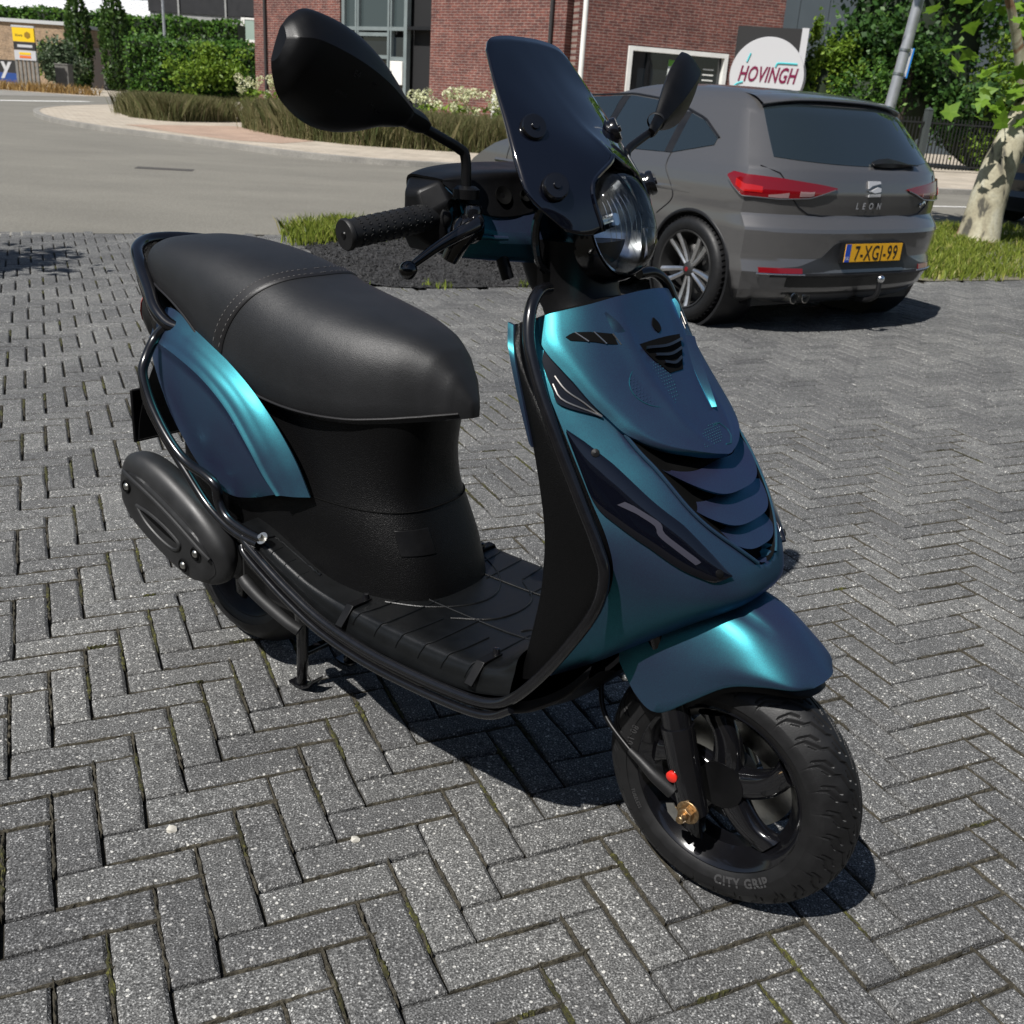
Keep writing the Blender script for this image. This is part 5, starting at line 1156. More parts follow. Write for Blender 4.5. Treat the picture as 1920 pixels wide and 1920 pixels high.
# wheels
def car_wheel(x, sg):
    w = empty('road_wheel'); w.parent = CAR; w.location = (x, sg * .80, .318); M = Matrix.Rotation(rad(-90 * sg), 4, 'X')
    mb = MB(); mb.lathe([(.232, .10), (.245, .112), (.285, .115), (.306, .100), (.316, .075), (.318, 0), (.316, -.075), (.30, -.11), (.232, -.10)], M, 72); ty = mb.build('tyre', M_RUB, w)
    mb = MB()
    for q in range(60):
        a = 2 * math.pi * q / 60; mb.tube([tuple(M @ Vector((.3175 * math.cos(a + k * .02), .3175 * math.sin(a + k * .02), .09 - .035 * k - (.0 if k else -.0)))) for k in (0, 1, 2)], .004, 4)
    mb.build('tread', M_CBLK, ty)
    mb = MB(); mb.lathe([(.238, .104), (.234, .112), (.226, .108), (.220, .08), (.214, -.06), (.0, -.06)], M, 72); mb.build('rim', M_ALLOYD, w)
    for q in range(5):
        for k in (-1, 1):
            a0 = 2 * math.pi * q / 5 + .32; R3 = []
            for s in np.linspace(0, 1, 7):
                r = .04 + .188 * s; off = k * (.010 + .030 * s ** .8); hw = .011 + .006 * s; zz = .070 + .030 * s ** 2; ring = []
                for u_, v_ in ((-1, -.02), (-1, .0), (0, .006), (1, .0), (1, -.02)):
                    px, py = r, off + hw * u_; ring.append(tuple(M @ Vector((px * math.cos(a0) - py * math.sin(a0), px * math.sin(a0) + py * math.cos(a0), zz + v_))))
                R3.append(ring)
            mb = MB(); mb.loft(R3); mb.build('spoke', M_ALLOY, w, angle=30)
    mb = MB(); mb.lathe([(0, .088), (.028, .086), (.045, .074), (.05, .05)], M, 24); h = mb.build('hub_cap', M_ALLOYD, w)
    mb = MB(); mb.lathe([(0, .0895), (.014, .0895), (.015, .087)], M, 18); mb.build('hub_badge', M_LRED, h)
    mb = MB(); mb.lathe([(.07, .0), (.15, .0), (.15, .012), (.07, .012)], M, 40, closed=True); mb.build('brake_disc', M_ALLOYD, w)
for x in (0, 2.62):
    for sg in (-1, 1): car_wheel(x, sg)
# ------------------------------------------------------------------ street
def tile_mat(name, cols, scale_w, scale_h, rot=YAW):
    m, t, b = nodes_of(name); p = wpos(t)
    mp = nd(t, 'ShaderNodeMapping'); mp.inputs['Rotation'].default_value = (0, 0, -rot); t.links.new(p, mp.inputs[0])
    br = nd(t, 'ShaderNodeTexBrick', i_Scale=1.0); br.inputs['Brick Width'].default_value = scale_w; br.inputs['Row Height'].default_value = scale_h; br.inputs['Mortar Size'].default_value = .008
    br.inputs['Color1'].default_value = (*cols[0], 1); br.inputs['Color2'].default_value = (*cols[1], 1); br.inputs['Mortar'].default_value = (*cols[2], 1); t.links.new(mp.outputs[0], br.inputs['Vector'])
    n = noise(t, p, 1.1, 4, .6); k = ramp(t, n, [(.3, (.82, .82, .82)), (.7, (1.12, 1.1, 1.08))]).outputs[0]
    t.links.new(mixc(t, 1.0, br.outputs['Color'], k, 'MULTIPLY'), b.inputs['Base Color']); b.inputs['Roughness'].default_value = .9; b.inputs['Specular IOR Level'].default_value = .2; return m
M_WALK = tile_mat('pale_pavement', ((.37, .325, .265), (.42, .375, .31), (.26, .225, .18)), .30, .30)
M_WALKR = tile_mat('reddish_pavement', ((.34, .245, .185), (.40, .295, .23), (.25, .18, .14)), .21, .105)
sheet('road', [along(*N0, -90, 2.0), along(*N0, 90, 2.0), (140, 150), (-120, 150), (-120, 2)], -0.03, M_ASPH, 'worn beige grey asphalt road bending past the paved yard', 'road')
KB = [(-15.2, 42.0), (-15.1, 36.0), (-14.3, 31.5), (-13.2, 28.6), (-11.9, 26.2), (-10.6, 24.4), (-8.98, 22.7), (-7.4, 21.45), (-5.62, 19.86), (-4.07, 18.62), (-2.71, 18.15), (-1.05, 18.35), (2.0, 18.9), (7.4, 20.4), (14, 23.2), (30, 30.5), (80, 54)]
KBs = [tuple(p) for p in spline(KB, 4)]
sheet('pavement', KBs + [(80, 90), (-10, 90), (-15.4, 60)], 0.06, M_WALK, 'pale concrete slab pavement across the road in front of the brick building', 'pavement')
sheet('red_pavement', [(-9.2, 24.3), (-7.6, 22.5), (-5.9, 20.9), (-4.9, 20.9), (-4.6, 22.6), (-6.4, 25.6), (-7.6, 27.4)], 0.064, M_WALKR, 'reddish brick patch in the pale pavement beside the grasses', 'pavement')
mb = MB(); inn = []
for i, p in enumerate(KBs):
    a = Vector(KBs[max(0, i - 1)]); b = Vector(KBs[min(len(KBs) - 1, i + 1)]); d = (b - a).normalized(); n = Vector((-d.y, d.x)); inn.append([(p[0] - n.x * .02, p[1] - n.y * .02, -.03), (p[0] - n.x * .015, p[1] - n.y * .015, .062), (p[0], p[1], .068), (p[0] + n.x * .14, p[1] + n.y * .14, .068), (p[0] + n.x * .14, p[1] + n.y * .14, .0)])
mb.grid(inn); mb.build('kerb', M_KERB, None, smooth=False, label='low grey concrete kerb curving round the pale pavement', cat='kerb', kind='structure')
# flush kerb stones between the yard and the road
KE = tag(bpy.data.objects.new('yard_kerb', None), 'row of dark flush kerb stones between brick yard and road', 'kerb', None, 'structure'); COL.objects.link(KE)
ks = MB(); ks.box((-.497, -.09, -.12), (.497, .09, 0)); ksm = ks.mesh('kerb_stone', M_KERB, smooth=False)
for i in range(13):
    x, y = along(*N0, -14.5 + i, 2.35); o = bpy.data.objects.new('kerb_stone', ksm); o.location = (x, y, -.002 + RB.uniform(-.003, .003)); o.rotation_euler = (0, 0, YAW + RB.gauss(0, .003)); COL.objects.link(o); o.parent = KE
def quad_line(name, p0, p1, w, z, m, label, cat, kind='structure'):
    a, b = Vector(p0), Vector(p1); d = (b - a).normalized(); n = Vector((-d.y, d.x)) * (w / 2)
    return sheet(name, [tuple(a - n), tuple(b - n), tuple(b + n), tuple(a + n)], z, m, label, cat, kind)
quad_line('road_marking', (4.6, 16.3), (19, 23.1), .11, -.026, M_WHITE, 'thin white edge line on the road beyond the tree', 'road marking')
quad_line('road_marking', (-18.6, 37.6), (-17.8, 43.4), .42, -.026, M_WHITE, 'single white dash on the road near the yellow sign', 'road marking')
quad_line('road_patch', (-5.35, 14.42), (-4.62, 14.56), .32, -.026, M_DRAIN, 'small dark rectangular patch in the road surface', 'road patch')

# ------------------------------------------------------------------ planting
def leaf_mat(name, cols, trans=.35, rough=.5):
    m, t, b = nodes_of(name); t.nodes.remove(b)
    a = t.nodes.new('ShaderNodeAttribute'); a.attribute_name = 'tone'
    c = ramp(t, a.outputs['Fac'], [(i / (len(cols) - 1), q) for i, q in enumerate(cols)]).outputs[0]
    p = nd(t, 'ShaderNodeBsdfPrincipled', i_Roughness=rough); p.inputs['Specular IOR Level'].default_value = .3; t.links.new(c, p.inputs['Base Color'])
    tr = nd(t, 'ShaderNodeBsdfTranslucent'); t.links.new(c, tr.inputs[0]); mx = nd(t, 'ShaderNodeMixShader', i_0=trans)
    t.links.new(p.outputs[0], mx.inputs[1]); t.links.new(tr.outputs[0], mx.inputs[2]); t.links.new(mx.outputs[0], t.nodes['Material Output'].inputs[0]); return m
M_GRASS = leaf_mat('grass_blades', [(0.075, 0.1063, 0.015), (0.15, 0.2, 0.0275), (0.25, 0.3, 0.0438), (0.35, 0.3125, 0.1125)])
M_TALLG = leaf_mat('ornamental_grass', [(0.0562, 0.075, 0.0225), (0.1125, 0.1225, 0.0425), (0.1875, 0.165, 0.0775), (0.3, 0.2438, 0.1438)], .3, .7)
M_HEDGE = leaf_mat('hedge_leaves', [(0.0238, 0.068, 0.0119), (0.051, 0.1275, 0.0204), (0.102, 0.204, 0.0306), (0.17, 0.289, 0.0425)])
M_CONIF = leaf_mat('conifer_sprays', [(0.018, 0.045, 0.0105), (0.036, 0.078, 0.015), (0.063, 0.12, 0.021), (0.105, 0.165, 0.027)])
M_BRIGHT = leaf_mat('bright_leaves', [(0.0625, 0.1187, 0.015), (0.125, 0.2125, 0.0225), (0.2, 0.3, 0.0325), (0.275, 0.3625, 0.05)])
M_BROAD = leaf_mat('broad_leaves', [(0.016, 0.0448, 0.0128), (0.0352, 0.088, 0.0208), (0.064, 0.144, 0.0288), (0.128, 0.224, 0.0448)])
M_PLANE = leaf_mat('plane_tree_leaves', [(0.069, 0.1495, 0.0161), (0.115, 0.23, 0.0207), (0.1725, 0.299, 0.0287), (0.23, 0.345, 0.0517)], .45)
M_SILV = leaf_mat('grey_green_leaves', [(.035, .06, .03), (.07, .11, .055), (.12, .16, .09), (.25, .28, .20)])
M_FLOW = leaf_mat('cream_petals', [(.42, .45, .22), (.60, .62, .38), (.72, .72, .50), (.80, .79, .62)], .3)
M_BARK = mat('dark_bark', (.05, .04, .03), .9, vary=.4, vscale=9, bmp=.6, bscale=40, bdist=.02)
RL = np.random.default_rng(21)
def cards(P, size, tones, aspect=.6, up=0.3, Nrm=None):
    """one diamond leaf at each point: verts, faces"""
    n = len(P); d = RL.normal(size=(n, 3)); d[:, 2] = d[:, 2] * .8 + up; d /= np.linalg.norm(d, axis=1, keepdims=True)
    q = RL.normal(size=(n, 3)); e = np.cross(d, q); e /= np.linalg.norm(e, axis=1, keepdims=True); s = (size * RL.uniform(.6, 1.3, n))[:, None]
    V = np.stack([P - d * s * .5, P + e * s * aspect * .5, P + d * s * .5, P - e * s * aspect * .5], 1).reshape(-1, 3)
    return V, n
def leaf_object(name, P, size, m, parent=None, tone=None, aspect=.6, up=.3, **tags):
    V, n = cards(np.asarray(P, float), size, None, aspect, up); me = bpy.data.meshes.new(name)
    me.from_pydata(V.tolist(), [], [(4 * i, 4 * i + 1, 4 * i + 2, 4 * i + 3) for i in range(n)]); me.materials.append(m)
    t = np.clip(RL.normal(.45, .22, n) if tone is None else tone, 0, 1); at = me.attributes.new('tone', 'FLOAT', 'FACE'); at.data.foreach_set('value', t.astype(np.float32))
    o = bpy.data.objects.new(name, me); link(o, parent); tag(o, **tags); return o
def clump_points(n, c, r, clumps=22, inner=.25, flat=None):
    """points in leaf clumps spread through an ellipsoid"""
    c = np.array(c); r = np.array(r); k = RL.normal(size=(clumps, 3)); k /= np.linalg.norm(k, axis=1, keepdims=True); k *= RL.uniform(inner, .92, (clumps, 1)) ** .6
    w = RL.integers(0, clumps, n); g = RL.normal(size=(n, 3)) * .17; return c + r * (k[w] + g)
def blades(name, pts, h, w, m, lean=.35, parent=None, **tags):
    pts = np.asarray(pts, float); n = len(pts); a = RL.uniform(0, 2 * np.pi, n); hh = h * RL.uniform(.55, 1.2, n); l = lean * hh * RL.uniform(.1, 1.3, n); b = RL.uniform(0, 2 * np.pi, n)
    dx, dy = np.cos(a) * w / 2, np.sin(a) * w / 2; ox, oy = np.cos(b) * l, np.sin(b) * l; Z = 0 * a
    V = np.stack([pts - np.stack([dx, dy, Z], 1), pts + np.stack([dx, dy, Z], 1), pts + np.stack([dx * .7 + ox * .4, dy * .7 + oy * .4, hh * .62], 1), pts + np.stack([ox, oy, hh], 1), pts + np.stack([-dx * .7 + ox * .4, -dy * .7 + oy * .4, hh * .62], 1)], 1).reshape(-1, 3)
    me = bpy.data.meshes.new(name); me.from_pydata(V.tolist(), [], [(5 * i, 5 * i + 1, 5 * i + 2, 5 * i + 3, 5 * i + 4) for i in range(n)]); me.materials.append(m)
    at = me.attributes.new('tone', 'FLOAT', 'FACE'); at.data.foreach_set('value', np.clip(RL.normal(.45, .25, n), 0, 1).astype(np.float32))
    o = bpy.data.objects.new(name, me); link(o, parent); tag(o, **tags); return o
def scatter(poly, n, z=0.0, dens=None):
    xs, ys = [p[0] for p in poly], [p[1] for p in poly]; out = []
    while len(out) < n:
        x, y = RL.uniform(min(xs), max(xs)), RL.uniform(min(ys), max(ys))
        if in_poly((x, y), poly) and (dens is None or RL.random() < dens(x, y)): out.append((x, y, z))
    return np.array(out)
# gravel bed with loose black stones, weeds at its tip
sheet('planting_bed', BED, 0.006, M_GRAV, 'black gravel planting bed between the brick yard and the road', 'gravel bed')
gp = scatter([(x, y) for x, y in BED], 5200, 0.006); mb = MB()
OC = np.array([(1, 0, 0), (0, 1, 0), (-1, 0, 0), (0, -1, 0), (0, 0, .8)])
for p in gp:
    s = RL.uniform(.008, .022); R_ = RL.normal(size=(5, 3)) * .25; mb.add(p + (OC + R_) * s, [(0, 1, 4), (1, 2, 4), (2, 3, 4), (3, 0, 4)])
tag(mb.build('gravel', M_GRAV, None, smooth=False, recalc=False), 'loose black lava gravel filling the planting bed', 'gravel', None, 'stuff')
TIP = [(-2.05, 9.0), (-1.95, 8.35), (-1.62, 7.85), (-1.25, 8.3), (-1.15, 9.2), (-1.35, 9.35)]
tg = scatter(TIP, 60, .006); pts = np.concatenate([t + np.c_[RL.normal(size=(38, 2)) * .055, np.zeros(38)] for t in tg])
blades('grass_tufts', pts, .13, .012, M_GRASS, .6, label='bright green grass tufts at the tip of the black gravel bed', cat='grass', kind='stuff')
ew = np.concatenate([np.array((*along(*N0, d, RL.uniform(-.03, .05)), 0)) + np.c_[RL.normal(size=(14, 2)) * .02, np.zeros(14)] for d in (-.35, .1, .14, .2, .75, 1.2)])
blades('edge_weeds', ew, .05, .008, M_GRASS, .7, label='tiny weeds along the edge of the gravel bed', cat='weeds', kind='stuff')
# verge with grass, right of the parked car
sheet('verge', VERGE, 0.004, M_VERGE, 'sandy grass verge with the plane tree beside the road', 'verge')
vg = scatter([along(*N0, 4.1, .05), along(*N0, 13, .05), along(*N0, 13, 3.4), along(*N0, 4.1, 3.4)], 900, .004, lambda x, y: .25 + .75 * (math.sin(x * 2.3 + y) * math.sin(y * 1.7 - x) > -.25))
pts = np.concatenate([t + np.c_[RL.normal(size=(30, 2)) * .075, np.zeros(30)] for t in vg])
blades('verge_grass', pts, .10, .012, M_GRASS, .7, label='patchy sunlit grass on the verge round the plane tree', cat='grass', kind='stuff')
# ornamental grass hedges across the road
def grass_bank(front, depth, h, n, label, nm='grass_hedge'):
    F_ = spline(front, 6); P = []
    for _ in range(n):
        t = RL.uniform(0, len(F_) - 1.001); i = int(t); p = F_[i] + (F_[i + 1] - F_[i]) * (t - i); d = F_[i + 1] - F_[i]; nn = np.array((-d[1], d[0])) / np.linalg.norm(d); P.append((*(p + nn * RL.uniform(0, depth)), .06))
    P = np.array(P); big = np.repeat(P, 22, 0); big[:, :2] += RL.normal(size=(len(big), 2)) * .12
    o = blades(nm, big, h, .014, M_TALLG, .6, label=label, cat='hedge', group=None)
    return o
grass_bank([(-12.1, 31.6), (-10.9, 29.4), (-9.55, 27.8), (-8.9, 28.6), (-8.2, 30.6)], 1.6, .56, 1700, 'clipped strip of brownish ornamental grass at the pavement corner')
grass_bank([(-7.15, 27.0), (-6.2, 25.0), (-5.11, 23.3), (-4.2, 22.6), (-3.32, 22.15), (-1.68, 22.2), (.4, 22.8), (4, 24.3)], 1.5, .66, 3600, 'long bank of brownish ornamental grass in front of the brick building')

def crown_tree(name, base, parts, leaf, m, n, label, cat, group=None, trunk=None, tone=None, aspect=.6, core=None):
    e = empty(name, base, 0, label, cat, group); P = []
    tot = sum(p[2] for p in parts)
    for c, r, w in parts: P.append(clump_points(int(n * w / tot), c, r, max(10, int(26 * w / tot * 2))))
    leaf_object('crown', np.concatenate(P), leaf, m, e, tone, aspect)
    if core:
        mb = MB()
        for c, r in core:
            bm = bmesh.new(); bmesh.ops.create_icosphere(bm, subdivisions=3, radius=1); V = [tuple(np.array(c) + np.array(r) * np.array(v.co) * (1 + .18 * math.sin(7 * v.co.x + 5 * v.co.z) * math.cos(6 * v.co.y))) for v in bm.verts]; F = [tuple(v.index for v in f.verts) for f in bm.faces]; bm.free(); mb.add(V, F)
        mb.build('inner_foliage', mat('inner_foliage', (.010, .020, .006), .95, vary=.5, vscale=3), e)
    if trunk:
        mb = MB(); mb.tube(trunk[0], trunk[1], 12, smooth=5); mb.build('trunk', M_BARK, e)
    return e
def hedge(name, x0, x1, y0, y1, h, n, leaf, m, label, z0=0.0, top_wave=.15):
    e = empty(name, ((x0 + x1) / 2, y0, z0), 0, label, 'hedge'); cx = (x0 + x1) / 2
    P = []
    nf = int(n * .8)
    a = np.c_[RL.uniform(x0 - cx, x1 - cx, nf), RL.normal(0, .12, nf), RL.uniform(0, h, nf)]; a[:, 1] += .18 * np.sin(a[:, 0] * 2.1) * np.sin(a[:, 2] * 2.6); P.append(a)
    b = np.c_[RL.uniform(x0 - cx, x1 - cx, n - nf), RL.uniform(0, y1 - y0, n - nf), np.full(n - nf, h) + RL.normal(0, .08, n - nf)]; b[:, 2] += top_wave * np.sin(b[:, 0] * 1.3); P.append(b)
    leaf_object('leaves', np.concatenate(P), leaf, m, e)
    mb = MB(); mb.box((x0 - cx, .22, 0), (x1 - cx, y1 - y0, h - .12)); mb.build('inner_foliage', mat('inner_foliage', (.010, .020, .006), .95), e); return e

# ------------------------------------------------------------------ brick building across the road
def brick_mat(name, c1, c2, mortar, flipv=False):
    m, t, b = nodes_of(name); v = coords(t); s = nd(t, 'ShaderNodeSeparateXYZ'); t.links.new(v, s.inputs[0]); cmb = nd(t, 'ShaderNodeCombineXYZ'); t.links.new(s.outputs[0], cmb.inputs[0]); t.links.new(s.outputs[2], cmb.inputs[1])
    br = nd(t, 'ShaderNodeTexBrick', i_Scale=1.0); br.inputs['Brick Width'].default_value = .22; br.inputs['Row Height'].default_value = .0625; br.inputs['Mortar Size'].default_value = .006; br.inputs['Bias'].default_value = -.1
    br.inputs['Color1'].default_value = (*c1, 1); br.inputs['Color2'].default_value = (*c2, 1); br.inputs['Mortar'].default_value = (*mortar, 1); t.links.new(cmb.outputs[0], br.inputs['Vector'])
    n = noise(t, v, 2.2, 5, .7); k = ramp(t, n, [(.3, (.70, .70, .72)), (.7, (1.25, 1.22, 1.2))]).outputs[0]
    n2 = noise(t, cmb.outputs[0], 9, 2, .5); k2 = ramp(t, n2, [(.35, (.8, .8, .82)), (.65, (1.2, 1.16, 1.12))]).outputs[0]
    c = mixc(t, 1.0, mixc(t, 1.0, br.outputs['Color'], k, 'MULTIPLY'), k2, 'MULTIPLY'); t.links.new(c, b.inputs['Base Color']); b.inputs['Roughness'].default_value = .85; b.inputs['Specular IOR Level'].default_value = .2
    bump(t, b, br.outputs['Fac'], -.6, .01); return m
M_BR1 = brick_mat('red_brown_brick', (.165, .062, .050), (.105, .045, .040), (.26, .215, .19))
M_BR2 = brick_mat('sand_brick', (.30, .22, .14), (.24, .17, .11), (.35, .29, .22))
M_FRM = mat('grey_green_frame', (.17, .20, .20), .45, vary=.1, vscale=3)
M_WFRM = mat('white_frame', (.75, .74, .70), .5, vary=.08, vscale=4)
M_BGL = mat('building_glass', (.010, .014, .018), .04, spec=.7, coat=.6)
M_SPAN = mat('grey_green_panel', (.045, .060, .062), .25, coat=.4)
M_ROOM = mat('dark_doorway', (.008, .008, .009), .8)
BLD = empty('brick_building', (.7, 26.0, 0), 0, 'red brown brick office building with tall glazed entrance and white framed window', 'building')
HB_ = 6.6
def walls(ang, sgn, rects, nm='wall'):
    for (a, b, z0, z1) in rects:
        mb = MB(); mb.box((a, -.15 if sgn < 0 else -.15, z0), (b, .15, z1)); o = mb.build(nm, M_BR1, BLD, smooth=False); o.rotation_euler = (0, 0, ang)
def bpart(ang, nm, m, lo, hi, parent=None, bevel=0):
    mb = MB(); mb.box(lo, hi); o = mb.build(nm, m, parent or BLD, smooth=False, bevel=bevel)
    if parent is None: o.rotation_euler = (0, 0, ang)
    return o
AL_, AR_ = rad(140), rad(22)
walls(AL_, 1, [(.155, 4.55, 0, HB_), (8.12, 12.05, 0, HB_)]); walls(AR_, -1, [(0, 1.31, 0, HB_), (4.03, 5.45, 0, HB_), (1.31, 4.03, 2.47, HB_), (1.31, 4.03, 0, .85)])
mb = MB(); mb.box((.3, -7.5, 0), (12.0, -.17, HB_ - .1)); 
o = mb.build('interior', M_ROOM, BLD, smooth=False); o.rotation_euler = (0, 0, AL_)
mb = MB(); mb.box((.16, .17, 0), (1.29, 8, HB_ - .12)); mb.box((1.31, .7, 0), (4.03, 8, HB_ - .12)); mb.box((4.05, .17, 0), (5.43, 8, HB_ - .12)); o = mb.build('room', M_ROOM, BLD, smooth=False); o.rotation_euler = (0, 0, AR_)
# entrance glazing (left wall): outward is +y
ent = empty('entrance'); ent.parent = BLD; ent.rotation_euler = (0, 0, AL_)
for s, w in ((8.06, .12), (7.53, .07), (7.44, .06), (6.22, .07), (6.12, .05), (5.56, .12)): bpart(0, 'mullion', M_FRM, (s - w / 2, -.05, 0), (s + w / 2, .09, HB_ - .2), ent)
for z, a, b in ((2.64, 5.62, 8.0), (2.50, 6.25, 7.4), (1.92, 5.62, 6.1), (1.95, 6.25, 7.4), (.35, 5.62, 8.0), (4.6, 5.62, 8.0)): bpart(0, 'transom', M_FRM, (a, -.045, z - .045), (b, .085, z + .045), ent)
for a, b in ((7.57, 8.0), (6.26, 7.40), (5.62, 6.09)):
    for z0, z1, m in ((.40, 1.87, M_BGL), (1.97, 2.44, M_BGL), (2.69, 4.55, M_SPAN), (4.65, HB_ - .25, M_SPAN)): bpart(0, 'pane', m, (a, -.02, z0), (b, .0, z1), ent)
bx_ = bpart(0, 'letter_box', M_WFRM, (5.60, .0, 1.28), (6.08, .14, 1.86), ent, .01)
bpart(0, 'lock', M_CBLK, (6.0, .14, 1.48), (6.04, .15, 1.62), bx_)
bpart(AL_, 'doorway_jamb', M_CBLK, (4.56, -.9, 0), (5.48, -.2, HB_ - .3)); bpart(AL_, 'door_canopy', M_CBLK, (4.56, -.3, 2.62), (5.48, .1, 2.70))
for s in (11.45, .55):
    mb = MB(); mb.tube([(s, .21, .2), (s, .21, HB_)], .045, 10); o = mb.build('downpipe', mat('dark_zinc', (.03, .028, .028), .5), BLD); o.rotation_euler = (0, 0, AL_)
# white framed window (right wall): outward is -y
win = empty('window'); win.parent = BLD; win.rotation_euler = (0, 0, AR_)
for lo, hi in (((1.33, -.20, 2.35), (4.01, -.02, 2.45)), ((1.33, -.20, .87), (4.01, -.02, .97)), ((1.33, -.20, .97), (1.43, -.02, 2.35)), ((3.91, -.20, .97), (4.01, -.02, 2.35))): bpart(0, 'frame', M_WFRM, lo, hi, win)
bpart(0, 'pane', M_BGL, (1.43, -.06, .97), (3.91, -.03, 2.35), win); bpart(0, 'mullion', M_CBLK, (1.86, -.12, .97), (1.92, -.03, 2.35), win)
M_GRN = mat('poster_green', (.16, .42, .05), .5); M_PST = mat('poster_white', (.70, .74, .70), .5)
po = bpart(0, 'poster', M_PST, (2.46, -.075, 1.62), (2.88, -.065, 2.22), win); bpart(0, 'poster_band', M_GRN, (2.46, -.08, 2.08), (2.88, -.0751, 2.22), win); bpart(0, 'poster_band', M_GRN, (2.46, -.08, 1.62), (2.88, -.0751, 1.80), win)
for q in range(3): bpart(0, 'poster_line', M_FRM, (2.52, -.08, 1.98 - q * .05), (2.80 - .05 * q, -.0752, 2.0 - q * .05), win)
for q in range(9): bpart(0, 'blind_slat', M_WFRM, (3.42, -.068, 1.1 + .12 * q), (3.72, -.0605, 1.13 + .12 * q), win)
# pole, small white post
mb = MB(); mb.tube([(0, 0, 0), (0, 0, 6.5)], [.05, .04], 14); o = mb.build('flag_pole', M_WFRM, None); o.location = (.72, 20.6, .06); tag(o, 'slim white pole standing in front of the brick building', 'pole')
mb = MB(); mb.box((-.09, -.04, 0), (.09, .04, 1.15)); o = mb.build('marker_post', M_WFRM, None, smooth=False, bevel=.02); o.location = (-1.05, 26.4, .06); tag(o, 'short white marker post at the foot of the brick wall', 'post')
# hydrangeas
def hydrangea(x, y, w, n, label):
    e = empty('hydrangea', (x, y, .06), 0, label, 'shrub', 'hydrangeas by the brick wall'); P = np.c_[RL.uniform(-w, w, 420), RL.normal(0, .25, 420), RL.uniform(.05, .85, 420)]
    leaf_object('leaves', P, .13, M_BRIGHT, e, aspect=.7)
    for _ in range(n):
        c = np.array((RL.uniform(-w, w), RL.normal(-.15, .2), RL.uniform(.72, 1.18))); g = RL.normal(size=(60, 3)); g /= np.linalg.norm(g, axis=1, keepdims=True); leaf_object('flower_head', c + g * RL.uniform(.08, .13), .055, M_FLOW, e, aspect=.9)
hydrangea(-1.9, 25.0, .95, 26, 'cream white hydrangea at the wall beside the doorway'); hydrangea(-.4, 25.2, .6, 14, 'cream white hydrangea between doorway and white marker post'); hydrangea(-8.0, 32.2, .7, 16, 'cream hydrangea at the left corner of the brick building'); hydrangea(-6.4, 30.6, .7, 10, 'cream hydrangea below the glazed entrance')

# ------------------------------------------------------------------ shop sign
M_SGD = mat('sign_dark_grey', (.022, .021, .021), .5); M_SGW = mat('sign_white', (.50, .50, .51), .4); M_MAR = mat('sign_maroon', (.16, .008, .045), .4); M_CYN = mat('sign_cyan', (.06, .45, .48), .4)
SG = empty('shop_sign', (4.74, 24.0, .12), rad(-9), 'dark totem sign with white disc reading HOVINGH behind the grey hatchback', 'sign')
mb = MB(); mb.box((-.66, 0, 0), (.66, .22, 2.74)); mb.build('panel', M_SGD, SG, smooth=False)
mb = MB(); mb.box((.662, -.02, 0), (.80, .24, 2.76)); mb.build('edge', M_SGW, SG, smooth=False)
FD = frame((.06, -.03, 1.78), (0, -1, 0), (1, 0, 0)); mb = MB(); mb.lathe([(0, .03), (.77, .03), (.78, .0), (.77, -.03), (0, -.03)], FD, 64); disc = mb.build('disc', M_SGW, SG)
mb = MB(); mb.lathe([(0, .03), (.77, .03), (.78, .0), (.77, -.03), (0, -.03)], frame((.12, .27, 1.78), (0, 1, 0)), 64); mb.build('back_disc', M_SGW, SG)
def sgtext(txt, size, x, z, shear, m, nm, sx=1.0, bold=0.0):
    V, F = text_mesh(txt, size, .004, shear, 1.05, bold); mb = MB(); mb.add([(x + p[0] * sx, -.066 - p[2], z + p[1]) for p in V], F); mb.build(nm, m, disc, smooth=False)
sgtext('HOVINGH', .42, .06, 1.68, .30, M_MAR, 'sign_lettering', .60, .008)
def sgline(P, w=.018): mb = MB(); mb.tube([(x, -.066, z) for x, z in spline(P, 6)], w, 6); mb.build('sign_line', M_CYN, disc)
sgline([(-.33, 2.22), (-.37, 2.1), (-.39, 2.05)]); sgline([(.66, 2.06), (.30, 2.06), (.24, 2.04), (.22, 1.98)]); sgline([(-.42, 1.66), (-.56, 1.60), (-.64, 1.46), (-.64, 1.36)]); sgline([(-.48, 1.58), (-.45, 1.48), (-.36, 1.44), (-.05, 1.44), (.04, 1.48), (.08, 1.56)]); sgline([(.26, 1.52), (.22, 1.38), (.26, 1.24)]); sgline([(.46, 1.52), (.52, 1.38), (.46, 1.24)])

# ------------------------------------------------------------------ plane tree, lamp post, fence, greenery on the right
def bark_mat():
    m, t, b = nodes_of('plane_bark'); v = coords(t); mp = nd(t, 'ShaderNodeMapping'); mp.inputs['Scale'].default_value = (1, 1, .55); t.links.new(v, mp.inputs[0])
    n = noise(t, mp.outputs[0], 5.5, 3, .55, .6); n2 = noise(t, mp.outputs[0], 3.1, 2, .5, .8); n3 = noise(t, v, 40, 3, .6)
    c = ramp(t, n, [(.36, (.075, .070, .055)), (.43, (.30, .27, .19)), (.56, (.40, .37, .27)), (.66, (.44, .42, .33))]).outputs[0]
    k = ramp(t, n2, [(.60, (0, 0, 0)), (.64, (1, 1, 1))]).outputs[0]; c = mixc(t, k, c, (.22, .125, .07))
    f = ramp(t, n3, [(.3, (.8, .8, .8)), (.7, (1.12, 1.12, 1.1))]).outputs[0]; t.links.new(mixc(t, 1.0, c, f, 'MULTIPLY'), b.inputs['Base Color']); b.inputs['Roughness'].default_value = .85; bump(t, b, n, .4, .02); return m
PT = empty('plane_tree', (4.88, 11.65, 0), 0, 'young plane tree with patchy peeling bark on the grass verge', 'tree')
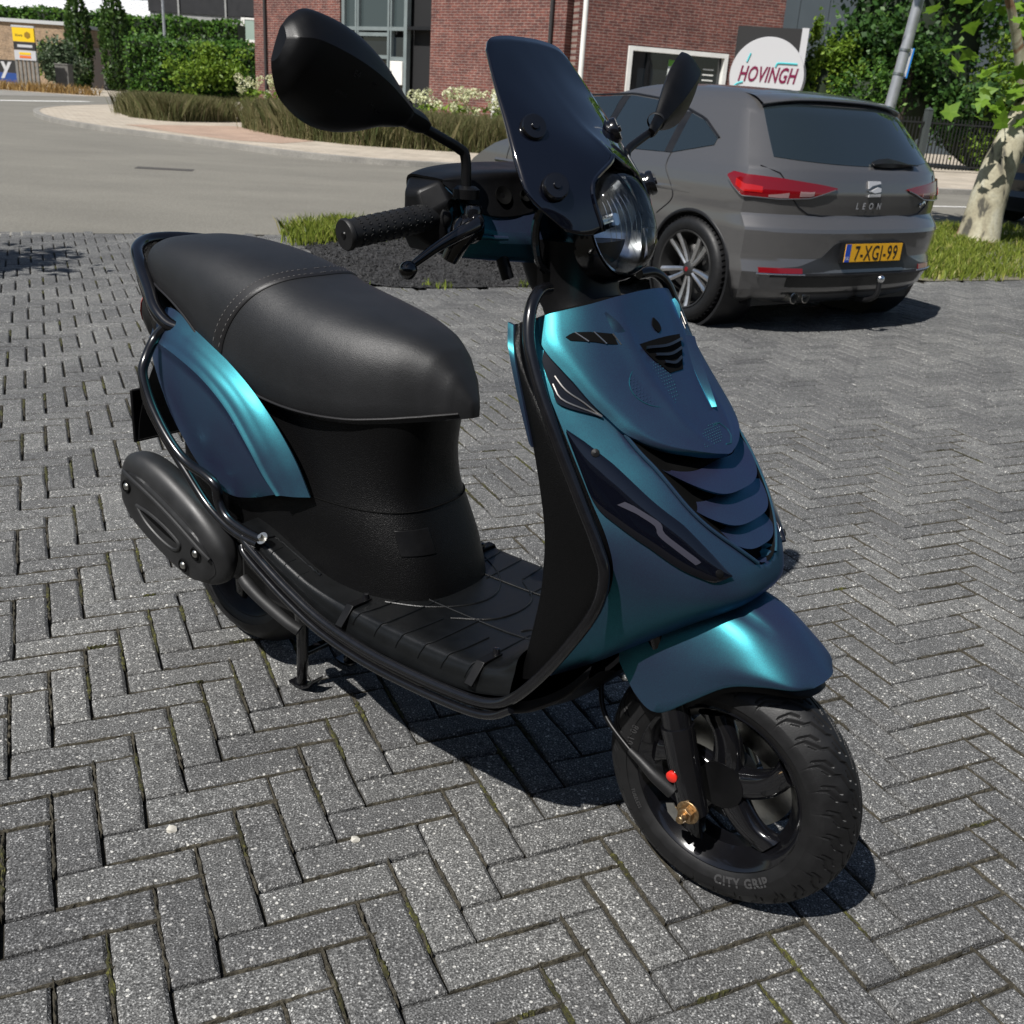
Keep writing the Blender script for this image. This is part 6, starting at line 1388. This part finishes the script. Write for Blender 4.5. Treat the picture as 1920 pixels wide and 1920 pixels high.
mb = MB(); mb.tube([(-.03, .0, -.05), (-.01, 0, .08), (0.0, 0, .35), (.05, 0, .8), (.20, .02, 1.3), (.34, .05, 1.9), (.5, .1, 3.0), (.5, .1, 4.2)], [.29, .225, .195, .178, .160, .135, .10, .06], 24, smooth=6)
mb.tube([(.12, .03, 1.55), (-.1, -.1, 2.0), (-.45, -.3, 2.5), (-.9, -.4, 3.0)], [.06, .05, .035, .02], 10, smooth=4); mb.tube([(.15, .03, 1.75), (.5, -.1, 2.3), (1.0, -.3, 2.8)], [.06, .045, .02], 10, smooth=4); mb.build('trunk', bark_mat(), PT)
lf = [(0, -.5), (.10, -.42), (.42, -.40), (.34, -.18), (.56, .08), (.30, .06), (.22, .20), (0, .60), (-.22, .20), (-.30, .06), (-.56, .08), (-.34, -.18), (-.42, -.40), (-.10, -.42)]
LVm = MB(); LVm.add([(x, y, .10 * abs(x) - .12 * y * y) for x, y in lf] + [(0, -.1, 0)], [(i, (i + 1) % 14, 14) for i in range(14)]); lme = LVm.mesh('leaf', M_PLANE, smooth=False, recalc=False)
at = lme.attributes.new('tone', 'FLOAT', 'FACE'); at.data.foreach_set('value', [.55 + .1 * (i % 3 - 1) for i in range(14)])
def plane_leaf(p, s):
    o = bpy.data.objects.new('leaf', lme); o.location = p; o.rotation_euler = (RL.normal(.5, .5), RL.normal(0, .5), RL.uniform(0, 6.28)); o.scale = (s,) * 3; COL.objects.link(o); o.parent = PT
for q in range(290):
    z = RL.uniform(1.22, 3.3); c = np.array((RL.normal(.22, .40 + .14 * (z - 1.2)), RL.normal(-.25, .35), z)); plane_leaf(tuple(c), RL.uniform(.13, .23))
leaf_object('upper_leaves', clump_points(2600, (.2, .1, 4.0), (1.9, 1.7, 1.35), 30), .20, M_PLANE, PT, aspect=.9, kind='stuff')
LP = empty('lamp_post', (3.74, 12.3, 0), 0, 'leaning grey galvanised lamp post with a small blue sign', 'lamp post'); LP.rotation_euler = (0, rad(5.2), 0)
mb = MB(); mb.tube([(0, 0, -.05), (0, 0, 1.2), (0, 0, 6.5)], [.070, .060, .042], 18); mb.build('pole', mat('galvanised_steel', (.42, .43, .45), .42, metal=.6, vary=.15, vscale=6), LP)
mb = MB(); mb.box((.05, -.03, 1.64), (.075, .13, 1.92)); mb.build('sign_plate', M_SGW, LP, smooth=False, bevel=.004); mb = MB(); mb.box((.076, -.035, 1.63), (.088, .135, 1.93)); mb.build('blue_face', mat('sign_blue', (.02, .20, .60), .4), LP, smooth=False)
for z in (1.66, 1.90): mb = MB(); mb.lathe([(.062, -.012), (.066, -.012), (.066, .012), (.062, .012)], frame((0, 0, z), (0, 0, 1)), 20, closed=True); mb.build('bracket', M_STEEL, LP)
FN = empty('bar_fence', (5.0, 25.7, .06), rad(24.5), 'black vertical bar fence along the pavement below the trees', 'fence'); M_FEN = mat('black_fence_paint', (.010, .011, .011), .5)
fb = MB(); fb.box((-.011, -.011, .06), (.011, .011, 1.28)); fbm = fb.mesh('fence_bar', M_FEN, smooth=False)
for q in range(118):
    o = bpy.data.objects.new('fence_bar', fbm); o.location = (q * .12, 0, 0); COL.objects.link(o); o.parent = FN
for z in (.14, 1.16): mb = MB(); mb.box((-.1, -.02, z - .02), (14.2, .02, z + .02)); mb.build('fence_rail', M_FEN, FN, smooth=False)
for x in (.0, 5.2, 8.7, 14.1): mb = MB(); mb.box((x - .075, -.075, 0), (x + .075, .075, 1.46)); mb.add([(x - .085, -.085, 1.46), (x + .085, -.085, 1.46), (x + .085, .085, 1.46), (x - .085, .085, 1.46), (x, 0, 1.53)], [(0, 1, 4), (1, 2, 4), (2, 3, 4), (3, 0, 4), (3, 2, 1, 0)]); mb.build('fence_post', mat('grey_fence_post', (.05, .06, .06), .5), FN, smooth=False)
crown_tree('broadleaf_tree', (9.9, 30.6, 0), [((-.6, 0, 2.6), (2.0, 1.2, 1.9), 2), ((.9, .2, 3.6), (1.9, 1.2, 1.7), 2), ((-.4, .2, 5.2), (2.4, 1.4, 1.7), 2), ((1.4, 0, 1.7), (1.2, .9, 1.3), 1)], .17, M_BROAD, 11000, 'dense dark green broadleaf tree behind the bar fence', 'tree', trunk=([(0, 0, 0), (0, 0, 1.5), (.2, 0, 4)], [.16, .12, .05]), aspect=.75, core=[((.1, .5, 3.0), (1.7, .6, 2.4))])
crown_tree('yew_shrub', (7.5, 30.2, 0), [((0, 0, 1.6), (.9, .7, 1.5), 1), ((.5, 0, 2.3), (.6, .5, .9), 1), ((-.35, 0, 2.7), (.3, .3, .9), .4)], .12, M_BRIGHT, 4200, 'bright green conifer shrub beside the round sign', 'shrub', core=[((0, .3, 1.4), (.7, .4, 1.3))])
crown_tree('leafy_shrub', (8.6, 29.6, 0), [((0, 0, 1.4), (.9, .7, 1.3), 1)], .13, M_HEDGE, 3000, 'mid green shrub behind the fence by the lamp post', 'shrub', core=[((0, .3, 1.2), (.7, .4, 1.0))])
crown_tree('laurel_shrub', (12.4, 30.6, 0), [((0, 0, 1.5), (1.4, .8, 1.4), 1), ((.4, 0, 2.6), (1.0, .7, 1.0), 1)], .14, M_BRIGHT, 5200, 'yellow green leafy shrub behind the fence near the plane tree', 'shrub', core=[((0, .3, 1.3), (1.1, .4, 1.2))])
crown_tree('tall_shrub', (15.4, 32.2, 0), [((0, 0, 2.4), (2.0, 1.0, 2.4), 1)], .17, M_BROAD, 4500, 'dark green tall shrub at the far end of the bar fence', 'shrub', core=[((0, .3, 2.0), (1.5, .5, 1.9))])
GB = empty('grey_hall', (7.6, 45, 0), rad(6), 'dark blue grey industrial hall with vertical cladding panels', 'building')
M_CLAD = mat('blue_grey_cladding', (.060, .075, .085), .5, vary=.06, vscale=1)
cp = MB(); cp.box((.012, 0, 0), (1.188, .08, 9.0)); cpm = cp.mesh('cladding_panel', M_CLAD, smooth=False)
for q in range(16): o = bpy.data.objects.new('cladding_panel', cpm); o.location = (q * 1.2, 0, 0); COL.objects.link(o); o.parent = GB
mb = MB(); mb.box((0, .082, 0), (19.2, 14, 8.95)); mb.build('hall_body', M_CBLK, GB, smooth=False)
# black car beyond the tree
BC = empty('black_car', (7.15, 14.75, -.03), rad(25.3), 'black car cut off by the picture edge behind the plane tree', 'car', scale=.95)
M_BPAINT = mat('black_car_paint', (.004, .004, .005), .2, coat=1.0, coat_rough=.03)
mb = MB(); mb.loft([outline(z) for z in zs[::2]]); mb.build('body', M_BPAINT, BC, angle=24)
mb = MB(); car_patch(mb, lambda s, t, d: rearP((.90 + .06 * s) * (2 * t - 1), .972 + .35 * s, d), None, 10, 15); mb.build('rear_window', M_CGLASS, BC)
for x in (0, 2.62):
    for sg in (-1, 1):
        mb = MB(); mb.lathe([(.05, .12), (.22, .11), (.23, .12), (.30, .11), (.318, .07), (.318, -.1), (.05, -.1)], frame((x, sg * .80, .318), (0, sg, 0)), 40); mb.build('road_wheel', M_RUB, BC)
        mb = MB(); mb.tube([sideP(.345 * math.cos(a) + x, .318 + .345 * math.sin(a), -.002, sg) for a in np.linspace(-.2, math.pi + .2, 30)], .02, 8); mb.build('arch_lip', M_CBLK, BC)

# ------------------------------------------------------------------ far side of the junction, left
sheet('driveway', [(-70, 54), (-30, 54), (-21.3, 52), (-20.6, 60), (-16, 64), (-10, 70), (-10, 140), (-70, 140)], -.024, M_WALK, 'pale paved driveway leading to the gate beyond the junction', 'driveway')
sheet('corner_kerb', [(-60, 43.0), (-21.3, 43.3), (-20.6, 50.3), (-21.5, 52), (-60, 52)], -.02, M_KERB, 'grey pavement corner below the yellow sign', 'pavement')
hedge('tall_hedge', -46, -23.4, 86, 88.5, 5.15, 9000, .34, M_HEDGE, 'long tall clipped green hedge beyond the junction')
hedge('side_hedge', -23.6, -14.0, 63, 65, 2.95, 4500, .24, M_HEDGE, 'lower green hedge meeting the brick building corner')
crown_tree('laurel_bush', (-19.0, 62.0, 0), [((0, 0, 1.5), (1.9, .9, 1.3), 1), ((1.3, 0, 1.9), (1.5, .8, 1.0), 1)], .22, M_BRIGHT, 2600, 'sunlit yellow green bush in front of the lower hedge', 'shrub')
crown_tree('young_tree', (-21.6, 70.0, 0), [((0, 0, 2.0), (1.9, 1.0, 1.5), 1)], .22, M_SILV, 1700, 'loose grey green young tree behind the white globe', 'tree', trunk=([(0, 0, 0), (.05, 0, 1.2), (.1, 0, 2.6)], [.06, .05, .03]))
for x, r in ((-29.0, .80), (-26.72, .92)):
    e = empty('column_conifer', (x, 70, 0), 0, 'slim dark conifer column next to the brick shed' if x < -28 else 'slim dark conifer column beside the gate post', 'tree', 'columnar conifers by the gate')
    n = 3000; zz = RL.uniform(0.1, 6.3, n); prof = np.interp(zz, [0, .8, 2.6, 4.5, 6.3], [.55, .85, 1.0, .75, .12]) * r; a = RL.uniform(0, 2 * np.pi, n); k = np.sqrt(RL.uniform(.55, 1.1, n)) * (1 + .12 * np.sin(5 * a + zz * 3)); leaf_object('crown', np.c_[prof * k * np.cos(a), prof * k * np.sin(a), zz], .24, M_CONIF, e, up=1.2)
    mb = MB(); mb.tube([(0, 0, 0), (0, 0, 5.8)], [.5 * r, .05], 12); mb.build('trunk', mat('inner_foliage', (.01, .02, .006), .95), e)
crown_tree('garden_shrub', (-26.9, 62, 0), [((0, 0, 1.35), (1.4, .9, 1.2), 1)], .20, M_SILV, 2600, 'grey green round shrub right of the yellow sign', 'shrub', core=[((0, .3, 1.2), (1.0, .5, .9))])
crown_tree('flowering_shrub', (-28.2, 64, 0), [((0, 0, 1.4), (.9, .7, 1.1), 1)], .20, M_BRIGHT, 1200, 'yellowish loose shrub left of the yellow sign', 'shrub')
SH = empty('brick_shed', (-37.6, 75, 0), 0, 'low sand coloured brick building with flat grey roof edge', 'building')
mb = MB(); mb.box((0, 0, 0), (5.6, 6, 3.75)); mb.build('wall', M_BR2, SH, smooth=False); mb = MB(); mb.box((-.1, -.15, 3.76), (5.75, 6.1, 3.98)); mb.build('roof_edge', mat('zinc_edge', (.45, .46, .46), .5), SH, smooth=False)
mb = MB(); mb.box((5.62, -.02, 0), (8.6, 4, 2.5)); mb.build('lean_to', mat('dark_timber', (.03, .022, .018), .8, vary=.4, vscale=3), SH, smooth=False)
# left sign totem
TS = empty('company_sign', (-25.5, 55.0, 0), 0, 'small totem sign with yellow, black and white panels on grey posts', 'sign')
M_YL = mat('sign_yellow', (.80, .52, .01), .45)
for x in (-.50, -.30, -.10, .10, .30, .50): mb = MB(); mb.box((x - .06, 0, .0), (x + .06, .12, 1.42)); mb.build('post', mat('weathered_timber', (.20, .19, .17), .85, vary=.3, vscale=4), TS, smooth=False)
for z0, z1, m, nm in ((2.22, 2.84, M_YL, 'yellow_panel'), (1.84, 2.20, M_SGD, 'black_panel'), (1.38, 1.82, M_SGW, 'white_panel')): mb = MB(); mb.box((-.53, -.04, z0), (.53, .10, z1)); mb.build(nm, m, TS, smooth=False)
mb = MB(); mb.box((-.56, -.05, 2.86), (.56, .12, 2.94)); mb.build('top_rail', M_SGW, TS, smooth=False)
for z0, z1, m in ((1.47, 1.58, 'sign_orange'), (1.62, 1.73, 'sign_yellow')): mb = MB(); mb.box((-.28, -.05, z0), (.28, -.042, z1)); mb.build('stripe', mat('sign_orange', (.75, .15, .02), .5) if m == 'sign_orange' else M_YL, TS, smooth=False)
mb = MB(); mb.lathe([(0, .01), (.16, .01), (.16, 0)], frame((.2, -.042, 2.52), (0, -1, 0)), 6); mb.build('crest', mat('sign_brown', (.28, .16, .01), .5), TS)
def ts_text(txt, size, x, z, m): V, F = text_mesh(txt, size, 0, 0, 1.0); mb = MB(); mb.add([(x + p[0], -.0455, z + p[1]) for p in V], F); mb.build('lettering', m, TS, smooth=False)
ts_text('kiwa', .20, -.22, 2.44, M_SGD)
mb = MB(); mb.box((-.34, -.0455, 1.96), (.40, -.0425, 2.08)); mb.build('white_mark', M_SGW, TS, smooth=False)
BN = empty('banner', (-29.6, 60, 0), 0, 'dark banner with white letter on blue foot left of the sign', 'banner')
mb = MB(); mb.box((-1.2, 0, .72), (1.22, .05, 1.36)); mb.build('upper_cloth', M_SGD, BN, smooth=False); mb = MB(); mb.box((-1.2, 0, .25), (1.22, .05, .716)); mb.build('lower_cloth', mat('banner_blue', (.01, .05, .22), .6), BN, smooth=False)
V, F = text_mesh('y', 1.15, 0, .1, 1.0, .03); mb = MB(); mb.add([(.62 + p[0], -.01, .72 + p[1]), ] and [(.62 + p[0], -.01, .72 + p[1]) for p in V], F); mb.build('lettering', M_SGW, BN, smooth=False)
for x in (-1.1, 1.1): mb = MB(); mb.box((x - .04, .06, 0), (x + .04, .12, 1.36)); mb.build('post', M_CBLK, BN, smooth=False)
DG = scatter([(-29, 53.4), (-22, 53.4), (-21.6, 54.4), (-29, 55.0)], 900, -.02); blades('dry_grass', DG, .45, .05, leaf_mat('dry_grass_blades', [(.20, .12, .04), (.32, .20, .07), (.42, .28, .11), (.5, .36, .16)]), .7, label='dry straw coloured grass below the company sign', cat='grass', kind='stuff')
GP = mat('granite_post', (.12, .115, .105), .85, vary=.3, vscale=3)
for x, y, lb in ((-28.15, 72.5, 'grey stone gate post beside the dark conifer column'), (-24.3, 56.5, 'dark grey stone post right of the company sign')):
    mb = MB(); mb.box((-.34, -.3, 0), (.34, .3, 1.28)); mb.box((-.36, -.32, 1.285), (.36, .32, 1.36)); o = mb.build('gate_post', GP, None, smooth=False, bevel=.02); o.location = (x, y, -.02); tag(o, lb, 'gate post')
GT = empty('low_fence', (-27.6, 76.5, 0), 0, 'low dark railing fence behind the wheelie bin', 'fence'); rb_ = MB(); rb_.box((-.02, -.02, .1), (.02, .02, 1.3)); rbm = rb_.mesh('railing', M_FEN, smooth=False)
for q in range(42): o = bpy.data.objects.new('railing', rbm); o.location = (q * .2, 0, 0); COL.objects.link(o); o.parent = GT
for z in (.2, 1.28): mb = MB(); mb.box((-.1, -.03, z - .03), (8.4, .03, z + .03)); mb.build('rail', M_FEN, GT, smooth=False)
WBN = empty('wheelie_bin', (-31.0, 86.0 * .98, -.02), 0, 'green wheelie bin standing by the low dark fence', 'bin'); M_BIN = mat('bin_green', (.035, .14, .05), .5)
mb = MB(); mb.loft([[(-w, -d, z), (w, -d, z), (w, d, z), (-w, d, z)] for w, d, z in ((.40, .40, .06), (.52, .50, 1.12), (.56, .54, 1.13), (.56, .54, 1.18))]); mb.build('tub', M_BIN, WBN, smooth=False)
mb = MB(); mb.loft([[(-w, -d, z), (w, -d, z), (w, d, z), (-w, d, z)] for w, d, z in ((.58, .58, 1.185), (.56, .55, 1.26), (.40, .4, 1.31))]); mb.build('lid', M_BIN, WBN, smooth=False)
for sg in (-1, 1): mb = MB(); mb.lathe([(0, .03), (.14, .03), (.14, -.03), (0, -.03)], frame((sg * .42, .42, .12), (1, 0, 0)), 20); mb.build('wheel', M_CBLK, WBN)
o_ = empty('street_lamp', (-24.6, 73, -.02), 0, 'tall slim grey street lamp in front of the tall hedge', 'lamp post'); mb = MB(); mb.tube([(0, 0, 0), (0, 0, 1.2), (0, 0, 9)], [.13, .10, .07], 12); mb.build('pole', mat('galvanised_steel', (.42, .43, .45), .42), o_)
mb = MB(); mb.box((-.9, -.1, 9.0), (.1, .1, 9.12)); mb.build('lamp_head', M_SGW, o_, smooth=False)
bm = bmesh.new(); bmesh.ops.create_uvsphere(bm, u_segments=28, v_segments=18, radius=.52); V = [v.co[:] for v in bm.verts]; F = [tuple(v.index for v in f.verts) for f in bm.faces]; bm.free(); GLB = empty('globe_light', (-24.3, 76.0, -.02), 0, 'white round globe lamp standing on the ground by the fence', 'lamp'); mb = MB(); mb.add([(x, y, z + .60) for x, y, z in V], F); mb.build('globe', M_SGW, GLB); mb = MB(); mb.lathe([(.16, 0), (.16, .14), (.13, .15)], frame((0, 0, 0), (0, 0, 1)), 20); mb.build('base', M_CBLK, GLB)
# far buildings
DB = empty('dark_house', (-33.6, 96, 0), 0, 'black clad building with grey ground floor behind the tall hedge', 'building'); M_BCL = mat('black_cladding', (.016, .016, .018), .6, vary=.2, vscale=2); M_GCL = mat('grey_boards', (.30, .30, .29), .7, vary=.15, vscale=2)
mb = MB(); mb.box((0, 0, 6.05), (16, 8, 10)); mb.build('upper_storey', M_BCL, DB, smooth=False); mb = MB(); mb.box((.1, .1, 0), (15.9, 7.9, 6.04)); mb.build('ground_floor', M_GCL, DB, smooth=False)
for x in (2.6, 6.6, 10.4, 14): mb = MB(); mb.box((x - .07, -.12, 5.9), (x + .07, -.02, 10)); mb.build('downpipe', M_GCL, DB, smooth=False)
wn = empty('window'); wn.parent = DB; wn.location = (8.7, 0, 4.15)
for lo, hi in (((-.85, .0, 0), (-.55, .09, 2.0)), ((.35, .0, 0), (.65, .09, 2.0)), ((-.55, .0, 1.75), (.35, .09, 2.0)), ((-.55, .0, 0), (.35, .09, .2))): mb = MB(); mb.box(lo, hi); mb.build('frame', M_WFRM, wn, smooth=False)
mb = MB(); mb.box((-.54, .04, .2), (.34, .08, 1.75)); mb.build('pane', mat('pale_pane', (.30, .38, .33), .2), wn, smooth=False)
for q in range(14): mb = MB(); mb.box((7.4 + q * .28, -.5, 3.0), (7.52 + q * .28, -.45, 4.1)); mb.build('baluster', mat('bamboo', (.48, .36, .20), .7), DB, smooth=False)
WR_ = empty('white_roof_hall', (-60, 112, 0), 0, 'long hall with bright white metal roof behind the tall hedge', 'building'); mb = MB(); mb.box((0, 0, 0), (24, 14, 6.0)); mb.build('wall', M_GCL, WR_, smooth=False); mb = MB(); mb.add([(-.3, -.4, 6.0), (24.3, -.4, 6.0), (24.3, 14, 8.6), (-.3, 14, 8.6), (-.3, -.4, 5.85), (24.3, -.4, 5.85)], [(0, 1, 2, 3), (4, 5, 1, 0)]); mb.build('roof', mat('white_metal_roof', (.72, .72, .72), .5), WR_, smooth=False)
mb = MB()
for q in range(24): mb.box((q + .48, -.35, 6.0), (q + .52, 13.9, 6.03), Matrix(((1, 0, 0, 0), (0, 1, 0, 0), (0, .1806, 1, .065), (0, 0, 0, 1))))
mb.build('roof_seams', M_GCL, WR_, smooth=False, kind='stuff')
# unseen dark building added behind the camera to block low sky from the reflections
WS2 = empty('sky_blocker', (0, -8.5, 0), 0, 'unseen long dark grey building added behind the camera to block low sky', 'building')
mb = MB(); mb.box((-22, -9, 0), (20, 0, 5.2)); mb.build('wall', mat('blocker_cladding', (.055, .055, .058), .6, vary=.15, vscale=.6), WS2, smooth=False)
mb = MB(); mb.box((-22.1, .002, 4.6), (20.1, .25, 5.3)); mb.build('fascia', mat('blocker_fascia', (.30, .30, .30), .5), WS2, smooth=False)
for x in range(-20, 19, 5):
    mb = MB(); mb.box((x, .01, .1), (x + 3.6, .06, 3.2)); wi = mb.build('window', M_BGL, WS2, smooth=False)
    for q in (0, 1.75, 3.5): mb = MB(); mb.box((x + q, .062, .1), (x + q + .1, .12, 3.2)); mb.build('mullion', M_FRM, WS2, smooth=False)
crown_tree('reflection_tree', (-13, -2.5, 0), [((0, 0, 3.4), (1.8, 1.6, 1.7), 1)], .3, M_BROAD, 1500, 'unseen leafy tree added behind the camera for the reflections', 'tree', trunk=([(0, 0, 0), (.05, 0, 1.5), (0, 0, 3.2)], [.12, .1, .05]))  # unseen tree, added behind the camera to show in reflections
# tree left of the picture whose shadow lies on the bricks
crown_tree('street_tree', (-5.0, 4.9, 0), [((0, 0, 2.7), (.85, .7, .6), 1), ((.55, .25, 2.3), (.5, .4, .35), .5)], .12, M_BROAD, 2200, 'small leafy tree casting the dappled shade at the yard edge', 'tree', trunk=([(0, 0, 0), (.02, 0, 1.2), (0, 0, 2.6)], [.06, .05, .03]))
pebble(-.524, 1.362, .0075, 1, 'pale pebble lying on a brick left of the scooter, with a sharp shadow'); pebble(-.222, 1.368, .0065, 5, 'white round pebble lying on a brick between scooter stand and front wheel');
